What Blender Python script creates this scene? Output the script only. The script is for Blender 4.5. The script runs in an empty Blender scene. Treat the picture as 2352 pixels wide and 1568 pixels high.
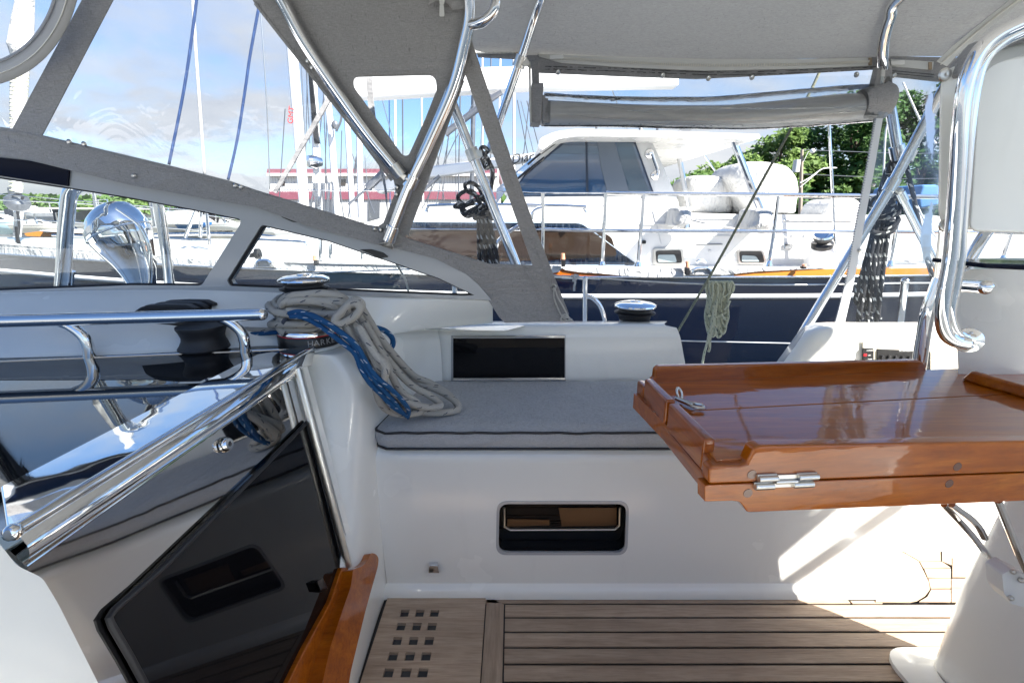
import bpy, bmesh, math, random
from mathutils import Vector, Matrix, geometry, noise
random.seed(7)
R = math.radians
scene = bpy.context.scene
COL = scene.collection
# ------------------------------------------------------------------ camera
F = 1100.0; PITCH = R(15); CP, SP = math.cos(PITCH), math.sin(PITCH); CAM = Vector((0, 0, 1))
cam = bpy.data.cameras.new('Camera'); cam_o = bpy.data.objects.new('Camera', cam); COL.objects.link(cam_o)
cam_o.location = CAM; cam_o.rotation_euler = (R(90) - PITCH, 0, 0)
cam.sensor_width = 36; cam.lens = 36 * F / 2352; cam.clip_start = .02; cam.clip_end = 6000
scene.camera = cam_o

def ray(px, py):
    u = (px - 1176) / F; v = (py - 784) / F
    return Vector((u, CP - v * SP, -SP - v * CP))
def P(px, py, Y):
    d = ray(px, py); return CAM + d * (Y / d.y)
def PZ(px, py, z):
    d = ray(px, py); return CAM + d * ((z - 1) / d.z)
def PX(px, py, X):
    d = ray(px, py); return CAM + d * (X / d.x)
def PP(px, py, p0, n):
    d = ray(px, py); n = Vector(n); return CAM + d * (n.dot(Vector(p0) - CAM) / n.dot(d))
def V(*a): return Vector(a)

# ------------------------------------------------------------------ object bookkeeping
def tag(o, label=None, cat=None, group=None, kind=None):
    if label: o['label'] = label
    if cat: o['category'] = cat
    if group: o['group'] = group
    if kind: o['kind'] = kind
    return o
def thing(name, loc, label, cat, group=None):
    o = bpy.data.objects.new(name, None); COL.objects.link(o); o.location = Vector(loc); o.empty_display_size = .1
    return tag(o, label, cat, group)
def wloc(o):
    m = Vector((0, 0, 0))
    while o is not None:
        m += o.location if o.type == 'EMPTY' else Vector((0, 0, 0)); o = o.parent
    return m
def copy_tree(o, parent=None):
    c = o.copy(); COL.objects.link(c)
    if parent: c.parent = parent
    for ch in list(o.children): copy_tree(ch, c)
    return c

def catmull(pts, n=8, closed=False):
    pts = [Vector(p) for p in pts]
    if len(pts) < 3: return pts
    out = []; m = len(pts)
    rng = range(m) if closed else range(m - 1)
    for i in rng:
        if closed: p0, p1, p2, p3 = pts[(i-1) % m], pts[i], pts[(i+1) % m], pts[(i+2) % m]
        else: p0, p1, p2, p3 = pts[max(i-1, 0)], pts[i], pts[i+1], pts[min(i+2, m-1)]
        for k in range(n):
            t = k / n
            out.append(.5 * ((2*p1) + (p2-p0)*t + (2*p0-5*p1+4*p2-p3)*t*t + (3*p1-p0-3*p2+p3)*t*t*t))
    if not closed: out.append(pts[-1])
    return out
def lerpl(vals, n=8):
    out = []
    for i in range(len(vals)-1):
        for k in range(n): out.append(vals[i] + (vals[i+1]-vals[i])*k/n)
    return out + [vals[-1]]
def roundpoly(pts, r, n=5):
    """round corners of a 2D pixel polygon; r number or list"""
    out = []; m = len(pts)
    for i in range(m):
        a = Vector(pts[i-1]); b = Vector(pts[i]); c = Vector(pts[(i+1) % m])
        rr = r[i] if isinstance(r, (list, tuple)) else r
        if rr <= 0: out.append(tuple(b)); continue
        da = (a-b); dc = (c-b); la, lc = da.length, dc.length
        k = min(rr, la*.49, lc*.49)
        p = b + da.normalized()*k; q = b + dc.normalized()*k
        for j in range(n+1):
            t = j/n; out.append(tuple(p*(1-t)**2 + b*2*t*(1-t) + q*t*t))
    return out

class MB:
    def __init__(s): s.v = []; s.f = []; s.uv = []; s.mi = []; s.m = 0
    def add(s, vs, fs, uvs=None):
        o = len(s.v); s.v += [Vector(p) for p in vs]
        for i, f in enumerate(fs):
            s.f.append([o+j for j in f]); s.mi.append(s.m)
            s.uv.append(uvs[i] if uvs else [(0, 0)]*len(f))
        return s
    def box(s, a, b):
        x0, y0, z0 = a; x1, y1, z1 = b
        return s.add([(x0,y0,z0),(x1,y0,z0),(x1,y1,z0),(x0,y1,z0),(x0,y0,z1),(x1,y0,z1),(x1,y1,z1),(x0,y1,z1)],
                     [(0,3,2,1),(4,5,6,7),(0,1,5,4),(1,2,6,5),(2,3,7,6),(3,0,4,7)])
    def hexa(s, c):   # 8 corners as box order
        return s.add(c, [(0,3,2,1),(4,5,6,7),(0,1,5,4),(1,2,6,5),(2,3,7,6),(3,0,4,7)])
    def panel(s, outer, off, holes=()):
        """polygon (3D points, optional holes) thickened by vector off"""
        off = Vector(off); loops = [[Vector(p) for p in outer]] + [[Vector(p) for p in h] for h in holes]
        flat = [p for l in loops for p in l]; n = len(flat)
        tris = geometry.tessellate_polygon(loops)
        fs = [tuple(t) for t in tris] + [tuple(n+i for i in reversed(t)) for t in tris]
        k = 0
        for l in loops:
            m = len(l)
            for i in range(m):
                a, b = k+i, k+(i+1) % m; fs.append((a, b, n+b, n+a))
            k += m
        return s.add(flat + [p+off for p in flat], fs)
    def sheet(s, outer, holes=()):
        loops = [[Vector(p) for p in outer]] + [[Vector(p) for p in h] for h in holes]
        return s.add([p for l in loops for p in l], [tuple(t) for t in geometry.tessellate_polygon(loops)])
    def tube(s, pts, r, n=12, closed=False, cap=True, flat=None):
        pts = [Vector(p) for p in pts]; m = len(pts)
        rs = r if isinstance(r, (list, tuple)) else [r]*m
        tg = []
        for i in range(m):
            if closed: t = pts[(i+1) % m] - pts[i-1]
            else: t = pts[min(i+1, m-1)] - pts[max(i-1, 0)]
            tg.append(t.normalized() if t.length > 1e-9 else Vector((0, 0, 1)))
        ref = Vector((0, 0, 1)) if abs(tg[0].z) < .9 else Vector((1, 0, 0))
        nrm = (ref - tg[0]*ref.dot(tg[0])).normalized()
        vs = []; ln = 0; L = []
        for i in range(m):
            nrm = nrm - tg[i]*nrm.dot(tg[i]); nrm.normalize()
            bn = tg[i].cross(nrm)
            if i: ln += (pts[i]-pts[i-1]).length
            L.append(ln)
            for k in range(n):
                a = 2*math.pi*k/n
                vs.append(pts[i] + (nrm*math.cos(a) + bn*math.sin(a)*(flat or 1))*rs[i])
        fs = []; uvs = []
        rng = m if closed else m-1
        for i in range(rng):
            j = (i+1) % m; l1 = L[j] if j else L[i] + .01
            for k in range(n):
                q = (k+1) % n
                fs.append((i*n+k, i*n+q, j*n+q, j*n+k)); uvs.append([(k/n, L[i]), ((k+1)/n, L[i]), ((k+1)/n, l1), (k/n, l1)])
        if cap and not closed:
            fs.append(tuple(reversed(range(n)))); uvs.append([(0, 0)]*n)
            fs.append(tuple((m-1)*n+k for k in range(n))); uvs.append([(0, 0)]*n)
        return s.add(vs, fs, uvs)
    def lathe(s, prof, c, axis=(0, 0, 1), n=36):
        c = Vector(c); ax = Vector(axis).normalized()
        a = ax.orthogonal().normalized(); b = ax.cross(a)
        vs = []; fs = []; uvs = []; m = len(prof)
        for r, z in prof:
            for k in range(n):
                t = 2*math.pi*k/n; vs.append(c + ax*z + (a*math.cos(t)+b*math.sin(t))*max(r, 1e-5))
        for i in range(m-1):
            for k in range(n):
                q = (k+1) % n; fs.append((i*n+k, i*n+q, (i+1)*n+q, (i+1)*n+k))
                uvs.append([(k/n, prof[i][1]), ((k+1)/n, prof[i][1]), ((k+1)/n, prof[i+1][1]), (k/n, prof[i+1][1])])
        return s.add(vs, fs, uvs)
    def ball(s, c, r, n=12, sx=1, sy=1, sz=1):
        c = Vector(c); vs = []; fs = []
        for i in range(n+1):
            th = math.pi*i/n
            for k in range(n*2):
                ph = math.pi*k/n
                vs.append(c + Vector((sx*r*math.sin(th)*math.cos(ph), sy*r*math.sin(th)*math.sin(ph), sz*r*math.cos(th))))
        w = n*2
        for i in range(n):
            for k in range(w): fs.append((i*w+k, i*w+(k+1) % w, (i+1)*w+(k+1) % w, (i+1)*w+k))
        return s.add(vs, fs)
    def grid(s, rows):
        m = len(rows[0]); vs = [p for r in rows for p in r]; fs = []
        for i in range(len(rows)-1):
            for k in range(m-1): fs.append((i*m+k, i*m+k+1, (i+1)*m+k+1, (i+1)*m+k))
        return s.add(vs, fs)
    def prism(s, px, Y0, Y1, holes=()):
        """pixel polygon placed on the plane Y0 and extruded to Y1"""
        return s.panel([P(x, y, Y0) for x, y in px], (0, Y1-Y0, 0), [[P(x, y, Y0) for x, y in h] for h in holes])
    def pillow(s, px, Y0, depth, bulge=.06, zf=None):
        """soft fabric-covered body: outline at Y0 swelling towards the viewer, closed at the back"""
        base = [P(x, y, Y0) for x, y in px]; c = sum(base, Vector())/len(base); m = len(base)
        rings = [(.96, depth), (1, depth*.8), (1.0, depth*.25), (.97, -.1*bulge), (.88, -.6*bulge), (.6, -1*bulge), (.25, -1.12*bulge)]
        vs = []
        for k, (sc, dy) in enumerate(rings):
            for p in base:
                q = c + (p-c)*sc; w = noise.noise(q*3.1)*bulge*.5 if k > 2 else 0
                vs.append(q + Vector((noise.noise(q*4+V(3,1,2))*bulge*.25, dy+w, 0)))
        fs = [tuple(reversed(range(m)))]
        for i in range(len(rings)-1):
            for k in range(m): fs.append((i*m+k, i*m+(k+1) % m, (i+1)*m+(k+1) % m, (i+1)*m+k))
        fs.append(tuple((len(rings)-1)*m+k for k in range(m)))
        return s.add(vs, fs)
    def build(s, name, mats, parent=None, smooth=35, bevel=0, seg=2, sub=0, solid=0, fix=True):
        me = bpy.data.meshes.new(name); me.from_pydata([tuple(v) for v in s.v], [], s.f)
        uvl = me.uv_layers.new(name='UVMap'); k = 0
        for fu in s.uv:
            for c in fu: uvl.data[k].uv = c; k += 1
        for m in (mats if isinstance(mats, (list, tuple)) else [mats]): me.materials.append(m)
        if isinstance(mats, (list, tuple)) and len(mats) > 1:
            for p, i in zip(me.polygons, s.mi): p.material_index = i
        if fix:
            bm = bmesh.new(); bm.from_mesh(me); bmesh.ops.recalc_face_normals(bm, faces=bm.faces); bm.to_mesh(me); bm.free()
        o = bpy.data.objects.new(name, me); COL.objects.link(o)
        if parent is not None:
            w = wloc(parent); me.transform(Matrix.Translation(-w)) if True else None
            o.parent = parent
        if smooth:
            me.polygons.foreach_set('use_smooth', [True]*len(me.polygons))
            if smooth < 180: me.set_sharp_from_angle(angle=R(smooth))
        if solid:
            md = o.modifiers.new('solid', 'SOLIDIFY'); md.thickness = solid; md.offset = -1
        if bevel:
            md = o.modifiers.new('bevel', 'BEVEL'); md.width = bevel; md.segments = seg; md.limit_method = 'ANGLE'; md.angle_limit = R(40)
            md.harden_normals = False
            me.polygons.foreach_set('use_smooth', [True]*len(me.polygons))
            w2 = o.modifiers.new('wn', 'WEIGHTED_NORMAL'); w2.keep_sharp = False
        if sub:
            md = o.modifiers.new('sub', 'SUBSURF'); md.levels = sub; md.render_levels = sub
        return o

def text_mesh(name, body, size, mat, parent, origin, xdir, up, ext=.0006, shear=0, align='LEFT'):
    cu = bpy.data.curves.new(name, 'FONT'); cu.body = body; cu.size = size; cu.extrude = ext; cu.shear = shear; cu.align_x = align
    to = bpy.data.objects.new(name+'_t', cu); COL.objects.link(to)
    bpy.context.view_layer.update()
    me = bpy.data.meshes.new_from_object(to.evaluated_get(bpy.context.evaluated_depsgraph_get()))
    bpy.data.objects.remove(to)
    x = Vector(xdir).normalized(); u = Vector(up); u = (u - x*u.dot(x)).normalized(); z = x.cross(u)
    M = Matrix((x, u, z)).transposed().to_4x4(); M.translation = Vector(origin)
    me.transform(M)
    if parent is not None: me.transform(Matrix.Translation(-wloc(parent)))
    me.materials.clear(); me.materials.append(mat)
    o = bpy.data.objects.new(name, me); COL.objects.link(o)
    if parent is not None: o.parent = parent
    return o

# ------------------------------------------------------------------ materials
def mat(name, col, rough=.4, metal=0, coat=0, ior=1.5, spec=None, coatrough=.05):
    m = bpy.data.materials.new(name); m.use_nodes = True; b = m.node_tree.nodes['Principled BSDF']
    b.inputs['Base Color'].default_value = (*col, 1); b.inputs['Roughness'].default_value = rough
    b.inputs['Metallic'].default_value = metal; b.inputs['Coat Weight'].default_value = coat
    b.inputs['Coat Roughness'].default_value = coatrough; b.inputs['IOR'].default_value = ior
    return m
class N:
    def __init__(s, m): s.t = m.node_tree; s.b = s.t.nodes.get('Principled BSDF')
    def n(s, ty, **k):
        x = s.t.nodes.new(ty)
        for a, v in k.items():
            if a.startswith('i_'):
                key = a[2:].replace('_', ' '); x.inputs[key].default_value = v
            else: setattr(x, a, v)
        return x
    def l(s, a, b): s.t.links.new(a, b)
    def coord(s, kind='Object', scale=(1, 1, 1), rot=(0, 0, 0)):
        c = s.n('ShaderNodeTexCoord'); mp = s.n('ShaderNodeMapping'); mp.inputs['Scale'].default_value = scale; mp.inputs['Rotation'].default_value = rot
        s.l(c.outputs[kind], mp.inputs['Vector']); return mp.outputs['Vector']
    def noise(s, vec, scale, detail=3, rough=.5, dist=0):
        x = s.n('ShaderNodeTexNoise'); x.inputs['Scale'].default_value = scale; x.inputs['Detail'].default_value = detail
        x.inputs['Roughness'].default_value = rough; x.inputs['Distortion'].default_value = dist
        s.l(vec, x.inputs['Vector']); return x.outputs['Fac']
    def ramp(s, fac, stops):
        x = s.n('ShaderNodeValToRGB'); e = x.color_ramp.elements
        while len(e) < len(stops): e.new(.5)
        for k, (p, c) in enumerate(stops):
            e[k].position = p; e[k].color = (*c, 1) if not isinstance(c, (int, float)) else (c, c, c, 1)
        s.l(fac, x.inputs['Fac']); return x.outputs['Color']
    def mix(s, fac, a, b, mode='MIX'):
        x = s.n('ShaderNodeMix', data_type='RGBA', blend_type=mode)
        for sock, val in ((x.inputs[0], fac), (x.inputs[6], a), (x.inputs[7], b)):
            if hasattr(val, 'is_output'): s.l(val, sock)
            else: sock.default_value = val if isinstance(val, (int, float)) else (*val, 1)
        return x.outputs[2]
    def math(s, op, a, b=0, clamp=False):
        x = s.n('ShaderNodeMath', operation=op, use_clamp=clamp)
        for sock, val in ((x.inputs[0], a), (x.inputs[1], b)):
            if hasattr(val, 'is_output'): s.l(val, sock)
            else: sock.default_value = val
        return x.outputs[0]
    def bump(s, h, strength=.2, dist=.01):
        x = s.n('ShaderNodeBump'); x.inputs['Strength'].default_value = strength; x.inputs['Distance'].default_value = dist
        s.l(h, x.inputs['Height']); s.l(x.outputs['Normal'], s.b.inputs['Normal']); return x

M = {}
def gel(name, col, rough=.22, var=.04):
    m = mat(name, col, rough, coat=.35, coatrough=.06); n = N(m); v = n.coord()
    f = n.noise(v, 2.3, 4, .6); s = n.noise(n.coord(scale=(1, 1, .25)), 14, 5, .6)
    c = n.mix(n.math('MULTIPLY', f, 1), tuple(x*(1-var) for x in col), tuple(min(1, x*(1+var)) for x in col))
    d = n.ramp(s, [(.6, 0), (.8, .18)])
    c2 = n.mix(d, c, tuple(x*.72 for x in col)); n.l(c2, n.b.inputs['Base Color'])
    n.bump(n.noise(v, 6, 3), .12, .012)
    r = n.ramp(n.noise(v, 5, 4), [(.3, rough*.7), (.8, rough*1.5)]); n.l(r, n.b.inputs['Roughness'])
    M[name] = m; return m
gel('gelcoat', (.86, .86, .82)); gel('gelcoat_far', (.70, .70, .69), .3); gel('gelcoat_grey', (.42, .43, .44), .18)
gel('hull_navy', (.0004, .0022, .0095), .05, .2); gel('hull_faded', (.03, .035, .045), .35, .3)
def fabric(name, col, slub, scale=1.0, mid=None, top=False):
    m = mat(name, col, .95); n = N(m)
    a = n.noise(n.coord(scale=(110*scale, 110*scale, 1100*scale)), 1, 2); b = n.noise(n.coord(scale=(1100*scale, 1100*scale, 90*scale)), 1, 2)
    sa, sb = ((300, 18, 300), (18, 300, 300)) if top else ((300, 300, 20), (20, 300, 300))
    s1 = n.noise(n.coord(scale=tuple(x*scale for x in sa)), 1, 1); s2 = n.noise(n.coord(scale=tuple(x*scale for x in sb)), 1, 1)
    w = n.math('MULTIPLY', n.math('ADD', a, b), .5)
    c = n.ramp(w, [(.34, tuple(x*.80 for x in col)), (.66, tuple(min(1, x*1.2) for x in col))])
    k = n.math('MAXIMUM', n.ramp(s1, [(.66, 0), (.76, .34)]), n.ramp(s2, [(.68, 0), (.78, .24)]))
    big = n.ramp(n.noise(n.coord(), 3.0, 4), [(.3, .94), (.7, 1.04)])
    c = n.mix(k, c, slub); c = n.mix(1.0, c, big, 'MULTIPLY')
    n.l(c, n.b.inputs['Base Color']); bb_ = n.bump(w, .35, .002)
    b2 = n.n('ShaderNodeBump'); b2.inputs['Strength'].default_value = .55; b2.inputs['Distance'].default_value = .02; n.l(n.noise(n.coord(scale=(1, 1, 2.2)), 7, 3, .5, 1.0), b2.inputs['Height']); n.l(b2.outputs[0], bb_.inputs['Normal'])
    n.b.inputs['Sheen Weight'].default_value = .15
    M[name] = m; return m
fabric('canvas', (.30, .295, .295), (.06, .06, .065)); fabric('cushion_fabric', (.40, .41, .43), (.10, .10, .11), 1.3, top=True)
# canvas that lets some daylight through (bimini and dodger skins)
def thin_fabric():
    m = fabric('canvas_top', (.32, .325, .32), (.05, .05, .055), .8, top=True); n = N(m)
    out = [x for x in m.node_tree.nodes if x.type == 'OUTPUT_MATERIAL'][0]
    tr = n.n('ShaderNodeBsdfTranslucent'); tr.inputs['Color'].default_value = (.38, .375, .36, 1)
    mx = n.n('ShaderNodeMixShader'); mx.inputs[0].default_value = .19
    n.l(n.b.outputs[0], mx.inputs[1]); n.l(tr.outputs[0], mx.inputs[2]); n.l(mx.outputs[0], out.inputs['Surface'])
thin_fabric()
M['steel'] = mat('polished_steel', (.80, .80, .80), .07, 1)
n = N(M['steel']); n.l(n.ramp(n.noise(n.coord(), 30, 3), [(.3, .04), (.8, .13)]), n.b.inputs['Roughness'])
M['steel_dull'] = mat('brushed_steel', (.62, .61, .58), .28, 1)
M['chrome'] = mat('chrome', (.9, .9, .9), .025, 1)
n = N(M['chrome']); n.bump(n.noise(n.coord(), 9, 2), .04, .02)
M['mirror_panel'] = mat('mirror_panel', (.62, .61, .60), .03, 1)
n = N(M['mirror_panel']); n.bump(n.noise(n.coord(scale=(1, 1, .6)), 5, 1), .05, .03)
M['acrylic'] = mat('dark_acrylic', (.004, .005, .007), .015, 0, 0, 2.2)
M['acrylic_dull'] = mat('dark_acrylic_door', (.004, .004, .005), .03, 0, 0, 1.45)
M['black'] = mat('black_plastic', (.012, .012, .013), .35)
M['rubber'] = mat('rubber', (.015, .015, .018), .55)
M['grey_metal'] = mat('grey_anodised', (.17, .18, .20), .35, .6)
M['white'] = mat('white_plastic', (.78, .78, .76), .4)
M['zip'] = mat('zip_tape', (.62, .62, .60), .8)
M['zip_teeth'] = mat('zip_teeth', (.70, .68, .62), .45)
M['red'] = mat('red_ring', (.55, .02, .03), .3)
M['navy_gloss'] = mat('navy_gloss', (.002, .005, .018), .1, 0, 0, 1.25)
M['tape_tan'] = mat('tape_tan', (.36, .27, .18), .7)
M['white_far'] = mat('white_paint', (.80, .80, .80), .35)
M['cover'] = mat('white_cover', (.56, .56, .55), .85)
n = N(M['cover']); n.bump(n.noise(n.coord(scale=(1, 1, .6)), 5, 4, .6, 1.4), .8, .09)
M['red_text'] = mat('red_text', (.5, .03, .03), .5); M['black_text'] = mat('black_text', (.01, .01, .01), .5); M['white_text'] = mat('white_text', (.7, .7, .7), .5)
M['orange_wood'] = mat('orange_wood', (.62, .22, .03), .25, 0, .6)
M['brown_blind'] = mat('window_blind', (.024, .015, .010), .12, 0, .6)
M['water'] = mat('water', (.012, .022, .025), .06, 0, 0, 1.33); n = N(M['water']); n.bump(n.noise(n.coord(scale=(1, 2.2, 1)), 2.2, 4, .6, .4), .7, .1)
# vinyl / glass
def clear(name, tint, haze, rough, wav, gl=1.0):
    m = bpy.data.materials.new(name); m.use_nodes = True; t = m.node_tree
    t.nodes.remove(t.nodes['Principled BSDF']); out = t.nodes['Material Output']; n = N(m)
    tr = n.n('ShaderNodeBsdfTransparent'); tr.inputs[0].default_value = (*tint, 1)
    df = n.n('ShaderNodeBsdfTranslucent'); df.inputs[0].default_value = (.85, .87, .9, 1)
    d2 = n.n('ShaderNodeBsdfDiffuse'); d2.inputs[0].default_value = (.85, .87, .9, 1)
    gs = n.n('ShaderNodeBsdfGlossy'); gs.inputs['Roughness'].default_value = rough; gs.inputs[0].default_value = (gl, gl, gl, 1)
    fr = n.n('ShaderNodeFresnel'); fr.inputs[0].default_value = 1.4
    v = n.coord(); bp = n.n('ShaderNodeBump'); bp.inputs['Strength'].default_value = wav; bp.inputs['Distance'].default_value = .02
    n.l(n.noise(v, 6, 3, .5, 1.2), bp.inputs['Height']); n.l(bp.outputs[0], gs.inputs['Normal']); n.l(bp.outputs[0], fr.inputs['Normal'])
    dm = n.n('ShaderNodeMixShader'); n.l(df.outputs[0], dm.inputs[1]); n.l(d2.outputs[0], dm.inputs[2]); dm.inputs[0].default_value = .4
    hz = n.n('ShaderNodeMixShader'); n.l(tr.outputs[0], hz.inputs[1]); n.l(dm.outputs[0], hz.inputs[2])
    scr = n.noise(n.coord(scale=(3, 3, 1.2), rot=(.3, .5, .2)), 4, 6, .65, 1.5)
    f = n.ramp(scr, [(.35, haze*.6), (.62, haze*1.2), (.76, haze*2.4)]); n.l(f, hz.inputs[0])
    mx = n.n('ShaderNodeMixShader'); n.l(fr.outputs[0], mx.inputs[0]); n.l(hz.outputs[0], mx.inputs[1]); n.l(gs.outputs[0], mx.inputs[2])
    n.l(mx.outputs[0], out.inputs['Surface']); M[name] = m; return m
clear('vinyl', (.95, .965, .98), .02, .03, .25); clear('glass', (.93, .95, .95), .006, .005, .0)
clear('vinyl_wavy', (.92, .94, .95), .02, .03, .35); clear('vinyl_side', (.84, .88, .90), .02, .08, .12, .4)
# wood
def wood(name, c1, c2, c3, rough, coat, axis='X', scale=1):
    m = mat(name, c1, rough, coat=coat, coatrough=.02); n = N(m)
    sc = {'X': (3, 40, 40), 'Y': (40, 3, 40), 'Z': (40, 40, 3)}[axis]; sc = tuple(x*scale for x in sc)
    v = n.coord(scale=sc); a = n.noise(v, 1, 5, .65, .6); v2 = n.coord(scale=tuple(x*5 for x in sc)); b = n.noise(v2, 1, 3, .6)
    c = n.ramp(a, [(.25, c1), (.5, c2), (.75, c3)])
    c = n.mix(n.ramp(b, [(.45, 0), (.8, .45)]), c, tuple(x*.5 for x in c1)); n.l(c, n.b.inputs['Base Color'])
    if coat == 0:
        n.bump(b, .35, .003); g = n.n('ShaderNodeNewGeometry'); rp = n.ramp(g.outputs['Random Per Island'], [(0, .82), (1, 1.10)]); wt = n.ramp(n.noise(n.coord(), 5, 5, .65), [(.35, .88), (.7, 1.06)])
        n.l(n.mix(1.0, n.mix(1.0, c, rp, 'MULTIPLY'), wt, 'MULTIPLY'), n.b.inputs['Base Color'])
    else:
        n.b.inputs['Specular IOR Level'].default_value = .1; cb = n.n('ShaderNodeBump'); cb.inputs['Strength'].default_value = .05; cb.inputs['Distance'].default_value = .01
        n.l(n.noise(n.coord(scale=(4, 14, 14)), 3, 2), cb.inputs['Height']); n.l(cb.outputs[0], n.b.inputs['Coat Normal'])
    M[name] = m
wood('varnish', (.22, .046, .001), (.36, .086, .002), (.50, .150, .006), .3, 1.0)
wood('varnish_y', (.19, .038, .001), (.31, .070, .002), (.42, .120, .005), .3, 1.0, 'Y')
wood('teak', (.32, .23, .165), (.43, .325, .24), (.53, .415, .315), .8, 0, 'X', 1.1)
wood('teak_y', (.32, .23, .165), (.43, .325, .24), (.53, .415, .315), .8, 0, 'Y', 1.1)
wood('teak_new', (.42, .29, .20), (.50, .36, .26), (.56, .43, .33), .8, 0, 'X')
# ropes: UV u = round the rope, v = metres along it
def rope_mat(name, col, fleck, amt=.62, fs=60, fleck2=None):
    m = mat(name, col, .85); n = N(m)
    c = n.n('ShaderNodeTexCoord'); sp = n.n('ShaderNodeSeparateXYZ'); n.l(c.outputs['UV'], sp.inputs[0])
    u, v = sp.outputs[0], sp.outputs[1]
    a = n.math('SINE', n.math('ADD', n.math('MULTIPLY', u, 6.283*6), n.math('MULTIPLY', v, 900)))
    b = n.math('SINE', n.math('SUBTRACT', n.math('MULTIPLY', u, 6.283*6), n.math('MULTIPLY', v, 900)))
    w = n.math('MULTIPLY', n.math('ABSOLUTE', a), n.math('ABSOLUTE', b))
    k = n.ramp(w, [(0, tuple(x*.55 for x in col)), (.5, col)])
    # flecks: short dashes on a helical grid
    g1 = n.math('FRACT', n.math('ADD', n.math('MULTIPLY', v, fs), n.math('MULTIPLY', u, 1.0)))
    g2 = n.math('FRACT', n.math('ADD', n.math('MULTIPLY', u, 2), n.math('MULTIPLY', v, fs*.37)))
    f = n.math('MULTIPLY', n.math('LESS_THAN', g1, .42), n.math('LESS_THAN', g2, 1-amt))
    k = n.mix(f, k, fleck); n.l(k, n.b.inputs['Base Color']); n.bump(w, .6, .002)
    M[name] = m
rope_mat('rope_white', (.52, .50, .46), (.06, .07, .10), .90, 45); rope_mat('rope_blue', (.005, .095, .27), (.50, .56, .62), .88, 46)
rope_mat('rope_black', (.012, .013, .018), (.62, .62, .6), .72, 36); rope_mat('rope_olive', (.68, .68, .50), (.10, .12, .09), .86, 60)
rope_mat('rope_dark_olive', (.30, .31, .22), (.16, .17, .12), .5, 120); rope_mat('rope_navy', (.03, .07, .20), (.04, .09, .24), .7, 20)
rope_mat('rope_plain', (.68, .67, .64), (.4, .4, .4), .8, 70)
# ------------------------------------------------------------------ light and sky
S = Vector((.60, -.47, .66)).normalized()
sun = bpy.data.lights.new('sun', 'SUN'); sun.energy = 4.3; sun.angle = R(.55); sun.color = (1, .955, .88)
so = bpy.data.objects.new('sun', sun); COL.objects.link(so); so.rotation_euler = S.to_track_quat('Z', 'Y').to_euler()
w = bpy.data.worlds.new('World'); scene.world = w; w.use_nodes = True; t = w.node_tree
class NW(N):
    def __init__(s, t): s.t = t; s.b = None
n = NW(t); bg = t.nodes['Background']
sky = n.n('ShaderNodeTexSky', sky_type='NISHITA', sun_disc=False, sun_elevation=math.asin(S.z), sun_rotation=math.atan2(S.x, S.y))
sky.air_density = 1.0; sky.dust_density = .6; sky.ozone_density = 1.6
tc = n.n('ShaderNodeTexCoord'); sx = n.n('ShaderNodeSeparateXYZ'); n.l(tc.outputs['Generated'], sx.inputs[0])
den = n.math('ADD', n.math('MAXIMUM', sx.outputs[2], 0), .22)
cx = n.math('DIVIDE', sx.outputs[0], den); cy = n.math('DIVIDE', sx.outputs[1], den)
cb = n.n('ShaderNodeCombineXYZ'); n.l(cx, cb.inputs[0]); n.l(cy, cb.inputs[1]); cb.inputs[2].default_value = 3.3
big = n.noise(cb.outputs[0], .62, 9, .52, .25); fine = n.noise(cb.outputs[0], 2.2, 8, .6, .3)
low = n.math('SUBTRACT', .78, n.math('MULTIPLY', sx.outputs[2], 2.1))       # more cloud towards the horizon
k = n.math('ADD', n.math('ADD', n.math('MULTIPLY', big, 1.25), n.math('MULTIPLY', fine, .28)), n.math('MULTIPLY', low, .55))
maskc = n.ramp(n.math('SUBTRACT', k, .36), [(.53, 0), (.72, .96)])
shade = n.ramp(n.noise(cb.outputs[0], 1.3, 7, .6), [(.35, (3.0, 3.2, 3.6)), (.62, (4.1, 4.2, 4.35))])
skyc = n.mix(1.0, sky.outputs[0], (.80, .95, 1.12), 'MULTIPLY')
col = n.mix(maskc, skyc, shade)
n.l(col, bg.inputs['Color']); bg.inputs['Strength'].default_value = .051
scene.view_settings.view_transform = 'Standard'; scene.view_settings.look = 'None'; scene.view_settings.exposure = 2.05; scene.view_settings.gamma = 1
scene.render.engine = 'CYCLES'
cy_ = scene.cycles; cy_.max_bounces = 14; cy_.transparent_max_bounces = 24; cy_.glossy_bounces = 6; cy_.diffuse_bounces = 5; cy_.transmission_bounces = 8
cy_.caustics_reflective = False; cy_.caustics_refractive = False; cy_.sample_clamp_indirect = 6

# ------------------------------------------------------------------ setting: water, shore, floating dock
mb = MB(); mb.add([(-900, -600, -1.3), (900, -600, -1.3), (900, 900, -1.3), (-900, 900, -1.3)], [(0, 1, 2, 3)])
tag(mb.build('water', M['water'], smooth=0), kind='structure')
mg = mat('gravel', (.21, .20, .18), .95); n = N(mg); n.l(n.ramp(n.noise(n.coord(), 1.4, 8, .7), [(.3, (.12, .12, .10)), (.7, (.26, .25, .22))]), n.b.inputs['Base Color'])
mb = MB(); mb.hexa([V(-900, 20, -2), V(900, 20, -2), V(900, 900, -2), V(-900, 900, -2), V(-900, 21.5, -.55), V(900, 21.5, -.55), V(900, 900, -.4), V(-900, 900, -.4)])
tag(mb.build('shore', mg, smooth=0), kind='structure')
dk = mat('dock_planks', (.33, .31, .28), .9); n = N(dk); n.l(n.ramp(n.noise(n.coord(scale=(7, .6, 1)), 1, 3), [(.35, (.2, .19, .17)), (.65, (.38, .36, .33))]), n.b.inputs['Base Color'])
mb = MB()
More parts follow.
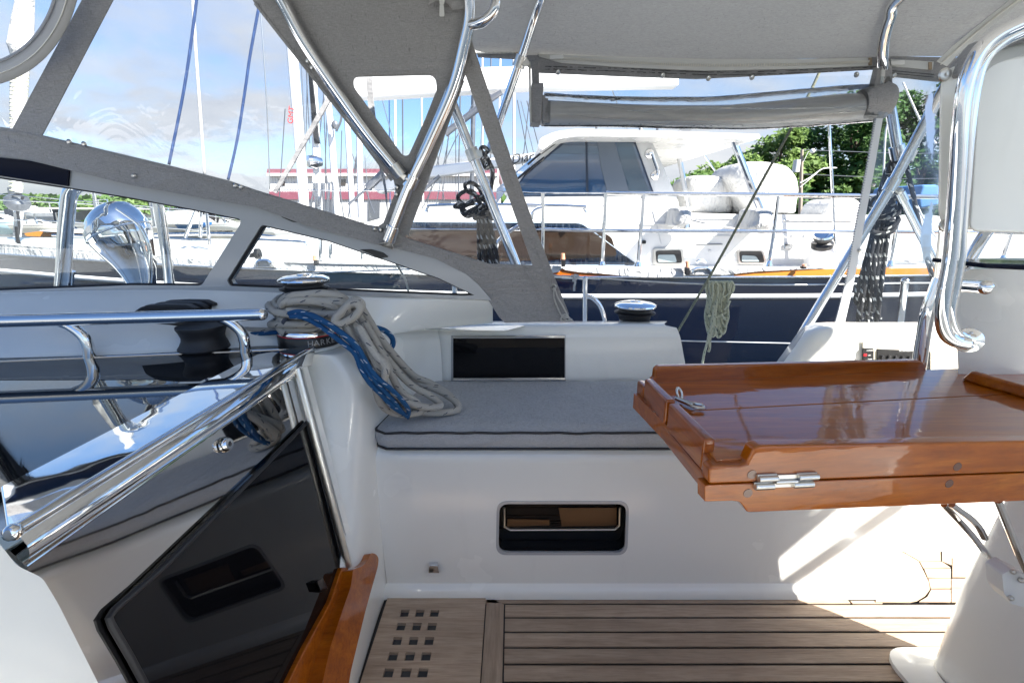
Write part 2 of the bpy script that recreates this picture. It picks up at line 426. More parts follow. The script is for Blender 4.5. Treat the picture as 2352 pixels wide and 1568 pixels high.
for i in range(120): mb.box((-9 + i*.15, 2.32, -1.0), (-9+.14+i*.15, 3.1, -.96))
mb.box((-9, 2.36, -1.28), (9, 3.06, -1.0))
tag(mb.build('dock', dk, smooth=0), kind='structure')

# ------------------------------------------------------------------ our own boat: cockpit, deck and cabin side
YC = .70                       # the boat's centreline
PN = Vector((math.cos(R(12))*math.cos(R(-1.65)), math.sin(R(-1.65)), math.sin(R(12))*math.cos(R(-1.65)))); P0 = Vector((-.458, 1.0, .68))
def PI_(px, py, off=0): return PP(px, py, P0 + PN*off, PN)
def arc(c, r, a0, a1, n=6): return [(c[0] + r*math.cos(R(a0+(a1-a0)*i/n)), c[1] + r*math.sin(R(a0+(a1-a0)*i/n))) for i in range(n+1)]
def extr(mb, prof, x0, x1, nx=1):
    """profile of (Y, z) swept along X; x0, x1 numbers or functions of (Y, z)"""
    rows = []
    for k in range(nx+1):
        t = k/nx; row = []
        for y, z in prof:
            a = x0(y, z) if callable(x0) else x0; b = x1(y, z) if callable(x1) else x1
            row.append(V(a+(b-a)*t, y, z))
        rows.append(row)
    return mb.grid(rows)
cock = thing('sailboat_cockpit', (0, .7, -.1), 'white moulded sailboat cockpit with teak sole, bench and coaming, nearest boat', 'sailboat')
G = M['gelcoat']
# bench: front face (with a hole for the port light) as a panel, the rest as a swept profile
FY = 1.08
def fy(px, py): return P(px, py, FY)
hole = roundpoly([(1145, 1155), (1441, 1155), (1437, 1270), (1143, 1270)], 22, 6)
bz = .395
fr = [V(-.338, FY, .035), V(1.0, FY, .035), V(1.0, FY, bz), V(-.345, FY, bz)]
mb = MB(); mb.panel(fr, (0, .012, 0), [[fy(*p) for p in hole]])
front = mb.build('bench_front', G, cock, smooth=20)
mb = MB()
extr(mb, [(FY-.02, .001), (FY-.019, .014), (FY-.012, .027), (FY, .0355)], -.36, 1.0)
prof = [(FY, .394)] + [(FY + .045 - .045*math.cos(R(a)), .394 + .045*math.sin(R(a))) for a in range(9, 91, 9)]
prof += [(1.40, .437)] + [(1.40+.045*math.sin(R(a)), .482-.045*math.cos(R(a))) for a in range(10, 91, 10)]
prof += [(1.447, .62)] + [(1.487-.04*math.cos(R(a)), .62+.04*math.sin(R(a))) for a in range(9, 91, 9)]
prof += [(1.60, .672), (1.70, .665), (1.73, .64), (1.74, .16), (2.16, .13)]
low = [(y, z) for y, z in prof if y <= 1.43]
extr(mb, [(y, z) for y, z in prof if y <= 1.445 and z < .5], -.36, 1.03, 4)
endx = lambda y, z: .575 - max(0, z-.47)*.32 - (.03 if z > .655 else 0)
mb2 = [(y, z) for y, z in prof if y > 1.43 or z > .47]
mb2 = [(1.4449, .47)] + mb2[0:]
mb2 = [p for p in mb2 if p[1] >= .16 or p[0] > 1.7]
mb.build('bench_seat', G, cock, smooth=50)
mb = MB(); pf = [(1.4455, .44), (1.4465, .62)] + [(1.487-.04*math.cos(R(a)), .62+.04*math.sin(R(a))) for a in range(9, 91, 9)] + [(1.56, .652), (1.66, .60), (1.70, .56), (1.71, .16)]
hp = [(p[0], p[1]) for p in pf]
black = [(1040, 775), (1297, 775), (1297, 874), (1040, 874)]
extr(mb, pf, -1.4, endx, 8)
c0 = V(endx(1.447, .44), 1.4455, .44)
ends = [V(endx(y, z), y, z) for y, z in pf]; mb.add(ends, [tuple(range(len(ends)))])
mb.build('coaming', G, cock, smooth=50)
# side deck, topsides
mb = MB(); extr(mb, [(1.44, .436), (1.60, .43), (1.70, .40), (1.72, .17), (2.12, .14)] , -4, 2.6)
extr(mb, [(2.12, .14), (2.13, .19), (2.17, .19), (2.18, .12), (2.14, -.6), (1.95, -1.5)], -4, 2.6)
mb.build('side_deck', G, cock, smooth=40)
# black panel let into the coaming face, with polished strips
def fc(px, py, off=0): return P(px, py, 1.4462 - off)
mb = MB(); mb.panel([fc(1041, 776, .006), fc(1297, 774, .006), fc(1297, 872, .006), fc(1041, 873, .006)], (0, .005, 0)); pn = mb.build('dark_panel', M['acrylic_dull'], cock, smooth=0)
mb = MB(); mb.panel([fc(1036, 771, .004), fc(1299, 770, .004), fc(1299, 875, .004), fc(1036, 876, .004)], (0, .003, 0)); mb.build('panel_rim', M['gelcoat_grey'], pn, smooth=0)
for y0, y1 in ((771, 777), (868, 873)):
    mb = MB(); a, b = fc(1040, y0, .008), fc(1298, y0-1, .008); c, d = fc(1298, y1-1, .013), fc(1040, y1, .013)
    mb.panel([a, b, c, d], (0, .007, 0)); mb.build('trim_strip', M['steel'], pn, bevel=.0012)
# port light in the bench front
pl = MB(); inner = roundpoly([(1157, 1157), (1428, 1157), (1425, 1262), (1155, 1264)], 20, 6)
mb = MB(); mb.panel([P(x, y, FY-.002) for x, y in roundpoly([(1141, 1151), (1445, 1151), (1441, 1274), (1139, 1274)], 24, 6)], (0, .006, 0), [[P(x, y, FY-.002) for x, y in roundpoly([(1147, 1157), (1439, 1157), (1435, 1268), (1145, 1268)], 21, 6)]])
pf_ = mb.build('port_light', M['gelcoat_grey'], cock, smooth=40, bevel=.001)
hl = [fy(*p) for p in hole]; ctr = sum(hl, Vector())/len(hl)
mb = MB(); k = len(hl)
mb.grid([[p for p in hl+[hl[0]]], [V(p.x, FY+.05, p.z) for p in hl+[hl[0]]]]); mb.build('frame', mat('frame_dark_steel', (.012, .012, .013), .15, 0), pf_, smooth=60, fix=False)
mb = MB(); z0 = P(1290, 1218, FY).z
mb.panel([V(hl[0].x-.35+.35, FY+.05, z0-.03), V(ctr.x+.16, FY+.05, z0-.03), V(ctr.x+.16, FY+.05, z0+.07), V(ctr.x-.16, FY+.05, z0+.07)], (0, .004, 0)); mb.build('pane', mat('smoked_pane', (.012, .008, .006), .03, 0, 0, 1.5), pf_, smooth=0)
mb = MB(); mb.panel([V(-.06, FY+.056, .08), V(.32, FY+.056, .08), V(.32, FY+.056, .42), V(-.06, FY+.056, .42)], (0, .004, 0)); mb.build('back_plate', M['black'], pf_, smooth=0)
mb = MB(); mb.tube([P(1158, 1165, FY+.03), P(1158, 1208, FY+.03), P(1172, 1216, FY+.03), P(1412, 1215, FY+.03), P(1423, 1205, FY+.03), P(1424, 1165, FY+.03)], .0035, 8); mb.build('rim', M['steel_dull'], pf_)
mb = MB(); mb.panel([P(1283, 1166, FY+.045), P(1416, 1166, FY+.045), P(1416, 1206, FY+.045), P(1290, 1208, FY+.045)], (0, .003, 0)); mb.panel([P(1165, 1192, FY+.045), P(1262, 1194, FY+.045), P(1262, 1206, FY+.045), P(1165, 1208, FY+.045)], (0, .003, 0))
mb.build('interior_joinery', mat('joinery', (.16, .075, .028), .35), pf_, smooth=0)
# little chrome step light
mb = MB(); q = [(985, 1290), (1006, 1289), (1009, 1315), (984, 1315)]
a = [fy(*p) for p in q]; b = [P(x, y, FY-.014) for x, y in [(986, 1298), (1005, 1298), (1009, 1315), (984, 1315)]]
mb.add(a+b, [(0, 1, 5, 4), (4, 5, 6, 7), (1, 2, 6, 5), (3, 0, 4, 7), (2, 3, 7, 6), (0, 3, 2, 1)]); mb.build('step_light', M['steel'], cock, bevel=.001)
# bench end at the right: rounded corner turning outboard, low foot well behind
mb = MB(); rows = []
for z, o in ((0, -.02), (.014, -.018), (.035, 0), (.2, 0), (.39, 0), (.43, .02), (.437, .045)):
    row = []
    for a in range(0, 91, 9):
        r = .06 - o*.6; row.append(V(1.0+.0 + (r)*math.sin(R(a)) , FY+.06 - r*math.cos(R(a)) , z))
    row.append(V(row[-1].x, 1.30, z)); rows.append(row)
mb.grid(rows); mb.build('bench_end', G, cock, smooth=60)
mb = MB(); extr(mb, [(1.25, .0), (1.262, .02), (1.27, .3), (1.30, .44), (1.46, .47), (1.46, .55)], 1.02, 2.3)
mb.build('aft_bench', G, cock, smooth=45)
# aft coaming block with the switch panel
mb = MB(); x0 = lambda y, z: .845 + (z-.52)*.55 + (y-1.43)*.66
top = .656
pf = [(1.43, .40), (1.435, top-.05)] + [(1.475-.04*math.cos(R(a)), top-.05+.045*math.sin(R(a))) for a in range(15, 91, 15)] + [(1.58, top-.012), (1.68, top-.05), (1.70, .15)]
nx = 6; rows = []
for kx in range(nx+1):
    rows.append([V([x0(y, z), x0(y, z)+.02, x0(y, z)+.05, 1.2, 1.5, 1.9, 2.4][kx], y + [.03, .008, 0, 0, 0, 0, 0][kx], z - [.02, .004, 0, 0, 0, 0, 0][kx]) for y, z in pf])
mb.grid(rows); mb.add(rows[0], [tuple(range(len(pf)))]); mb.build('aft_coaming', G, cock, smooth=50)
cream = mat('cream_recess', (.72, .68, .57), .35)
mb = MB(); YB = 1.428
mb.panel([P(1982, 783, YB), P(2260, 790, YB), P(2260, 905, YB), P(1982, 905, YB)], (0, .004, 0)); rc = mb.build('switch_recess', cream, cock, bevel=.001)
mb = MB(); mb.panel([P(x, y, YB-.004) for x, y in roundpoly([(1982, 799), (2007, 800), (2007, 880), (1982, 880)], 3, 3)], (0, .004, 0)); sp1 = mb.build('pump_switch', M['black'], cock, bevel=.0008)
mb = MB(); mb.panel([P(x, y, YB-.004) for x, y in roundpoly([(2015, 801), (2138, 807), (2138, 905), (2015, 905)], 3, 3)], (0, .004, 0)); sp2 = mb.build('breaker_panel', M['black'], cock, bevel=.0008)
tx = P(1990, 806, YB-.0052); text_mesh('lettering', 'AUTOMATIC', .0052, M['white_text'], sp1, tx, (1, 0, 0), (0, 0, 1)); text_mesh('lettering', 'OFF', .0052, M['white_text'], sp1, P(1993, 817, YB-.0052), (1, 0, 0), (0, 0, 1)); text_mesh('lettering', 'PUMP', .0052, M['white_text'], sp1, P(1993, 826, YB-.0052), (1, 0, 0), (0, 0, 1))
text_mesh('lettering', 'DC DISTRIBUTION', .006, M['white_text'], sp2, P(2065, 807, YB-.0052), (1, 0, 0), (0, 0, 1))
for i in range(7):
    mb = MB(); c = P(2026+i*15.5, 820+i*.6, YB-.005); mb.lathe([(0.001, .006), (.0055, .006), (.0065, 0)], c, (0, -1, 0), 14); mb.build('breaker_knob', M['rubber'], sp2)
mb = MB(); mb.box(tuple(P(1984, 818, YB-.008)), tuple(P(1990, 812, YB-.005))); mb.build('rocker', M['red'], sp1, smooth=0)

# ---- cockpit sole: teak planks with black seams
XL = -.335
mb = MB(); mb.box((XL-.01, -.05, -.03), (2.3, 1.30, -.012)); mb.box((XL-.012, .3, -.0125), (.02, 1.062, -.0035)); sole = mb.build('cockpit_sole', M['rubber'], cock, smooth=0)
ys = [PZ(1500, y, 0).y for y in (1386, 1416.5, 1449, 1485, 1524, 1566)]
pitch = (ys[0]-ys[4])/4
mb = MB(); mbt = MB()
xl = -.018
# margin board along the bench
mb.box((XL+.004, ys[0]+.0030, -.004), (.90, 1.066, 0))
mb.box((.9045, ys[0]+.0025, -.004), (.985, 1.058, 0))
yy = ys[0]
i = 0
while yy > -.05:
    mb.box((xl, yy-pitch+.0030, -.004), (2.2, yy-.0030, 0)); yy -= pitch; i += 1
mb.build('planks', M['teak'], sole, smooth=0, bevel=.0008)
mb = MB(); mb.hexa([V(-.068, -.05, -.004), V(-.0215, -.05, -.004), V(-.0215, ys[0]-.001, -.004), V(-.068, ys[0]+.028, -.004), V(-.068, -.05, 0), V(-.0215, -.05, 0), V(-.0215, ys[0]-.001, 0), V(-.068, ys[0]+.028, 0)])
mb.build('margin_plank', M['teak_y'], sole, smooth=0, bevel=.0008)
# curved king plank and small planks round the foot of the aft bench
def z0(px, py, z=.0): return PZ(px, py, z)
mb = MB(); kp = [z0(*p, .003) for p in [(2069, 1265), (2110, 1288), (2122, 1312), (2133, 1335), (2136, 1352), (2125, 1366), (2106, 1378), (2091, 1381), (2012, 1381), (2012, 1351), (2020, 1264)]]
mb.panel(kp, (0, 0, -.0035)); mb.build('king_plank', M['teak'], sole, smooth=0)
for q in ([(2071, 1264), (2160, 1266), (2161, 1287), (2112, 1287)], [(2164, 1267), (2186, 1278), (2186, 1297), (2164, 1288)], [(2113, 1289), (2163, 1289), (2183, 1302), (2121, 1303)], [(2123, 1305), (2184, 1305), (2184, 1326), (2131, 1325)], [(2133, 1328), (2184, 1328), (2184, 1350), (2138, 1350)], [(2139, 1353), (2184, 1353), (2184, 1381), (2112, 1380), (2130, 1370)], [(2188, 1264), (2330, 1264), (2330, 1324), (2188, 1324)], [(2186, 1328), (2330, 1328), (2330, 1381), (2186, 1381)]):
    mb = MB(); mb.panel([z0(*p, .0029) for p in q], (0, 0, -.0034)); mb.build('short_plank', M['teak'], sole, smooth=0)
mb = MB(); mb.lathe([(0.001, .004), (.028, .004), (.03, .001)], z0(2192, 1272), (0, 0, 1), 24); mb.build('drain', G, sole)
# ---- teak grating board on the left
grat = thing('floor_grating', (-.2, .9, 0), 'teak floor board pierced by rows of square holes, left end of the sole', 'grating')
xg0, xg1 = XL+.002, -.0705
holes = []
yt = [PZ(960, y, 0).y for y in (1411.5, 1442, 1474.5, 1510.5, 1548.5)]; dyg = (yt[0]-yt[4])/4
for r in range(9):
    cyy = yt[0]-dyg*r
    for c in range(3):
        cxx = PZ((928, 963, 997)[c], 1411, .006).x
        s = .0110; holes.append([V(cxx-s, cyy-s, .006), V(cxx+s, cyy-s, .006), V(cxx+s, cyy+s, .006), V(cxx-s, cyy+s, .006)])
mb = MB(); y1 = PZ(960, 1371, 0).y
mb.panel([V(xg0, .35, .006), V(xg1, .35, .006), V(xg1, y1, .006), V(xg0, y1, .006)], (0, 0, -.02), holes); mb.build('board', M['teak'], grat, smooth=0)
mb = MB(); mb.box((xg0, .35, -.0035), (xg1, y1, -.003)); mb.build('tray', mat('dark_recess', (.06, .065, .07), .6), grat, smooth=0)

# ---- bulkhead beside the companionway (lofted)
zs = [-.01, .1, .22, .32, .42, .52, .60, .645, .672, .684, .688]
def post(z):
    # straight line of the companionway post on its leaning plane
    a = PI_(722, 806); b = PI_(802, 1300); t_ = (z-a.z)/(b.z-a.z)
    p = a + (b-a)*t_; return p
rows = []
for z in zs:
    e = max(0, z-.60)/.088; e = e*e*.05          # rounding in at the top
    p = post(min(z, .684)); p = V(p.x, p.y, z)
    if z < .28: zz_ = max(z, 0); p = V(p.x*(zz_/.28)+(XL)*(1-zz_/.28), p.y-(.28-zz_)*1.6, z)
    p.x -= .0
    c1 = V(-.347, 1.062, z); c2 = V(-.335, 1.10, z)
    m1 = p.lerp(V(-.36, 1.04, z), .33) + V(.010, 0, 0); m2 = p.lerp(V(-.36, 1.04, z), .75) + V(.012, -.002, 0)
    row = [p + V(-.035, -.012, 0), m1, m2, c1, c2, V(-.325, 1.18, z), V(-.30, 1.28, z), V(-.27, 1.37, z), V(-.22, 1.43, z), V(-.10, 1.447, z), V(.08, 1.4475, z)]
    row = [q + V(-e, 0, 0) if i < 8 else q + V(-e*.6, e*.6, 0) if i == 8 else q + V(0, e*.8, 0) for i, q in enumerate(row)]
    rows.append(row)
rows.append([V(q.x-.10, q.y, .690) if i < 8 else V(q.x-.05, q.y+.05, .690) for i, q in enumerate(rows[-1])])
mb = MB(); mb.grid([[p for p in r[:9]] for r in rows]); bk = mb.build('bulkhead', G, cock, smooth=180, sub=2)
# near-side bulkhead (beyond the companionway, close to the viewer)
mb = MB(); rows = []
for z in [-.4] + zs[:-2]:
    rows.append([V(-.9, .30, z), V(-.50, .30, z), V(-.44, .28, z), V(-.41, .20, z), V(-.41, -.4, z)])
rows.append([V(-.62, .25, .70), V(-.52, .24, .70), V(-.47, .22, .70), V(-.46, .16, .70), V(-.46, -.4, .70)])
mb.grid([[V(p.x+.14*(.68-min(p.z, .68)), p.y, p.z) for i, p in enumerate(r)] for r in rows]); mb.build('near_bulkhead', G, cock, smooth=180, sub=2)
mb = MB(); mb.panel([PI_(x, y, .012) for x, y in roundpoly([(-150, 1130), (-10, 1236), (39, 1298), (98, 1326), (132, 1382), (226, 1568), (300, 1720), (-150, 1760)], [0, 0, 12, 14, 20, 0, 0, 0], 4)], -PN*.06); mb.build('near_jamb', G, cock, smooth=60, bevel=.007, seg=4)
# ---- coachroof: deck around the hatch, sloping side up to the windscreen
ROWS = []
tx_ = [(-120, 676, 836, 1.15), (0, 672, 832, 1.165), (200, 667, 826, 1.185), (400, 667, 818, 1.20), (600, 671, 800, 1.225), (760, 675, 785, 1.25), (900, 679, 768, 1.265), (1030, 684, 752, 1.28), (1132, 690, 744, 1.30)]
mb = MB(); rows = []
cols = []
for px, yt_, yb_, Yt in tx_:
    a = P(px, yt_, Yt); b = PZ(px, yb_, .693) if px < 700 else P(px, yb_, [1.12, 1.27, 1.355, 1.385][[760, 900, 1030, 1132].index(px)])
    col_ = []
    for k in range(9):
        t_ = k/8; s_ = t_; q = a.lerp(b, s_)
        q += V(0, .022*math.sin(math.pi*t_)*-1, -.012*math.sin(math.pi*t_)) * (1 if px < 700 else .25)
        col_.append(q)
    col_.insert(0, a + V(0, .03, .006)); cols.append(col_)
for c in cols: c.append(c[-1] + V(0, -.10 if c[-1].x < -.36 else .03, 0))
mb.grid(cols); mb.build('coachroof_side', G, cock, smooth=180, sub=1)
mb = MB(); mb.add([V(-3, -.6, .686), V(-.56, -.6, .686), V(-.50, .98, .686), V(-.42, 1.10, .686), V(-.30, 1.30, .686), V(-.02, 1.36, .668), V(.06, 1.5, .655), V(-.05, 1.69, .56), V(-3, 1.7, .56)], [tuple(range(9))])
mb.build('cabin_top', G, cock, smooth=0)
# end face of the raised side (right of the windscreen)
mb = MB(); a = P(1132, 690, 1.30); b = P(1163, 744, 1.385)
mb.add([a, b, b+V(0, .22, 0), a+V(0, .22, .0)], [(0, 1, 2, 3)]); mb.build('side_end', G, cock, smooth=0)
# opposite side of the cockpit, behind and below the camera
mb = MB(); extr(mb, [(2*YC-y, z) for y, z in [(FY-.02, .001), (FY, .035), (FY, .40), (FY+.04, .437), (1.40, .437), (1.44, .47), (1.447, .62), (1.49, .66), (1.7, .66), (1.74, .16), (2.12, .14), (2.14, -.6), (1.95, -1.5)]], -.4, 2.4)
mb.build('near_bench', G, cock, smooth=45)
# ------------------------------------------------------------------ companionway: hatch, mirror panel, smoked door, teak trim
cw = thing('companionway', (-.5, .7, .25), 'companionway with polished steel edge, smoked acrylic door and varnished teak trim, left foreground', 'companionway')
# mirror-polished panel on the leaning plane
mb = MB(); q = [(672, 868), (690, 900), (706, 968), (812, 1300), (760, 1568), (560, 1800), (180, 1800), (215, 1568), (60, 1300), (20, 1262), (300, 1095)]
mb.panel([PI_(x, y, -.012) for x, y in q], -PN*.006); mb.build('upper_panel', M['mirror_panel'], cw, smooth=0)
# smoked door leaf standing just proud of it
mb = MB(); q = roundpoly([(706, 968), (800, 1300), (745, 1640), (420, 1800), (330, 1568), (249, 1416), (262, 1398)], [0, 0, 0, 0, 0, 12, 0], 4)
mb.panel([PI_(x, y, -.004) for x, y in q], -PN*.006); door = mb.build('door', M['acrylic_dull'], cw, smooth=0)
mb = MB(); mb.tube([PI_(*p, -.005) for p in [(708, 966), (600, 1077), (480, 1197), (380, 1297), (262, 1400), (250, 1418), (257, 1436), (300, 1510), (332, 1570), (380, 1680)]], .0042, 8); mb.build('door_edge', M['rubber'], door)
mb = MB(); c = PI_(515, 1021, -.010); mb.lathe([(.0001, .006), (.004, .006), (.0045, .010), (.009, .010), (.0125, .004), (.013, 0)], c, PN, 24); lk = mb.build('lock', M['steel'], cw)
mb = MB(); mb.lathe([(.0001, .0066), (.0035, .0066)], c, PN, 16); mb.build('keyhole', M['black'], lk)
# polished edge: rolled rail, top strip, inner lip
zr = .700
a = PZ(722, 797, zr); b = PZ(0, 1240, zr); dirr = (b-a).normalized(); b2 = b - dirr*.012
mb = MB(); mb.tube([a, b2], .0070, 16); rail = mb.build('edge_rail', M['steel'], cw)
mb = MB()
ra, rb = PZ(592, 813, .704), PZ(0, 1118, .704)
mb.panel([ra, a + V(-.004, .01, .004), b2 + V(-.006, 0, .004), rb + V(-.0, -.0, 0)], (0, 0, -.010)); mb.build('top_strip', M['chrome'], cw, bevel=.002)
mb = MB()
n2 = 24; rowsA = []
for k in range(n2+1):
    t_ = k/n2; p = a.lerp(b2, t_); low = PI_(*(V(676, 866, 0).lerp(V(62, 1302, 0), t_))[:2], -.004)
    r_ = []
    for j in range(7):
        s_ = j/6; m_ = (p+V(.004, 0, -.004)).lerp(low, s_); m_ += PN*(.007*math.sin(math.pi*s_)); r_.append(m_)
    rowsA.append(r_)
mb.grid(rowsA); mb.build('side_strip', M['chrome'], cw, smooth=180)
mb = MB(); mb.tube([PI_(676, 862, .002), PI_(60, 1300, .002)], .0016, 8); mb.build('bead', M['steel'], cw)
mb = MB(); e = b2; mb.ball(e, .0085, 8); mb.build('end_cap', M['steel'], cw)
# slide channel (post)
mb = MB(); pa, pb = PI_(682, 846, .006), PI_(800, 1300, .006)
mb.tube([pa, pb], .0085, 14, flat=.8); mb.build('post', M['steel_dull'], cw)
mb = MB(); pa, pb = PI_(693, 838, .003), PI_(815, 1306, .003); mb.panel([pa, pb, pb+V(.006, .012, 0), pa+V(.006, .012, 0)], PN*-.006); mb.build('post_strip', M['gelcoat'], cw, smooth=0)
mb = MB(); pa = PI_(706, 806, .012); 
mb.hexa([PI_(692, 842, -.02), PI_(716, 840, -.02), PI_(722, 808, -.02), PI_(704, 812, -.02), PI_(692, 842, .016), PI_(716, 840, .016), PI_(722, 808, .016), PI_(704, 812, .016)]); mb.build('corner_block', G, cw, bevel=.003)
# varnished trim
mb = MB(); q = [(865, 1272), (852, 1268), (845, 1286), (832, 1300), (812, 1306), (806, 1345), (760, 1480), (740, 1568), (722, 1640), (790, 1640), (806, 1540), (840, 1400), (868, 1300), (870, 1282)]
q = roundpoly(q, 5, 2); mb.panel([PI_(x, y, .030) for x, y in q], -PN*.030); mb.build('teak_trim', M['varnish'], cw, smooth=30, bevel=.004, seg=3)
mb = MB(); q = [(786, 1302), (808, 1302), (806, 1330), (768, 1450), (735, 1568), (715, 1640), (640, 1640), (662, 1568), (700, 1490), (760, 1380)]
mb.panel([PI_(x, y, .006) for x, y in q], -PN*.012); mb.build('inner_trim', M['varnish'], cw, smooth=30, bevel=.002)
mb = MB(); mb.hexa([PI_(726, 1338, -.002), PI_(742, 1330, -.002), PI_(754, 1352, -.002), PI_(736, 1360, -.002), PI_(728, 1334, .008), PI_(742, 1327, .008), PI_(752, 1348, .008), PI_(736, 1355, .008)]); mb.build('latch', M['black'], cw, bevel=.001)
# sliding hatch
ha = thing('sliding_hatch', (-.9, .7, .69), 'glossy dark acrylic sliding hatch reflecting the sky, with steel grab rail', 'hatch')
mb = MB(); q = [V(-.545, 1.01, .698), V(-.555, .98, .698), V(-.575, .40, .698), V(-.58, .30, .698), V(-1.9, .30, .702), V(-1.9, 1.10, .702), V(-.95, 1.10, .700), V(-.56, 1.10, .698)]
q = [PZ(592, 812, .6985), rb+V(0, 0, -.0055), V(rb.x-.01, .30, .6985), V(-1.9, .30, .702), V(-1.9, 1.085, .702), V(-.47, 1.085, .6985)]
mb.panel(q, (0, 0, -.012)); mb.build('pane', M['acrylic'], ha, smooth=0)
mb = MB(); mb.tube([PZ(700, 800, .699), PZ(25, 828, .7005), PZ(-200, 836, .7005)], .0016, 6); mb.build('seam', M['steel'], ha)
Yh = .985
mb = MB(); hb = [P(-260, 742, Yh), P(607, 722, Yh)]
zt = .5*(P(0, 739, Yh).z + P(600, 722, Yh).z)
A_ = PZ(0, 738, .783); B_ = PZ(600, 722, .783)
mb.tube([A_ + (A_-B_)*.6, A_, B_], .0138, 18); hr = mb.build('grab_rail', M['steel'], ha)
mb = MB(); mb.ball(B_, .0139, 8); mb.build('rail_end', M['steel'], hr)
for px, bx in ((196, 150), (566, 545), (-330, -380)):
    top_ = A_.lerp(B_, (px-34)/600) ; 
    pts = [top_+V(-.035, 0, -.004), top_+V(-.012, 0, -.014), top_+V(.010, 0, -.035), top_+V(.016, 0, -.060), top_+V(.014, 0, -.086)]
    mb = MB(); mb.tube(catmull(pts, 6), .0115, 14); mb.build('rail_leg', M['steel'], hr)
# ------------------------------------------------------------------ winches
def winch(c, s, label, drum_rope=True, letters=False):
    """self-tailing winch; c = centre of its foot"""
    t_ = thing('winch', c, label, 'winch')
    def L(name, prof, m, par=t_, nn=44):
        mb = MB(); mb.lathe([(r*s, z*s) for r, z in prof], c, (0, 0, 1), nn); return mb.build(name, m, par, smooth=40)
    L('foot', [(.0, 0), (1.03, 0), (1.05, .05), (.98, .09)], G)
    bs = L('base', [(.97, .08), (.98, .10), (.98, .42), (.96, .45)], M['black'])
    L('red_band', [(.965, .45), (.965, .475), (.95, .48)], M['red'], bs)
    L('skirt', [(.95, .48), (.955, .52), (.93, .60), (.85, .68), (.66, .73)], M['chrome'])
    dr = mat('winch_drum', (.55, .56, .58), .25, 1); nn = N(dr)
    cc = nn.n('ShaderNodeTexCoord'); sp_ = nn.n('ShaderNodeSeparateXYZ'); nn.l(cc.outputs['UV'], sp_.inputs[0])
    wv = nn.math('SINE', nn.math('ADD', nn.math('MULTIPLY', sp_.outputs[0], 6.283*90), nn.math('MULTIPLY', sp_.outputs[1], 500))); nn.bump(wv, .8, .003)
    L('drum', [(.62, .73), (.56, .90), (.55, 1.45), (.57, 1.62)], dr)
    L('lower_jaw', [(.55, 1.60), (.58, 1.66), (.60, 1.80), (.75, 1.87), (.765, 1.90), (.58, 1.94)], M['rubber'])
    L('upper_jaw', [(.58, 1.94), (.57, 2.03), (.74, 2.07), (.765, 2.09), (.76, 2.12)], M['rubber'])
    cp = L('cap', [(.76, 2.12), (.775, 2.15), (.76, 2.19), (.64, 2.25), (.40, 2.29), (.20, 2.30)], M['chrome'])
    L('socket', [(.20, 2.30), (.19, 2.33), (.16, 2.34), (.0, 2.34)], M['steel'], cp)
    return t_, bs
Yw = 1.165
wc = PZ(713, 778, .690); wc = V(P(713, 778, 1.125).x, 1.125, .690)
sW = 71/1100*1.125/.985
winch_a, wb_ = winch(wc, sW, 'black and chrome winch wrapped in white rope beside the companionway')
# maker's lettering round the black base
import math as _m
word = 'HARKEN'
for i, ch in enumerate(word):
    ang = R(-58 + i*14.5); d_ = V(math.sin(-ang-R(0)), -math.cos(ang), 0)
    ang2 = R(22 + i*11); d_ = V(math.sin(ang2), -math.cos(ang2), 0); tdir = V(math.cos(ang2), math.sin(ang2), 0)
    text_mesh('lettering', ch, .019, mat('grey_text', (.30, .30, .31), .4) if 'grey_text' not in bpy.data.materials else bpy.data.materials['grey_text'], wb_, wc + d_*(.985*sW) + V(0, 0, .20*sW) - tdir*.006, tdir, (0, 0, 1), ext=.0006)
wd = P(1456, 745, 1.60); s2 = 61/1100*1.6/.98
winch(V(wd.x, 1.60, P(1456, 690, 1.6).z - 2.34*s2), s2, 'small chrome winch with bare ribbed drum on the coaming')
# rope clutch, turning block
cl = thing('rope_clutch', P(380, 770, 1.13), 'black triple rope clutch on the cabin top behind the grab rail', 'rope clutch')
mb = MB(); q = [(305, 768), (305, 718), (325, 704), (365, 700), (432, 703), (445, 720), (446, 768)]
for k in range(3):
    y0 = 1.10 + k*.028; mb = MB(); mb.panel([P(x, y+k*1.0, 1.10)+V(.004*k, k*.028, 0) for x, y in roundpoly(q, 7, 3)], (0, .024, 0)); mb.build('clutch_cheek', M['black'], cl, smooth=30, bevel=.002)
for k in range(3):
    y0 = 1.10+k*.028; mb = MB(); pts = [P(x, y, 1.10)+V(.004*k, k*.028-.001, 0) for x, y in [(308, 716), (335, 701), (380, 699), (428, 700), (447, 708), (450, 714), (425, 710), (380, 707), (335, 712)]]
    mb.panel(pts, (0, .020, 0)); mb.build('clutch_lever', M['rubber'], cl, smooth=30, bevel=.0015)
for px in (312, 411): mb = MB(); mb.ball(P(px, 765, 1.098), .0035, 5); mb.build('bolt', M['steel'], cl)
bl = thing('turning_block', P(468, 812, 1.06), 'black waisted fairlead roller on the cabin top near the winch', 'block')
c = V(P(468, 780, 1.06).x, 1.06, .699); k_ = 1.06/1100
mb = MB(); mb.lathe([(0, 0), (54*k_, .001), (56*k_, .005), (51*k_, .012), (46*k_, .022), (45*k_, .030), (49*k_, .042), (53*k_, .050), (53*k_, .055), (0, .056)], c, (0, 0, 1), 40); mb.build('roller', M['rubber'], bl, smooth=50)
# dark oval port set in the coachroof side, with the control lines running through
mb = MB(); pts = [P(x, y, 1.135) for x, y in roundpoly([(48, 757), (300, 757), (300, 772), (230, 783), (130, 788), (90, 786), (62, 772)], 6, 3)]
mb.panel(pts, (0, .01, 0)); op = tag(mb.build('rope_slot', M['black'], cock, smooth=0))

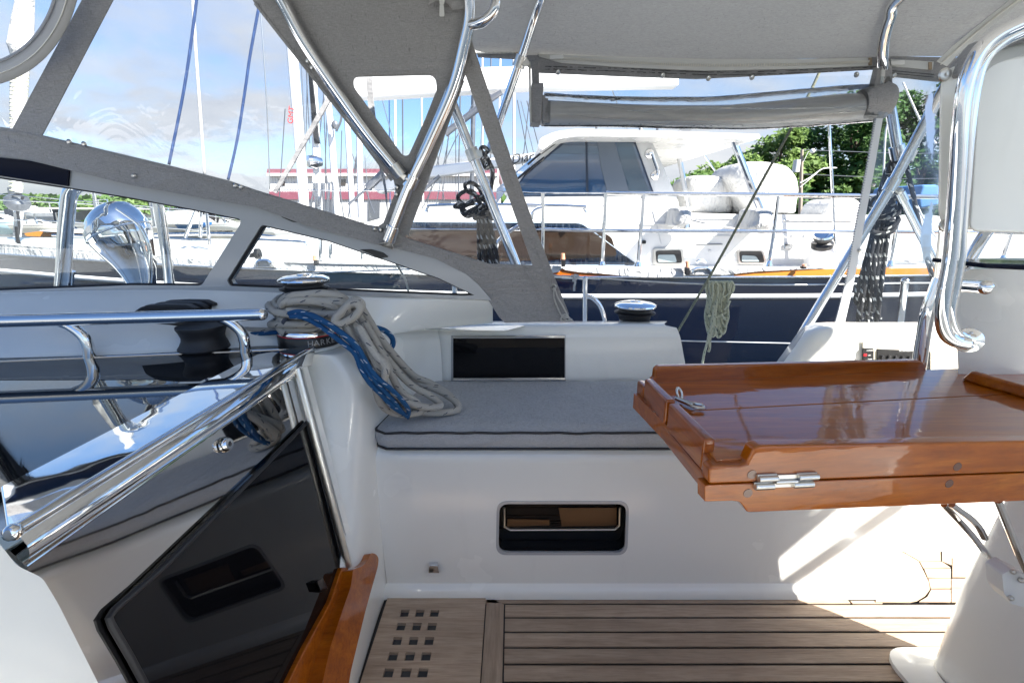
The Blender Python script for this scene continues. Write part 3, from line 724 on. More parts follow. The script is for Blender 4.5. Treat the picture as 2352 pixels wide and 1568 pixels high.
# ------------------------------------------------------------------ windscreen of the coachroof
def wy(px): return 1.17 + (px)/1132*.115 if px < 1132 else 1.285
def W_(px, py, off=0): return P(px, py, wy(px)-off)
ws = thing('windscreen', P(500, 665, 1.2), 'grey moulded side windscreen with two tinted panes under the spray hood', 'windscreen')
outer = [(-260, 300), (0, 350), (67, 360), (302, 418), (551, 462), (784, 519), (863, 556), (924, 570), (1000, 592), (1065, 625), (1100, 655), (1130, 691), (1122, 689), (790, 678), (600, 674), (300, 672), (0, 682), (-260, 690)]
w1 = roundpoly([(-200, 372), (0, 407), (155, 430), (291, 452), (430, 478), (553, 503), (551, 516), (463, 656), (300, 655), (0, 667), (-200, 676)], [3, 0, 0, 0, 0, 10, 6, 9, 0, 0, 3], 4)
w2 = roundpoly([(601, 516), (750, 551), (910, 605), (1008, 639), (1090, 678), (1060, 679), (528, 657), (521, 644)], [9, 0, 0, 0, 2, 0, 5, 3], 4)
mb = MB(); mb.panel([W_(*p) for p in outer], (0, .035, 0), [[W_(*p) for p in w1], [W_(*p) for p in w2]]); fr_ = mb.build('frame', M['gelcoat_grey'], ws, smooth=25)
for wq in (w1, w2):
    mb = MB(); mb.tube([W_(x, y, .003) + V(0, .012, 0) for x, y in wq], .0045, 6, closed=True); g_ = mb.build('gasket', M['rubber'], fr_)
    mb = MB(); mb.panel([W_(x, y) + V(0, .016, 0) for x, y in wq], (0, .005, 0)); mb.build('pane', M['glass'], ws, smooth=0)
mb = MB(); mb.panel([W_(x, y, .006) for x, y in [(-260, 318), (0, 362), (66, 369), (150, 386), (158, 392), (155, 428), (0, 404), (-200, 370)]], (0, .006, 0)); mb.build('navy_reflection', M['navy_gloss'], ws, smooth=0, bevel=.002)  # navy panel standing in for a dark reflection on the frame
for q, r_ in (([(825, 573), (850, 583), (872, 594), (893, 590), (880, 580), (852, 572)], 3), ([(645, 498), (672, 510), (700, 512), (698, 500), (670, 492)], 3)):
    mb = MB(); mb.panel([W_(x, y, .003) for x, y in roundpoly(q, r_, 3)], (0, .003, 0)); mb.build('cut_out', M['black'], fr_, smooth=0)

# ------------------------------------------------------------------ spray hood
DN = V(-.07, 1, .22).normalized(); DP = V(0, 1.275, .9)
def D_(px, py, off=0): return PP(px, py, DP - DN*off, DN)
hood = thing('spray_hood', D_(900, 560), 'dark grey canvas spray hood with clear windows on curved steel bows', 'spray hood')
outerc = [(-330, 262), (-150, 262), (0, 292), (28, 296), (188, 0), (300, -215), (460, -215), (581, -3) , (620, -215), (1010, -215), (1040, -100), (1075, 50), (1078, 77), (1196, 429), (1231, 527), (1307, 721), (1300, 737), (1160, 741), (1146, 728), (1122, 690), (1100, 655), (1065, 627), (1000, 594), (924, 574), (863, 561), (706, 519), (588, 476), (551, 470), (302, 426), (67, 368), (0, 357), (-330, 300)]
winF = [(259, 0), (96, 311), (386, 380), (524, 415), (588, 437), (784, 497), (845, 517), (868, 520), (880, 512), (907, 444), (908, 432), (904, 414), (796, 271), (581, 3), (470, -205), (366, -205)]
winM = roundpoly([(812, 178), (1001, 173), (1003, 215), (938, 358), (925, 358), (812, 200)], [22, 26, 12, 14, 14, 8], 5)
winA = [(1069, 173), (1094, 245), (1223, 609), (1124, 606), (930, 546), (1042, 245)]
mb = MB()
mb.panel([D_(*p) for p in [(-330, 262), (0, 292), (28, 296), (188, 0), (300, -215), (1010, -215)] + outerc[10:]], DN*.003, [[D_(*p) for p in winF], [D_(*p) for p in winM], [D_(*p) for p in winA]])
cv = mb.build('canvas', M['canvas'], hood, smooth=30)
for i, wq in enumerate((winF, winM, winA)):
    cc_ = sum((V(*p, 0) for p in wq), V(0, 0, 0))/len(wq)
    big_ = [((V(*p, 0)-cc_)*1.03+cc_)[:2] for p in wq]
    mb = MB(); mb.sheet([D_(*p, -.006) for p in big_]); mb.build('clear_window', M['vinyl'], hood, smooth=0)
# left front window beyond the strip
mb = MB(); mb.sheet([D_(*p, -.006) for p in [(-330, 270), (30, 300), (190, 0), (300, -205), (-330, -205)]]); mb.build('clear_window', M['vinyl'], hood, smooth=0)
# seams: raised double folds along the canvas edges
def seam(pts, wd_=9, off=.0025, m='canvas'):
    mb = MB(); ps = [V(*p, 0) for p in pts]
    L_ = []; R_ = []
    for i, p in enumerate(ps):
        d_ = (ps[min(i+1, len(ps)-1)] - ps[max(i-1, 0)]).normalized(); nn = V(-d_.y, d_.x, 0)
        L_.append(p+nn*wd_/2); R_.append(p-nn*wd_/2)
    mb.panel([D_(p.x, p.y, off) for p in L_+R_[::-1]], DN*.002); return mb.build('seam', M[m], cv, smooth=30)
seam([(1075, 95), (1187, 432), (1221, 529), (1296, 722)], 11)
seam(catmull([V(1150, 612, 0), V(1180, 640, 0), V(1255, 735, 0)], 4) and [(1205, 612), (1232, 660), (1262, 732)], 5)
seam([(0, 300), (60, 308), (200, 342), (386, 388), (524, 424), (700, 477), (870, 530)], 5)
seam([(585, 8), (700, 155), (796, 277), (900, 415)], 6); seam([(808, 215), (915, 362)], 5); seam([(815, 170), (1000, 165)], 5); seam([(1010, 195), (945, 360)], 5)
seam([(935, 540), (1035, 265), (1064, 185)], 6); seam([(935, 552), (1124, 613), (1222, 616)], 5)
# snap fasteners
for p in [(159, 326), (193, 331), (881, 0), (540, 427), (553, 430), (706, 140), (716, 155), (912, 430), (911, 446), (860, 526), (874, 528), (307, 404)]:
    if p == (881, 0): continue
    mb = MB(); mb.lathe([(0, .004), (.003, .0036), (.0055, .001), (.006, 0)], D_(*p, .003), -DN, 14); mb.build('snap', M['steel_dull'], cv)
# bows
def path(pts, Y, n_=8): return catmull([P(x, y, Y) for x, y in pts], n_)
b1 = [(640, -10), (700, 100), (790, 235), (850, 318), (915, 398)]
def DT(px, py, off=.016): return D_(px, py, off)
mb = MB(); mb.tube(catmull([DT(560, -120)] + [DT(*p) for p in b1], 6), .0125, 16); mb.build('bow', M['steel'], hood)
mb = MB(); mb.tube([DT(903, 378), DT(922, 403)], .0152, 16); mb.build('bow_socket', M['steel_dull'], hood)
b2_ = [(1078, -10), (1078, 40), (1066, 100), (1040, 200), (985, 330), (940, 428), (898, 540)]
mb = MB(); mb.tube(catmull([DT(1070, -120)] + [DT(*p) for p in b2_], 6), .0135, 16); bw = mb.build('bow', M['steel'], hood)
mb = MB(); mb.tube([DT(952, 404), DT(940, 430)], .0185, 16); mb.build('clamp', M['steel'], bw)
mb = MB(); mb.tube([DT(905, 520), DT(893, 552)], .0175, 16); mb.build('foot_socket', M['steel'], bw)
mb = MB(); mb.panel([DT(x, y, .022) for x, y in roundpoly([(914, 400), (936, 402), (948, 412), (942, 424), (932, 420)], 3, 2)], DN*.012); mb.build('knuckle', M['steel_dull'], bw, bevel=.001)
mb = MB(); mb.ball(DT(934, 411, .028), .005, 6); mb.build('pin', M['steel'], bw)
mb = MB(); mb.panel([DT(x, y, .02) for x, y in roundpoly([(866, 560), (884, 556), (888, 545), (899, 545), (900, 560), (904, 568), (902, 574)], 2, 2)], DN*.03); mb.build('deck_bracket', M['steel'], bw, bevel=.001)
# grab loop welded on the bow, top centre
mb = MB(); mb.tube(catmull([DT(1080, 57, .02), DT(1104, 52, .04), DT(1128, 34, .05), DT(1140, 5, .05), DT(1146, -60, .03)], 6), .0105, 14); mb.build('grab_loop', M['steel'], bw)
# roof skin from the side over to the far side
mb = MB(); e0 = [D_(x, -150) for x in (300, 620, 1010)]
rows = []
for k in range(13):
    t_ = k/12; yy = 1.12 + (.28-1.12)*t_; zz = 1.50 + .20*math.sin(math.pi*t_) - .02
    rows.append([V(-.84, yy, zz+.0), V(-.6, yy, zz+.03), V(-.3, yy, zz+.05), V(-.02, yy, zz+.03)])
mb.grid(rows); mb.build('roof_canvas', M['canvas_top'], hood, smooth=60)
# zip flap with its puller, top centre
mb = MB(); mb.panel([D_(x, y, .012) for x, y in [(985, -40), (1078, -40), (1080, 20), (1040, 24), (1028, 8), (1004, 3), (985, 14)]], DN*.004); mb.build('zip_flap', M['canvas'], cv, smooth=0, bevel=.001)
mb = MB(); mb.panel([D_(x, y, .018) for x, y in roundpoly([(1010, 10), (1019, 10), (1021, 38), (1009, 38)], 3, 3)], DN*.004); mb.panel([D_(x, y, .020) for x, y in [(1008, -5), (1022, -5), (1020, 10), (1010, 10)]], DN*.006); mb.build('zip_puller', M['zip'], hood, bevel=.0006)
# curved zip band of the front window (near the viewer, top left)
mb = MB(); cen = catmull([V(-40, 176, 0), V(20, 158, 0), V(70, 128, 0), V(110, 85, 0), V(140, 30, 0), V(160, -40, 0)], 5)
for off_, wd_, mt in ((0, 54, 'cover'), (.0035, 4, 'canvas'), (.0035, 3, 'zip_teeth')):
    mb = MB(); Lp = []; Rp = []
    sh = {54: 0, 4: -22, 3: 3}[wd_]
    for i, p in enumerate(cen):
        d_ = (cen[min(i+1, len(cen)-1)] - cen[max(i-1, 0)]).normalized(); nn = V(-d_.y, d_.x, 0)
        Lp.append(p+nn*(sh+wd_/2)); Rp.append(p+nn*(sh-wd_/2))
    mb.grid([[D_(a.x, a.y, .05+off_) for a in Lp], [D_(a.x, a.y, .05+off_) for a in Rp]])
    if wd_ == 54: zb = mb.build('zip_band', mat('grey_tape', (.42, .42, .42), .9), hood, smooth=60, solid=.002)
    else: mb.build('zip_line', M[mt], zb, smooth=60, solid=.001)
# lashing at the foot of the gusset
mb = MB(); mb.tube(catmull([D_(x, y, .008) for x, y in [(1273, 660), (1272, 680), (1280, 705), (1292, 728), (1304, 736), (1314, 735), (1306, 728), (1294, 705), (1280, 680), (1274, 660)]], 5), .0022, 6)
mb.tube(catmull([D_(x, y, .010) for x, y in [(1290, 722), (1298, 728), (1310, 732), (1300, 738), (1288, 734), (1296, 722), (1306, 730), (1316, 738)]], 5), .0026, 6); mb.build('lashing', M['rope_plain'], hood)
mb = MB(); mb.lathe([(.0045, .001), (.007, .003), (.009, 0)], D_(1271, 659, .003), -DN, 14); mb.build('eyelet', M['steel_dull'], cv)
# strut outside the aft window
st = thing('hood_strut', P(1198, 609, 1.5), 'polished steel strut with clamp slanting outside the spray hood side window', 'strut')
mb = MB(); mb.tube([P(1030, 215, 1.5), P(1198, 640, 1.5)], .0145, 14); mb.build('tube', M['steel'], st)
mb = MB(); mb.tube([P(1081, 342, 1.5), P(1091, 368, 1.5)], .0195, 14); cp_ = mb.build('clamp', M['steel_dull'], st)
mb = MB(); mb.panel([P(x, y, 1.485) for x, y in [(1090, 342), (1106, 346), (1108, 358), (1094, 362)]], (0, .014, 0)); mb.build('clamp_ear', M['steel_dull'], cp_, bevel=.001)
# ------------------------------------------------------------------ bimini
bi = thing('bimini', V(.9, .7, 1.5), 'dark grey canvas bimini roof stretched over curved steel bows overhead', 'bimini')
YE = 1.75
def bim(Y):
    t_ = (Y-YC)/(YE-YC); return 1.873 - .375*abs(t_)**2.3
xs = [-.14, .0, .18, .5, .9, 1.25, 1.42, 1.60, 1.88, 2.13]
mb = MB(); rows = []
edge = {}
for X in xs:
    row = []
    for k in range(33):
        Y = YE - (YE-(-.35))*k/32
        sag = -.018*math.sin(math.pi*min(1, max(0, (X-.05)/1.25))) if X < 1.3 else -.01*math.sin(math.pi*(X-1.3)/.7)
        row.append(V(X, Y, bim(Y) + sag + .003*noise.noise(V(X*3, Y*3, 0))))
    rows.append(row)
mb.grid(rows); bc = mb.build('canvas', M['canvas_top'], bi, smooth=60, sub=1)
# hem: vertical band, zip tape, lower band (all hang on the edge, Y ~ YE)
def edge_z(X): return bim(YE) - .018*math.sin(math.pi*min(1, max(0, (X-.05)/1.25)))
def hem(pts, mname, off=0, name='hem', par=bc, th=.003):
    mb = MB(); mb.panel([P(x, y, YE-off) for x, y in pts], (0, th, 0)); return mb.build(name, M[mname], par, smooth=0)
hem([(1086, 96), (1200, 96), (1244, 110), (1400, 126), (1620, 134), (1850, 136), (2010, 128), (2180, 132), (2420, 140), (2420, 190), (2152, 188), (2035, 175), (2035, 162), (2010, 160), (1800, 172), (1600, 182), (1430, 176), (1240, 168), (1205, 150), (1195, 137), (1098, 132)], 'canvas')
zt_ = hem([(1236, 115), (1290, 122), (1430, 131), (1620, 136), (1850, 136), (2002, 132), (2004, 151), (1850, 158), (1620, 163), (1430, 155), (1290, 145), (1238, 130)], 'zip', .004, 'zip_tape')
z2_ = hem([(1089, 110), (1186, 109), (1188, 120), (1092, 124)], 'zip', .004, 'zip_tape'); z3_ = hem([(2046, 136), (2145, 142), (2142, 161), (2046, 152)], 'zip', .004, 'zip_tape')
# teeth of the long zip
mb = MB(); tp = catmull([V(*p, 0) for p in [(1290, 133), (1430, 142), (1620, 149.5), (1850, 147), (1998, 141)]], 40)
for i, p in enumerate(tp[:-1]):
    c = P(p.x, p.y, YE-.008); mb.box((c.x-.0016, c.y, c.z-.0034), (c.x+.0016, c.y+.003, c.z+.0034))
mb.build('zip_teeth', M['zip_teeth'], zt_, smooth=0)
mb = MB()
for k in range(17):
    c = P(1238+k*3.2, 125+k*.55, YE-.008); mb.box((c.x-.0013, c.y, c.z-.004), (c.x+.0013, c.y+.003, c.z+.003))
for k in range(30):
    c = P(1096+k*3, 122-k*.07, YE-.008); mb.box((c.x-.0012, c.y, c.z-.003), (c.x+.0012, c.y+.003, c.z+.003))
mb.build('zip_teeth', M['zip_teeth'], zt_, smooth=0)
for x, y in ((1272, 131), (2056, 144)):
    mb = MB(); mb.panel([P(a+x, b+y, YE-.012) for a, b in roundpoly([(-9, -4), (22, -6), (23, 4), (-9, 5)], 2, 2)], (0, .005, 0)); mb.build('zip_puller', M['white'], bi, bevel=.001)
for x, y in ((1186, 114), (2000, 141), (2138, 151)):
    mb = MB(); mb.panel([P(a+x, b+y, YE-.0075) for a, b in [(-4, -8), (3, -8), (3, 9), (-4, 9)]], (0, .003, 0)); mb.build('zip_stop', M['tape_tan'], bi, smooth=0)
# diagonal zip tape, top right
mb = MB(); za = [(2153, 141), (2190, 105), (2260, 48), (2352, -25), (2420, -80)]; zb_ = [(2176, 152), (2205, 120), (2275, 62), (2360, -5), (2430, -60)]
mb.panel([P(x, y, 1.60) for x, y in za] + [P(x, y, 1.60) for x, y in zb_[::-1]], (0, .003, 0)); dz = mb.build('zip_tape', M['zip'], bi, smooth=0)
mb = MB()
for k in range(70):
    t_ = k/70; c = P(2163+t_*230, 146-t_*182-8*math.sin(math.pi*t_), 1.595); mb.box((c.x-.0014, c.y, c.z-.003), (c.x+.0014, c.y+.003, c.z+.003))
mb.build('zip_teeth', M['zip_teeth'], dz, smooth=0)
# faded stitching marks on the hem: dark dabs
random.seed(3)
for row_ in (0, 1):
    mb = MB()
    tp = catmull([V(*p, 0) for p in [(1252, 155), (1430, 160), (1640, 168), (1850, 163), (2012, 156)]], 30)
    for i in range(len(tp)-1):
        if random.random() < .78:
            a = tp[i]; b = tp[i+1]; w_ = random.uniform(.5, 1.8); dy = row_*6 + random.uniform(-.5, .5)
            mb.panel([P(a.x, a.y-w_/2+dy-2, YE-.0045), P(b.x, b.y-w_/2+dy-2, YE-.0045), P(b.x, b.y+w_/2+dy-2, YE-.0045), P(a.x, a.y+w_/2+dy-2, YE-.0045)], (0, .001, 0))
    for i in range(40):
        x = 2050+i*2.4; y = 163+i*.22+row_*6; mb.panel([P(x, y-.8, YE-.0045), P(x+2, y-.8, YE-.0045), P(x+2, y+.6, YE-.0045), P(x, y+.6, YE-.0045)], (0, .001, 0))
    mb.build('stitching', M['black'], bc, smooth=0)
for x, y in ((1282, 166), (1522, 173.5), (1627, 180), (1727, 178), (1967, 172), (2053, 174)):
    mb = MB(); mb.lathe([(0, .003), (.003, .004), (.006, .005), (.0085, .002), (.009, 0)], P(x, y, YE-.003), (0, -1, 0), 14); mb.build('snap', M['steel_dull'], bc)
# bows
def bow(X, lab, r=.0145, skew=0, y0=YE):
    mb = MB(); pts = []
    for k in range(41):
        Y = y0 - (y0+.30)*k/40; pts.append(V(X + skew*(y0-Y), Y-.0, bim(Y) - .026))
    mb.tube(pts, r, 14); return mb.build('bow', M['steel'], bi)
mb = MB(); pts = catmull([P(1128, 345, 1.70), P(1140, 300, 1.70), P(1165, 225, 1.69), P(1195, 140, 1.66), P(1245, -5, 1.585), V(.16, 1.35, 1.66), V(.22, 1.0, 1.80), V(.24, .6, 1.83), V(.22, 0, 1.66)], 8)
mb.tube(pts, .0135, 14); ba = mb.build('bow', M['steel'], bi)
mb = MB(); mb.tube([P(1190, 155, 1.665), P(1199, 128, 1.655)], .019, 14); mb.build('clamp', M['steel_dull'], ba)
mb = MB(); mb.panel([P(x, y, 1.645) for x, y in roundpoly([(1197, 130), (1213, 136), (1217, 148), (1208, 152), (1192, 148)], 3, 2)], (0, .012, 0)); mb.build('clamp_ear', M['steel_dull'], ba, bevel=.001)
mb = MB(); mb.tube([P(1126, 352, 1.70), P(1133, 330, 1.70)], .018, 14); mb.build('end_fitting', M['steel_dull'], ba)
mb = MB(); pts = catmull([P(2064, 360, 1.80), P(2045, 250, 1.80), P(2032, 200, 1.78), P(2028, 140, 1.70), P(2031, 90, 1.66), P(2045, 40, 1.62), P(2072, -10, 1.57), V(1.17, 1.35, 1.665), V(1.24, 1.05, 1.77), V(1.28, .7, 1.83), V(1.26, 0, 1.70)], 8)
mb.tube(pts, .0165, 14); bb = mb.build('bow', M['steel'], bi)
mb = MB(); mb.tube([P(2059, 335, 1.80), P(2065, 365, 1.80)], .024, 14); mb.build('end_fitting', M['steel'], bb)
# unseen tubes added aft of the bimini to throw stripes on the bench front
for p_, q_ in (((.60, 1.08, -.10), (1.02, 1.08, .30)), ((.62, 1.08, .04), (.84, 1.08, .29))):
    e_ = V(.60, -.47, .66); a_ = V(*p_)+e_*2.2; b_ = V(*q_)+e_*2.32
    mb = MB(); mb.tube([a_ - (b_-a_)*.3, b_], .021, 14); mb.build('stripe_tube', M['steel'], bi)
# struts of the bimini
mb = MB(); mb.tube([P(2200, 150, 1.68), P(2152, 231, 1.70), P(2040, 440, 1.72), P(1880, 705, 1.72), P(1802, 836, 1.70)], .0165, 14); ds = mb.build('strut', M['steel'], bi)
mb = MB(); mb.tube([P(2055, 412, 1.72), P(2040, 440, 1.72)], .0215, 14); mb.build('clamp', M['steel'], ds)
mb = MB(); mb.tube([P(2092, 345, 1.72), P(2080, 370, 1.72)], .0205, 14); mb.build('clamp', M['steel'], ds)
mb = MB(); mb.ball(P(2066, 438, 1.71), .012, 8); mb.build('knuckle', M['steel_dull'], ds)
mb = MB(); mb.tube([P(2068, 446, 1.74), P(2104, 520, 1.74), P(2160, 625, 1.74)], .0125, 14); d2_ = mb.build('strut', M['steel'], bi)
mb = MB(); mb.tube([P(2066, 442, 1.74), P(2076, 462, 1.74)], .0165, 14); mb.build('end_fitting', M['steel'], d2_)
# ------------------------------------------------------------------ rolled side curtain
rc_ = thing('rolled_curtain', P(1640, 285, 1.74), 'rolled up clear vinyl side curtain with grey canvas ends hanging under the bimini edge', 'curtain')
YR = 1.73
mb = MB(); nX = 60; rows = []
for i in range(nX+1):
    t_ = i/nX; px = 1236 + (2040-1236)*t_; row = []
    for k in range(9):
        s_ = k/8; y0 = 172 + 6*math.sin(math.pi*t_); y1 = 250; py = y0+(y1-y0)*s_
        p = P(px, py, YR); p.y += .012*math.sin(t_*9+s_*3)*s_ + .006*noise.noise(V(t_*8, s_*3, 1)); row.append(p)
    rows.append(row)
mb.grid(rows); mb.build('clear_sheet', M['vinyl_wavy'], rc_, smooth=180)
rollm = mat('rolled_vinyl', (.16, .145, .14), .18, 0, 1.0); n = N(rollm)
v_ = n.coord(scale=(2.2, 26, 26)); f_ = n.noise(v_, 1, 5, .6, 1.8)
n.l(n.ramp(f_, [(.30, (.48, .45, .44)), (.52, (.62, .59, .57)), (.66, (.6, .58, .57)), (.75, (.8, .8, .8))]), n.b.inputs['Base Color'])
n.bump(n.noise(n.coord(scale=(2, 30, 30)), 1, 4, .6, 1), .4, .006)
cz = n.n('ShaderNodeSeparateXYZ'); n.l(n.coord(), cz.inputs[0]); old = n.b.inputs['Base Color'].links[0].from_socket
n.l(n.mix(n.ramp(n.math('MULTIPLY', n.math('ADD', cz.outputs[2], .01), 20), [(.25, .9), (.75, 0)]), old, (.95, .92, .90)), n.b.inputs['Base Color'])  # pale lower edge: sky light through the vinyl, painted into the colour
mb = MB(); rows = []
for i in range(nX+1):
    t_ = i/nX; px = 1240 + (2030-1240)*t_; up = 233 + 14*math.sin(math.pi*min(1, t_*1.15)) - 13*max(0, t_-.55)/.45*1.3 + 0; dn = 282 + 4*math.sin(math.pi*t_) - 12*max(0, t_-.6)/.4
    if t_ < .3: up += 0
    cpt = P(px, (up+dn)/2, YR); hh = (dn-up)/2/1100*YR*1.0; row = []
    for k in range(20):
        a_ = 2*math.pi*k/20; rr = 1 + .05*math.sin(3*a_+t_*5)
        row.append(cpt + V(0, math.cos(a_)*.036*rr, math.sin(a_)*hh*rr))
    row.append(row[0]); rows.append(row)
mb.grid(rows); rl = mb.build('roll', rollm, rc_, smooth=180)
mb = MB(); rows = []
for i in range(nX+1):
    t_ = i/nX; px = 1250 + (2025-1250)*t_; up = 220 + 10*math.sin(math.pi*min(1, t_*1.1)) - 22*max(0, t_-.5)/.5; dn = 285 + 5*math.sin(math.pi*t_) - 12*max(0, t_-.6)/.4
    cpt = P(px, (up+dn)/2, YR); hh = (dn-up)/2/1100*YR*1.02; row = []
    for k in range(20):
        a_ = 2*math.pi*k/20; rr = 1 + .05*math.sin(2*a_+t_*7)+.02*noise.noise(V(t_*12, a_, 0)); row.append(cpt + V(0, math.cos(a_)*.043*rr, math.sin(a_)*hh*rr))
    row.append(row[0]); rows.append(row)
mb.grid(rows); mb.build('outer_wrap', M['vinyl_wavy'], rc_, smooth=180)
# folded sheet lines
for q in ([(1254, 227), (1300, 228), (1400, 245), (1530, 266)], [(1440, 256), (1520, 252), (1600, 249), (1800, 250), (2000, 246)], [(1300, 262), (1420, 276), (1560, 281), (1700, 277), (1800, 277), (2000, 250)]):
    mb = MB(); mb.tube(catmull([P(x, y-0, YR-.047) for x, y in q], 8), .0012, 5); mb.build('fold', M['vinyl_wavy'], rc_)
# water drops under the roll
mb = MB(); random.seed(5)
for i in range(150):
    t_ = random.random(); px = 1245+t_*740; py = 283 + 5*math.sin(math.pi*t_) - 12*max(0, t_-.6)/.4
    mb.ball(P(px, py+random.uniform(-1, 2), YR-.01+random.uniform(-.01, .01)), random.uniform(.0012, .0028), 4)
dw = mb.build('water_drops', M['glass'], rl); dw['kind'] = 'stuff'
# canvas ends
hm = [(1217, 138), (1244, 140), (1246, 192), (1236, 192), (1236, 280), (1219, 281)]
mb = MB(); mb.panel([P(x, y, YR-.05) for x, y in [(1221, 190), (1249, 190), (1247, 220), (1242, 282), (1219, 281)]], (0, .09, 0)); mb.panel([P(x, y, YR-.02) for x, y in [(1220, 138), (1238, 140), (1239, 192), (1222, 192)]], (0, .006, 0))
mb.build('canvas_end', M['canvas'], rc_, smooth=30, bevel=.004)
for k in range(3):
    mb = MB(); x0_ = 1247+k*6; mb.panel([P(x, y, YR-.045+k*.003) for x, y in [(x0_-1, 218+k*7), (x0_+6, 218+k*7), (x0_+5, 281), (x0_-1, 281)]], (0, .08-k*.004, 0)); mb.build('layer', M['canvas'], rc_, bevel=.002)
mb = MB(); mb.panel([P(x, y, YR-.055) for x, y in [(1214, 142), (1219, 142), (1221, 281), (1217, 281)]], (0, .01, 0)); mb.build('zip_tape', M['zip'], rc_, smooth=0)
mb = MB()
for k in range(60): c = P(1217+k*.03, 145+k*2.25, YR-.058); mb.box((c.x-.003, c.y, c.z-.001), (c.x+.002, c.y+.003, c.z+.001))
mb.build('zip_teeth', M['zip_teeth'], rc_, smooth=0)
cE = P(2020, 236, YR); 
for k in range(4):
    mb = MB(); px0 = 1975+k*13; px1 = px0+22; R0 = (30+k*2.2)/1100*YR*1.0
    ca = P(px0, 240-k*1.5, YR-.004); cb_ = P(px1, 239-k*2, YR-.004); mb.tube([ca, ca.lerp(cb_, .5)+V(0, 0, .002), cb_], [R0*.92, R0*1.02, R0*(.98 if k < 3 else .9)], 26); mb.build('canvas_wrap', M['canvas'], rc_, smooth=50)
mb = MB(); mb.panel([P(x, y, YR-.02) for x, y in [(2020, 150), (2050, 150), (2052, 205), (2036, 212), (2005, 210), (2010, 190)]], (0, .03, 0)); mb.build('canvas_tab', M['canvas'], rc_, bevel=.004)
mb = MB(); mb.panel([P(x, y, YR-.024) for x, y in [(2026, 154), (2034, 154), (2032, 190), (2022, 200)]], (0, .004, 0)); mb.build('zip_tape', M['zip'], rc_, smooth=0)
# ------------------------------------------------------------------ hanging clear curtain with zip (right)
hc = thing('clear_curtain', P(1950, 750, 1.62), 'clear vinyl side curtain with white zipped edge hanging at the right of the opening', 'curtain')
def CY(px, py): return 1.70 - .12*(py-200)/550
mb = MB(); rows = []
for i in range(26):
    s_ = i/25; row = []
    py = 176 + (756-176)*s_; xl_ = 2022 - 18*math.sin(0) - (2022-1930)*max(0, (s_-.05))**1.15; xr = 2160 + 12*s_
    for k in range(14):
        t_ = k/13; p = P(xl_+(xr-xl_)*t_, py, CY(0, py)); p.y += .004*math.sin(t_*5+s_*3)*math.sin(math.pi*t_) + .004*noise.noise(V(t_*5, s_*7, 2)); row.append(p)
    rows.append(row)
mb.grid(rows); mb.build('sheet', M['vinyl_side'], hc, smooth=180)
zl = [(2011, 272), (1990, 390), (1965, 520), (1944, 640), (1917, 752)]; zr_ = [(2028, 272), (2008, 390), (1984, 520), (1963, 640), (1937, 755)]
mb = MB(); a_ = catmull([P(x, y, CY(x, y)-.008) for x, y in zl], 6); b_ = catmull([P(x, y, CY(x, y)-.008) for x, y in zr_], 6); mb.panel(a_+b_[::-1], (0, .003, 0)); zz_ = mb.build('zip_tape', mat('milky_tape', (.68, .69, .70), .5), hc, smooth=0)
mb = MB(); a_ = catmull([V(x, y, 0) for x, y in zl], 42)
for p in a_[::2]:
    c = P(p.x, p.y, CY(p.x, p.y)-.012); mb.box((c.x-.003, c.y, c.z-.0014), (c.x+.003, c.y+.004, c.z+.0014))
mb.build('zip_teeth', M['grey_metal'], zz_, smooth=0)
for x, y in ((2007, 425), (1975, 575)):
    mb = MB(); mb.ball(P(x, y, CY(x, y)-.012), .006, 6); mb.build('snap', M['steel_dull'], hc)
# right hand zip edge, near the pod
mb = MB(); mb.panel([P(x, y, 1.52) for x, y in [(2159, 520), (2182, 520), (2170, 660), (2150, 670), (2146, 640)]], (0, .004, 0)); mb.build('edge_tape', M['zip'], hc, smooth=0)
mb = MB()
for k in range(34):
    c = P(2166-k*.35, 532+k*3.9, 1.515); mb.box((c.x-.0015, c.y, c.z-.0012), (c.x+.0015, c.y+.003, c.z+.0012))
mb.build('zip_holes', M['black'], hc, smooth=0)

# ------------------------------------------------------------------ cushion
cu = thing('seat_cushion', V(.2, 1.25, .437), 'flat grey fabric bench cushion with black piping under the rope coil', 'cushion')
zt = .488
def cush_outline(o=0):
    q = [(-.345-o, 1.068-o), (.92+o, 1.068-o), (.92+o, 1.436+o*.3), (-.262-o, 1.436+o*.3), (-.32-o, 1.25)]
    return roundpoly(q, .02, 4)
mb = MB(); base = cush_outline(0); nX_, nY_ = 90, 26
cxx, cyy = .3, 1.25
rows = []
for i in range(nX_+1):
    row = []
    for k in range(nY_+1):
        t_ = i/nX_; s_ = k/nY_; xl_ = -.343 + .083*s_**1.3 + .034*(1-math.sqrt(max(0, 1-(1-min(1, s_/.10))**2))); X = xl_ + (.92-xl_)*t_; Y = 1.068 + .368*s_
        if i in (0,): X += .003
        ed = min(1, min(t_*28, (1-t_)*28, s_*9, (1-s_)*9)); z = zt - .003 + .011*math.sin(ed*math.pi/2) + .0022*noise.noise(V(X*22, 3, Y*9))*(1-ed)
        wr = noise.noise(V(X*9+Y*6, Y*3, 0))*.35 + .65*noise.noise(V(X*26+Y*10, Y*2.5, 3))
        z += .009*wr*ed*math.exp(-((X-.35)/.42)**2) + .0025*noise.noise(V(X*5, Y*5, 5))*ed
        row.append(V(X, Y, z))
    rows.append(row)
mb.grid(rows); top_c = mb.build('top', M['cushion_fabric'], cu, smooth=180)
rim_t = [rows[0][k] for k in range(nY_, -1, -1)] + [rows[i][0] for i in range(1, nX_+1)]
mb = MB(); low_ = [V(p.x + (0 if j > nY_ else .001), p.y+.001, .442) for j, p in enumerate(rim_t)]
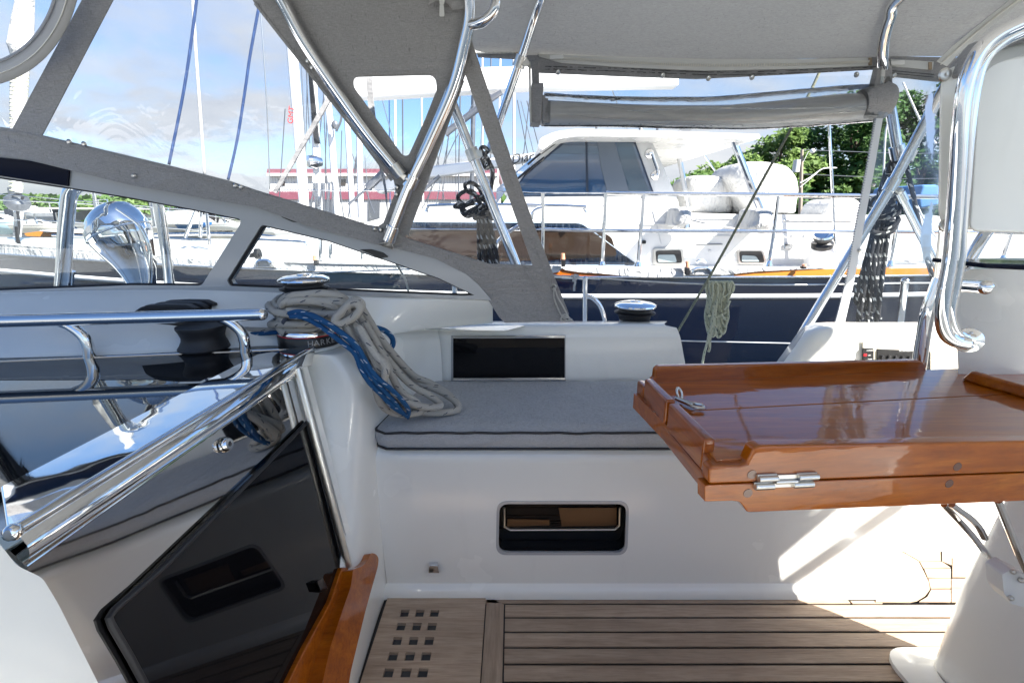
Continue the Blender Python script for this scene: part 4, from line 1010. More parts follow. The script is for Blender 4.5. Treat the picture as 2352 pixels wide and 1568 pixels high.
mid_ = [V(p.x - (.006 if j <= nY_ else 0), p.y - (.006 if j >= nY_ else 0), .465) for j, p in enumerate(rim_t)]
mb.grid([rim_t, mid_, low_]); mb.build('boxing', M['cushion_fabric'], cu, smooth=60)
for off_, L_ in ((0, rim_t), (1, low_)):
    mb = MB(); mb.tube([p + V(-.002 if j <= nY_ else 0, -.003 if j >= nY_ else 0, 0) for j, p in enumerate(L_)], .0032, 8); mb.build('piping', M['rubber'], cu)

# ------------------------------------------------------------------ folding table
tb = thing('cockpit_table', V(.6, .7, .62), 'varnished teak folding cockpit table with raised fiddles and steel hinge', 'table')
# local frame measured from the photograph: near-left, near-right, far-left, far-right corners of the top
ZT = .700
A0 = PZ(1645, 1092, .678); 
zt_ = .692
fl = PZ(1470, 878, zt_); nl = PZ(1640, 1062, zt_); fr2 = PZ(2140, 852, zt_); nr = PZ(2352, 1008, zt_)
ex = ((fr2-fl).normalized() + (nr-nl).normalized()).normalized(); ey = V(-ex.y, ex.x, 0)
O = nl
def T(u, v, z): return O + ex*u + ey*v + V(0, 0, z-O.z)
Wd = (fl-O).dot(ey); 
fold = (PZ(1600, 942, zt_)-O).dot(ey)
Lg = .80
lw = .016
def tbox(mb, u0, u1, v0, v1, z0, z1):
    mb.hexa([T(u0, v0, z0), T(u1, v0, z0), T(u1, v1, z0), T(u0, v1, z0), T(u0, v0, z1), T(u1, v0, z1), T(u1, v1, z1), T(u0, v1, z1)])
far_u0 = (fl-O).dot(ex)
# two upper leaves
mb = MB(); mb.hexa([T(lw*.4, lw*.4, .672), T(Lg, lw*.4, .672), T(Lg, fold-.0012, .672), T(far_u0*.5+lw*.4, fold-.0012, .672), T(lw*.4, lw*.4, zt_), T(Lg, lw*.4, zt_), T(Lg, fold-.0012, zt_), T(far_u0*.5+lw*.4, fold-.0012, zt_)]); mb.build('near_leaf', M['varnish'], tb, smooth=30, bevel=.0012)
mb = MB(); mb.hexa([T(far_u0*.5+lw*.4, fold+.0012, .672), T(Lg, fold+.0012, .672), T(Lg, Wd, .672), T(far_u0+lw*.4, Wd, .672), T(far_u0*.5+lw*.4, fold+.0012, zt_), T(Lg, fold+.0012, zt_), T(Lg, Wd, zt_), T(far_u0+lw*.4, Wd, zt_)]); mb.build('far_leaf', M['varnish'], tb, smooth=30, bevel=.0012)
# lower leaf folded underneath
def near_face(px, py, v=-.004):
    p0 = T(0, v, 0); return PP(px, py, p0, ey)
yv = -.004
up = [(1629, 1112), (1629, 1078), (1638, 1070), (1700, 1069), (1716, 1064), (1724, 1048), (1732, 1029), (1752, 1024), (2352, 1013), (2560, 1010), (2560, 1078), (2352, 1084)]
lo = [(1619, 1114), (2352, 1086), (2560, 1080), (2560, 1142), (2352, 1150), (1718, 1176), (1708, 1170), (1700, 1156), (1688, 1150), (1619, 1150)]
lo = [(1619, 1152), (1619, 1116), (1630, 1113.5), (2352, 1086.5), (2560, 1080), (2560, 1144), (2352, 1150), (1730, 1176), (1716, 1175), (1706, 1160), (1698, 1152), (1684, 1150)]
def nf(q): return [near_face(x, y) for x, y in q]
mb = MB(); mb.panel(nf(up), ey*.020); mb.build('near_fiddle', M['varnish'], tb, smooth=30, bevel=.0035, seg=3)
mb = MB(); mb.panel(nf(lo), ey*.020); mb.build('lower_rim', M['varnish'], tb, smooth=30, bevel=.0035, seg=3)
zl0 = near_face(1619, 1150).z; zl1 = near_face(1629, 1113).z
# left end: the rim boards (upper pair with gap at the fold, lower one)
def left_seg(v0, v1, ztop0, ztop1, zb0, zb1, u=None):
    u0 = lambda v: far_u0*(v/Wd) - .002
    mb = MB(); mb.hexa([T(u0(v0), v0, zb0), T(u0(v0)+.017, v0, zb0), T(u0(v1)+.017, v1, zb1), T(u0(v1), v1, zb1), T(u0(v0), v0, ztop0), T(u0(v0)+.017, v0, ztop0), T(u0(v1)+.017, v1, ztop1), T(u0(v1), v1, ztop1)]); return mb
zm = zl1+.001
left_seg(.028, fold-.006, zt_+.018, zt_+.018, zm+.001, zm+.001).build('end_fiddle', M['varnish_y'], tb, bevel=.004, seg=3)
left_seg(.001, .030, zt_-.003, zt_-.001, zm+.001, zm+.001).build('end_fiddle', M['varnish_y'], tb, bevel=.003, seg=2)
left_seg(fold+.004, Wd-.028, zt_+.018, zt_+.018, zm+.001, zm+.001).build('end_fiddle', M['varnish_y'], tb, bevel=.004, seg=3)
left_seg(Wd-.027, Wd+.012, zt_+.001, zt_+.001, zm+.001, zm+.001).build('end_fiddle', M['varnish_y'], tb, bevel=.004, seg=3)
mb = left_seg(.001, Wd+.012, zm, zm, zl0, zl0); mb.build('lower_rim', M['varnish_y'], tb, bevel=.003, seg=2)
mb = MB(); tbox(mb, .01, Lg, .02, Wd, zl0+.002, .671); mb.build('lower_leaf', M['varnish'], tb, smooth=0)
# far fiddle
mb = MB(); pf0 = T(0, Wd-.004, 0)
ff = [(1500, 884), (1498, 872), (1504, 868), (1506, 850), (1514, 842), (2112, 828), (2122, 832), (2128, 848), (2126, 866), (2108, 872), (1512, 892)]
mb.panel([PP(x, y, pf0, ey) for x, y in ff], ey*.016); mb.build('far_fiddle', M['varnish'], tb, smooth=30, bevel=.0035, seg=3)
# right fiddle (angled away)
mb = MB(); a1 = PZ(2206, 872, zt_); b1_ = PZ(2400, 930, zt_); h_ = V(0, 0, .022)
d_ = (b1_-a1).normalized(); nn = V(-d_.y, d_.x, 0)
mb.hexa([a1, b1_, b1_+nn*.016, a1+nn*.016, a1+h_+d_*.012, b1_+h_, b1_+h_+nn*.016, a1+h_+d_*.012+nn*.016]); mb.build('end_fiddle', M['varnish'], tb, bevel=.0045, seg=3)
# wooden plugs, hinge, latch
for x, y in ((1727, 1089), (1718, 1132), (2199, 1071), (2180, 1110)):
    mb = MB(); mb.lathe([(0, .0006), (.0062, .0006), (.0065, 0)], near_face(x, y), -ey, 18); mb.build('plug', mat('plug_wood', (.11, .028, .008), .25, coat=1), tb)
hg = None
for i, q in enumerate(([(1741, 1090), (1786, 1088), (1784, 1106), (1741, 1108)], [(1832, 1087), (1878, 1085), (1877, 1101), (1832, 1103)], [(1733, 1108), (1777, 1107), (1775, 1122), (1733, 1125)], [(1820, 1105), (1867, 1103), (1865, 1117), (1820, 1119)], [(1783, 1091), (1834, 1089), (1826, 1118), (1777, 1120)])):
    mb = MB(); c4 = [near_face(x, y, -.0065) for x, y in q]; mb.panel(c4, ey*.004 if i < 4 else ey*.0045)
    mb.tube([c4[0].lerp(c4[3], .5)-ey*.001, c4[1].lerp(c4[2], .5)-ey*.001], .0045 if i < 4 else .003, 10)
    if hg is None: hg = mb.build('hinge', M['steel_dull'], tb, bevel=.0008)
    else: mb.build('knuckle', M['steel_dull'], hg, bevel=.0008)
lt = PZ(1570, 935, zt_+.006); 
mb = MB(); base_ = PZ(1560, 920, zt_+.004)
mb.tube(catmull([base_+V(0, 0, 0), base_+V(-.004, .004, .014), base_+V(-.001, .008, .020), base_+V(.005, .006, .012), base_+V(.004, 0, .0)], 5), .0022, 8)
mb.tube(catmull([base_+V(.006, -.010, .002), base_+V(.016, -.022, .004), base_+V(.028, -.026, .003), base_+V(.026, -.036, .002), base_+V(.012, -.034, .003), base_+V(.006, -.018, .003)], 5), .0024, 8)
mb.tube([base_+V(-.004, .004, .003), base_+V(.014, -.028, .003)], .004, 10); mb.build('latch', M['steel_dull'], tb)
# wire legs and their bracket
lg = [[(2168, 1158), (2230, 1225), (2268, 1275), (2296, 1310), (2325, 1330)], [(2186, 1158), (2240, 1200), (2262, 1235)], [(2292, 1150), (2318, 1215), (2352, 1298), (2375, 1340)]]
for i, q in enumerate(lg):
    mb = MB(); mb.tube(catmull([P(x, y, .70-i*.03 + .0*k) for k, (x, y) in enumerate(q)], 6), .0052, 10); mb.build('leg', M['steel'], tb)
mb = MB(); mb.panel([P(x, y, .66) for x, y in roundpoly([(2302, 1318), (2326, 1306), (2372, 1330), (2372, 1400), (2322, 1386), (2306, 1362)], 5, 3)], (0, .03, 0)); bk2 = mb.build('bracket', M['white'], tb, bevel=.003)
for x, y in ((2327, 1312), (2322, 1373), (2346, 1332)):
    mb = MB(); mb.ball(P(x, y, .657), .0045, 6); mb.build('bolt', M['steel_dull'], bk2)

# ------------------------------------------------------------------ helm pedestal with guard tubes and instrument pod
pd = thing('helm_pedestal', V(1.05, .55, 0), 'white moulded helm pedestal column on the teak sole at the right', 'pedestal')
def loft_box(mb, secs, r, n_=5):
    rows = []
    for (x0, x1, y0, y1, z) in secs:
        q = roundpoly([(x0, y0), (x1, y0), (x1, y1), (x0, y1)], r, n_); row = [V(a, b, z) for a, b in q]; row.append(row[0]); rows.append(row)
    mb.grid(rows); return mb
fa = PZ(2120, 1560, .03); 
mb = MB(); loft_box(mb, [(.935, 1.07, .25, .86, 0), (.940, 1.07, .27, .85, .25), (.935, 1.07, .30, .80, .58), (.925, 1.07, .32, .77, .75), (.90, 1.07, .34, .76, .90), (.90, 1.07, .34, .755, .925)], .035)
mb.build('column', G, pd, smooth=50)
mb = MB(); loft_box(mb, [(.865, 1.12, .2, .905, .001), (.865, 1.12, .2, .905, .012), (.885, 1.11, .22, .885, .022), (.93, 1.09, .24, .86, .026)], .06, 7); mb.build('foot_flange', G, pd, smooth=40)
# shoulder behind (the seat moulding right of the tubes)
mb = MB(); q = [(2208, 1000), (2200, 830), (2196, 760), (2186, 690), (2196, 640), (2222, 618), (2352, 616), (2700, 616), (2700, 1000)]
mb.panel([P(x, y, .80) for x, y in roundpoly(q, [0, 8, 8, 14, 16, 18, 0, 0, 0], 5)], (0, -.25, 0)) if False else None
rows = []
for Yk, sc in ((.79, .0), (.802, -.012), (.83, -.02), (.90, -.02)): pass
qq = roundpoly(q, [0, 8, 8, 14, 16, 22, 0, 0, 0], 5)
mb.panel([P(x, y, .90) for x, y in qq], (.20, .22, 0)); mb.build('shoulder', G, pd, smooth=50, bevel=.012, seg=4)
mb = MB(); mb.panel([P(x, y, .76) for x, y in [(2264, 605), (2500, 612), (2500, 628), (2262, 616)]], (0, .1, 0)); mb.build('dark_cap', M['navy_gloss'], pd, smooth=0, bevel=.002)
# instrument pod
po = thing('instrument_pod', V(.85, .7, .96), 'white rounded instrument pod mounted high on the steel guard, right edge', 'instrument pod')
q = roundpoly([(2158, 200), (2172, 160), (2240, 128), (2352, 95), (2700, 40), (2700, 560), (2352, 533), (2222, 528), (2166, 524), (2154, 490)], [14, 14, 20, 0, 0, 0, 0, 6, 10, 14], 6)
Yp = .74
mb = MB(); mb.panel([P(x, y, Yp) for x, y in q], (.10, .10, .0)); mb.build('back_shell', G, po, smooth=50, bevel=.012, seg=5)
q = roundpoly([(2246, 190), (2268, 150), (2352, 125), (2700, 80), (2700, 560), (2352, 536), (2236, 532), (2226, 520)], [24, 24, 0, 0, 0, 0, 8, 8], 6)
mb = MB(); mb.panel([P(x, y, .60) for x, y in q], (.13, .135, 0)); mb.build('front_shell', G, po, smooth=50, bevel=.010, seg=4)
for x, y in ((2170, 172), (2169, 517), ):
    mb = MB(); mb.lathe([(0, .002), (.004, .003), (.008, .002), (.009, 0)], P(x, y, Yp-.012), (0, -1, 0), 16); mb.build('screw', M['steel_dull'], po)
mb = MB(); mb.panel([P(x, y, .70) for x, y in [(2352, 60), (2300, 75), (2262, 118), (2246, 160), (2258, 165), (2290, 120), (2352, 95), (2500, 55), (2500, 30)]], (0, .05, 0)); mb.build('dark_visor', M['canvas'], po, smooth=0, bevel=.004)
# guard tubes
gd = thing('pedestal_guard', V(.6, .6, .6), 'polished steel guard tube curving down in front of the instrument pod', 'guard rail')
def gt(q, Y, r, name='tube', par=gd, nn=7):
    mb = MB(); mb.tube(catmull([P(x, y, Y if not callable(Y) else Y(x, y)) for x, y in q], nn), r, 18); return mb.build(name, M['chrome'], par)
gt([(2420, 20), (2352, 52), (2290, 82), (2250, 118), (2222, 180), (2208, 260), (2199, 400), (2190, 520), (2182, 600), (2168, 680), (2164, 730), (2172, 765), (2192, 782), (2220, 788)], .55, .0074)
gt([(2420, 42), (2352, 72), (2300, 98), (2262, 134), (2240, 190), (2224, 300), (2214, 420), (2206, 520), (2203, 590), (2192, 660), (2182, 710), (2188, 752), (2206, 772), (2232, 778)], .59, .0066)
mb = MB(); mb.lathe([(.0001, .010), (.005, .009), (.010, .005), (.0155, .002), (.016, 0)], P(2224, 781, .60), (-.5, -.85, .1), 30); fg = mb.build('flange', M['chrome'], gd)
for dx, dy in ((-13, 6), (8, -16), (10, 16)):
    mb = MB(); mb.ball(P(2222+dx, 781+dy, .592), .0025, 5); mb.build('screw', M['steel_dull'], fg)
gt([(2160, 640), (2148, 670), (2132, 715), (2118, 790), (2106, 880)], .95, .0125)
mb = MB(); mb.tube([P(2196, 655, .68), P(2264, 660, .60)], .0085, 14); mb.ball(P(2264, 660, .60), .0086, 8); mb.build('stub_tube', M['chrome'], gd)
gt([(2330, 470), (2262, 538), (2205, 640), (2195, 680)], .95, .011)
# ------------------------------------------------------------------ ropes on the winch
rh = thing('rope_hank', wc + V(0, 0, .08), 'thick white flecked rope wound on the winch, its hank hanging onto the cushion', 'rope')
random.seed(11)
RW = sW*.98; rr_ = .0088
def wp(px, py, Y): return P(px, py, Y)
# turns round the drum
for i in range(6):
    zz = wc.z + sW*(.80 + .145*i); rad = sW*(.80 + .16*(1-abs(i-3)/3.5)) + (.014 if i in (1, 3) else 0)
    ph = i*1.3; pts = []
    for k in range(28):
        a = 2*math.pi*k/28; q = rad*(1+.05*math.sin(2*a+ph))
        pts.append(V(wc.x + q*math.cos(a), wc.y + q*math.sin(a), zz + .009*math.sin(a+ph) + .004*math.sin(3*a+ph)))
    mb = MB(); mb.tube(pts, rr_, 10, closed=True); mb.build('turn', M['rope_white'], rh, smooth=180)
for q, rad in (([(655, 738), (640, 722), (644, 700), (665, 688), (700, 684), (740, 690), (772, 700), (795, 704)], rr_),
          ([(648, 705), (652, 690), (680, 678), (730, 682), (770, 694), (800, 712), (792, 726), (772, 728)], rr_),
          ([(645, 690), (660, 674), (700, 668), (745, 676), (785, 690), (818, 700), (826, 712), (812, 726), (788, 734), (770, 736)], rr_),
          ([(660, 712), (700, 716), (745, 722), (775, 718), (800, 702), (812, 692), (824, 694), (822, 706), (800, 722), (780, 728)], rr_),
          ([(690, 668), (740, 664), (780, 672), (798, 686), (806, 700)], rr_)):
    mb = MB(); mb.tube(catmull([P(x, y+max(0, 722-y)*.17, wc.y-.075-.012*random.random() if 650 < x < 790 else wc.y-.055) for x, y in q], 8), rad, 10); mb.build('wrap', M['rope_white'], rh, smooth=180)
mb = MB(); mb.tube(catmull([P(x, y, wc.y-.06) for x, y in [(672, 722), (648, 730), (640, 745), (646, 758), (656, 764)]], 8), rr_, 10); mb.build('wrap', M['rope_white'], rh, smooth=180)
# strands running down and out over the cushion
def strand(q, m, r, name, par, dy=0):
    pts = []
    for x, y, *o in q:
        Y = o[0] if o else 1.06
        p = P(x, y, Y+dy)
        lim = .488 + r*.9
        if p.z < lim and p.y > 1.06: p = PZ(x, y, lim)
        pts.append(p)
    mb = MB(); mb.tube(catmull(pts, 9), r, 10); return mb.build(name, m, par, smooth=180)
loops = [
 ([(798, 712, 1.05), (812, 745, 1.05), (830, 790, 1.04), (852, 840, 1.04), (880, 880, 1.06), (925, 925, 1.1), (980, 945, 1.14), (1040, 948, 1.16), (1052, 935, 1.17), (1030, 905, 1.2), (990, 880, 1.22), (950, 862, 1.18), (905, 815, 1.12), (868, 768, 1.09), (830, 705, 1.08)], 0),
 ([(786, 722, 1.04), (800, 760, 1.03), (818, 805, 1.02), (840, 855, 1.03), (876, 905, 1.06), (930, 935, 1.10), (990, 948, 1.12), (1046, 942, 1.14), (1050, 925, 1.16), (1010, 898, 1.2), (960, 878, 1.2), (910, 835, 1.14), (872, 785, 1.1), (835, 722, 1.08)], .004),
 ([(804, 738, 1.03), (828, 792, 1.01), (856, 850, 1.01), (888, 895, 1.04), (940, 925, 1.08), (985, 935, 1.1), (1012, 930, 1.12), (990, 910, 1.14), (940, 880, 1.12), (890, 825, 1.08), (850, 770, 1.06), (820, 715, 1.06)], 0),
 ([(815, 742, 1.02), (842, 790, 1.0), (866, 845, 1.0), (884, 885, 1.02), (900, 930, 1.05), (930, 948, 1.08), (965, 945, 1.10), (958, 925, 1.1), (918, 895, 1.08), (895, 850, 1.05), (868, 795, 1.04), (836, 738, 1.04)], 0),
 ([(792, 745, 1.01), (820, 800, .995), (848, 852, .99), (862, 890, 1.0), (874, 925, 1.03), (896, 944, 1.06), (930, 952, 1.08), (950, 948, 1.09)], 0),
 ([(824, 748, 1.0), (858, 808, .985), (884, 838, .985), (884, 862, .99), (876, 895, 1.02), (880, 925, 1.06), (900, 940, 1.08)], 0),
]
for q, dy in loops: strand(q, M['rope_white'], .0087, 'strand', rh, dy)
# gathering turn at the top of the hank
for o in (0, 1):
    q = [(770, 738), (786, 742+o*3), (812, 728), (826, 712), (824, 700), (808, 696), (790, 712), (774, 728)]
    mb = MB(); mb.tube(catmull([P(x+o*4, y-o*6, .995+o*.01) for x, y in q], 7, closed=True), .0087, 10, closed=True); mb.build('wrap', M['rope_white'], rh, smooth=180)
rb_ = thing('blue_rope', wc + V(.02, 0, .05), 'blue flecked rope led off the winch and down beside the white hank', 'rope')
for q in ([(664, 720, 1.03), (690, 716, 1.02), (725, 730, 1.0), (765, 752, .99), (800, 780, .985), (822, 805, .98), (838, 840, .98), (858, 870, .98), (885, 900, 1.0), (905, 922, 1.02), (925, 948, 1.05), (935, 955, 1.06)],
          [(668, 727, 1.025), (700, 730, 1.01), (740, 752, .995), (790, 790, .98), (815, 812, .978), (830, 848, .978), (850, 880, .98), (876, 906, 1.0), (900, 932, 1.02), (928, 950, 1.05)],
          [(672, 723, 1.03), (712, 722, 1.01), (752, 742, .99), (790, 768, .98), (820, 795, .975), (845, 838, .975), (868, 868, .98), (900, 895, 1.0), (920, 915, 1.02), (938, 940, 1.05), (936, 958, 1.07)]):
    strand(q, M['rope_blue'], .0056, 'strand', rb_)
strand([(862, 752, 1.12), (885, 760, 1.14), (900, 775, 1.15), (902, 792, 1.14), (890, 806, 1.12)], M['rope_blue'], .0068, 'strand', rb_)
strand([(512, 764, 1.115), (560, 767, 1.115), (600, 766, 1.11), (650, 762, 1.10)], M['rope_blue'], .0052, 'tail', rb_)
mb = MB(); mb.tube(catmull([P(x, y, 1.120) for x, y in [(60, 772), (150, 770), (240, 768), (300, 766), (420, 760), (512, 756), (600, 758), (650, 760)]], 6), .0068, 10)
tag(mb.build('halyard_tail', M['rope_white'], None, smooth=180), 'white flecked line running through the clutch to the winch', 'rope')
mb = MB(); mb.tube(catmull([P(x, y, 1.124) for x, y in [(150, 766), (240, 763), (300, 762), (420, 757)]], 6), .0045, 8)
tag(mb.build('control_line', M['rope_blue'], None, smooth=180), 'thin blue line beside the white one left of the clutch', 'rope')
# thin white tail hanging behind the windscreen
mb = MB(); mb.tube(catmull([P(x, y, 1.33) for x, y in [(908, 602), (920, 622), (932, 645), (938, 670)]], 6), .003, 8)
tag(mb.build('hanging_tail', M['rope_plain'], None, smooth=180), 'thin pale line end dangling behind the aft windscreen pane', 'rope')

# ------------------------------------------------------------------ outside on our deck: cowl vent, guard tubes, stanchions, lifelines
cvn = thing('cowl_vent', P(315, 670, 1.55), 'big mirror-polished cowl ventilator seen through the side windscreen', 'ventilator')
pts = [(330, 690, 26), (326, 655, 27), (319, 628, 34), (308, 598, 44), (294, 570, 54), (281, 546, 61), (270, 528, 63), (258, 512, 60), (247, 502, 53), (239, 495, 44), (233, 490, 32), (229, 487, 18), (227.5, 486, 2)]
Yv = 1.55
cps = [P(x, y, Yv+.0) for x, y, r in pts]; cps2 = catmull(cps, 5); rads = lerpl([r*Yv/1100 for *_, r in pts], 5)
mb = MB(); mb.tube(cps2, rads, 36, cap=True); mb.build('cowl', M['chrome'], cvn, smooth=180)
for f_ in (28,):
    c = cps2[f_]; d_ = (cps2[f_+1]-cps2[f_-1]).normalized(); a_ = d_.orthogonal().normalized(); b_ = d_.cross(a_)
    mb = MB(); mb.tube([c + (a_*math.cos(t)+b_*math.sin(t))*(rads[f_]*1.0) for t in [2*math.pi*k/36 for k in range(36)]], .003, 8, closed=True); mb.build('rib', M['chrome'], cvn, smooth=180)
mb = MB(); mb.tube(catmull([P(x, y, 1.46) for x, y in [(330, 700), (345, 650), (346, 600), (340, 560), (322, 520), (300, 500), (268, 478)]], 7), .006, 12); mb.build('lip', M['chrome'], cvn, smooth=180)
vg = thing('vent_guard', P(145, 670, 1.42), 'bent polished tube guard in front of the cowl ventilator', 'guard rail')
mb = MB(); mb.tube(catmull([P(x, y, 1.42) for x, y in [(140, 720), (143, 655), (147, 600), (150, 540), (155, 480), (160, 448), (172, 430), (186, 424)]] + [P(215, 420, 1.5), P(300, 440, 1.9), P(348, 446, 2.0), P(362, 462, 2.0), P(372, 520, 2.0), P(384, 600, 2.0), P(394, 690, 2.0)], 7), .0185, 18); mb.build('tube', M['steel'], vg)
mb = MB(); mb.tube([P(156, 690, 1.5), P(158, 626, 1.5)], .014, 12); mb.tube([P(158, 628, 1.5), P(158, 622, 1.5)], .017, 12); mb.build('stub', M['steel'], vg)
mb = MB(); mb.tube([P(1044, 700, 1.9), P(1044, 600, 1.9)], .010, 12); tag(mb.build('stanchion', M['steel'], None), 'short steel stanchion seen through the aft windscreen pane', 'stanchion')
YL = 1.95
def stanchion(px0, py0, px1, py1, r, label, Y=YL):
    t_ = thing('stanchion', P(px1, py1, Y), label, 'stanchion')
    mb = MB(); mb.tube([P(px0, py0, Y), P(px1, py1, Y)], r, 14); mb.build('post', M['steel'], t_)
    mb = MB(); mb.ball(P(px0, py0, Y), r*1.12, 8); mb.build('cap', M['steel'], t_); return t_
s1 = stanchion(1344, 640, 1342, 860, .0105, 'polished gate stanchion with curved side brace beside the small winch')
mb = MB(); mb.tube(catmull([P(x, y, YL) for x, y in [(1345, 681), (1358, 683), (1374, 697), (1384, 718), (1390, 745), (1396, 790), (1400, 850)]], 7), .0098, 14); mb.build('brace', M['steel'], s1)
s3 = stanchion(2079, 646, 2060, 800, .0135, 'steel stanchion behind the clear vinyl curtain, under the black rope bundle', 1.85)
ll = thing('guard_line', P(1640, 653, YL), 'upper wire lifeline of our boat running in front of the navy hull', 'lifeline')
mb = MB(); mb.tube(catmull([P(x, y, YL) for x, y in [(1376, 639), (1500, 647), (1640, 653), (1850, 654), (2080, 650), (2500, 650)]], 5), .0032, 8); mb.tube([P(700, 628, 2.1), P(1135, 610, YL+.05), P(1300, 636, YL)], .0028, 8); mb.build('wire', M['steel_dull'], ll)
mb = MB(); mb.tube([P(1272, 635, YL), P(1342, 640, YL)], .0055, 10); mb.tube([P(1346, 638, YL), P(1378, 640, YL)], .0055, 10); mb.tube([P(1290, 636, YL), P(1310, 637, YL)], .008, 10); mb.build('turnbuckle', M['steel'], ll)
mb = MB(); mb.tube(catmull([P(x, y, YL-.01) for x, y in [(1312, 632), (1320, 638), (1316, 645), (1324, 640), (1328, 634), (1318, 633), (1321, 648), (1319, 658), (1319, 668)]], 5), .0045, 8); mb.build('lashing', M['rope_plain'], ll)
mb = MB(); mb.tube([P(1540, 782, YL), P(1860, 789, YL), P(2400, 800, YL)], .0032, 8); tag(mb.build('lower_guard_line', M['steel_dull'], None), 'lower wire lifeline crossing low on the navy hull', 'lifeline')
# coil of pale rope on the lifeline
rc2 = thing('rope_coil', P(1650, 655, YL-.03), 'pale green flecked rope coil hung over the lifeline against the navy hull', 'rope')
YC2 = YL-.02; random.seed(4)
for i in range(8):
    x0 = 1622 + i*7.2; xb = 1630 + i*4.6; yb = 735 + 38*math.sin(i*1.1+1) + 5
    yb = [770, 772, 755, 768, 774, 760, 766, 748][i]; d_ = .012*((i*37) % 5)/5
    q = [(x0, 662), (x0+1, 651), (x0+5, 647), (x0+10, 650), (x0+12, 664), (1636+i*5.0, 690), (1633+i*5.6, 720), (xb+9, yb-14), (xb+3, yb), (xb-4, yb-10), (1620+i*5.2, 725), (1626+i*4.2, 690), (x0+2, 672)]
    mb = MB(); mb.tube(catmull([P(x, y, YC2-d_-.006*math.sin(k+i)) for k, (x, y) in enumerate(q)], 6, closed=True), .0056, 8, closed=True); mb.build('loop', M['rope_olive'], rc2, smooth=180)
for k in range(3):
    mb = MB(); mb.tube(catmull([P(x, y, YC2-.03) for x, y in [(1626, 722+k*6), (1640, 728+k*6), (1656, 724+k*6), (1668, 716+k*6)]], 6), .0054, 8); mb.build('wrap', M['rope_olive'], rc2, smooth=180) if k == 0 else None
for q in ([(1640, 700), (1636, 740), (1629, 765), (1625, 785), (1618, 810), (1612, 840)], [(1646, 690), (1640, 740), (1631, 775), (1630, 798), (1627, 808)], [(1676, 690), (1670, 705), (1662, 712)], [(1655, 720), (1660, 728), (1668, 734)]):
    mb = MB(); mb.tube(catmull([P(x, y, YC2-.035) for x, y in q], 6), .0056, 8); mb.build('tail', M['rope_olive'], rc2, smooth=180)
# running line and black rope bundles
mb = MB(); mb.tube(catmull([P(x, y, 1.84) for x, y in [(1900, 120), (1875, 182), (1820, 290), (1740, 435), (1650, 600), (1556, 762), (1545, 782)]], 6), .0052, 8)
tag(mb.build('running_line', M['rope_dark_olive'], None, smooth=180), 'taut olive line slanting from the bimini down to the coaming', 'rope')
kn = thing('black_rope_bundle', P(1115, 500, 1.72), 'black flecked mainsheet coil tied up and hanging behind the spray hood window', 'rope')
random.seed(2)
for i in range(9):
    t_ = i/8; xa = 1098+t_*24; xb = 1102+t_*46; d_ = .012*math.sin(i*2.1)
    mb = MB(); mb.tube(catmull([P(xa, 470, 1.70+d_), P(xa+1, 500, 1.70+d_), P(xa*.45+xb*.55, 560, 1.70+d_), P(xb, 640, 1.70+d_)], 6), .0075, 8); mb.build('strand', M['rope_black'], kn, smooth=180)
for k in range(3):
    mb = MB(); mb.tube([P(1113+24*math.cos(a), 491+k*5+3*math.sin(a), 1.70+.03*math.sin(a)) for a in [2*math.pi*j/16 for j in range(16)]], .0068, 8, closed=True); mb.build('turn', M['rope_black'], kn, smooth=180)
for q in ([(1110, 480), (1095, 460), (1072, 470), (1062, 480), (1070, 488), (1092, 478), (1112, 470)], [(1105, 470), (1085, 440), (1062, 442), (1052, 455), (1066, 470), (1090, 466)],
          [(1112, 460), (1100, 432), (1082, 420), (1068, 425), (1075, 440), (1100, 452), (1118, 448)], [(1100, 485), (1082, 492), (1066, 482), (1060, 468), (1048, 472), (1046, 476), (1066, 474), (1090, 462)],
          [(1095, 478), (1084, 494), (1070, 496), (1060, 484), (1062, 466)], [(1118, 480), (1124, 450), (1130, 420), (1132, 395), (1128, 380), (1120, 372), (1112, 376), (1112, 384), (1122, 384), (1124, 372), (1116, 362), (1106, 368), (1112, 376)],
          [(1116, 360), (1108, 350), (1104, 342), (1112, 338), (1120, 346), (1114, 356), (1120, 366), (1116, 374)], [(1112, 440), (1128, 455), (1120, 475), (1104, 470)], [(1102, 455), (1116, 464), (1126, 480), (1110, 488)]):
    mb = MB(); mb.tube(catmull([P(x, y, 1.66+.012*math.sin(x*.7+y)) for x, y in q], 7), .0068, 8); mb.build('loop', M['rope_black'], kn, smooth=180)
k2 = thing('black_rope_hank', P(2010, 500, 1.86), 'long black and white flecked rope hank hanging behind the clear curtain', 'rope')
for i in range(11):
    t_ = i/10; xa = 2010+t_*34; xb = 1966+t_*52; d_ = .014*math.sin(i*2.3); yb = 700+48*((i*3) % 4)/3
    mb = MB(); mb.tube(catmull([P(2050-(1-t_)*8, 375, 1.84), P(xa+8, 452, 1.85+d_), P(xa, 510, 1.85+d_), P((xa+xb)/2, 600, 1.85+d_), P(xb, yb-20, 1.85+d_), P(xb+3, yb, 1.85+d_)], 6), .0082, 8); mb.build('strand', M['rope_black'], k2, smooth=180)
for q in ([(2050, 465), (2010, 455), (1998, 475), (2020, 490), (2052, 480)], [(2048, 450), (2068, 462), (2060, 490), (2030, 500), (2004, 492), (2000, 478)], [(2040, 500), (2056, 512), (2048, 532), (2020, 536), (1998, 528), (1996, 510), (2020, 500)], [(2052, 470), (2064, 500), (2052, 520), (2030, 528)],
          [(2070, 360), (2055, 380), (2046, 410), (2042, 440)], [(2060, 352), (2046, 375), (2040, 400)]):
    mb = MB(); mb.tube(catmull([P(x, y, 1.82+.01*math.sin(x)) for x, y in q], 7), .0086, 8); mb.build('loop', M['rope_black'], k2, smooth=180)
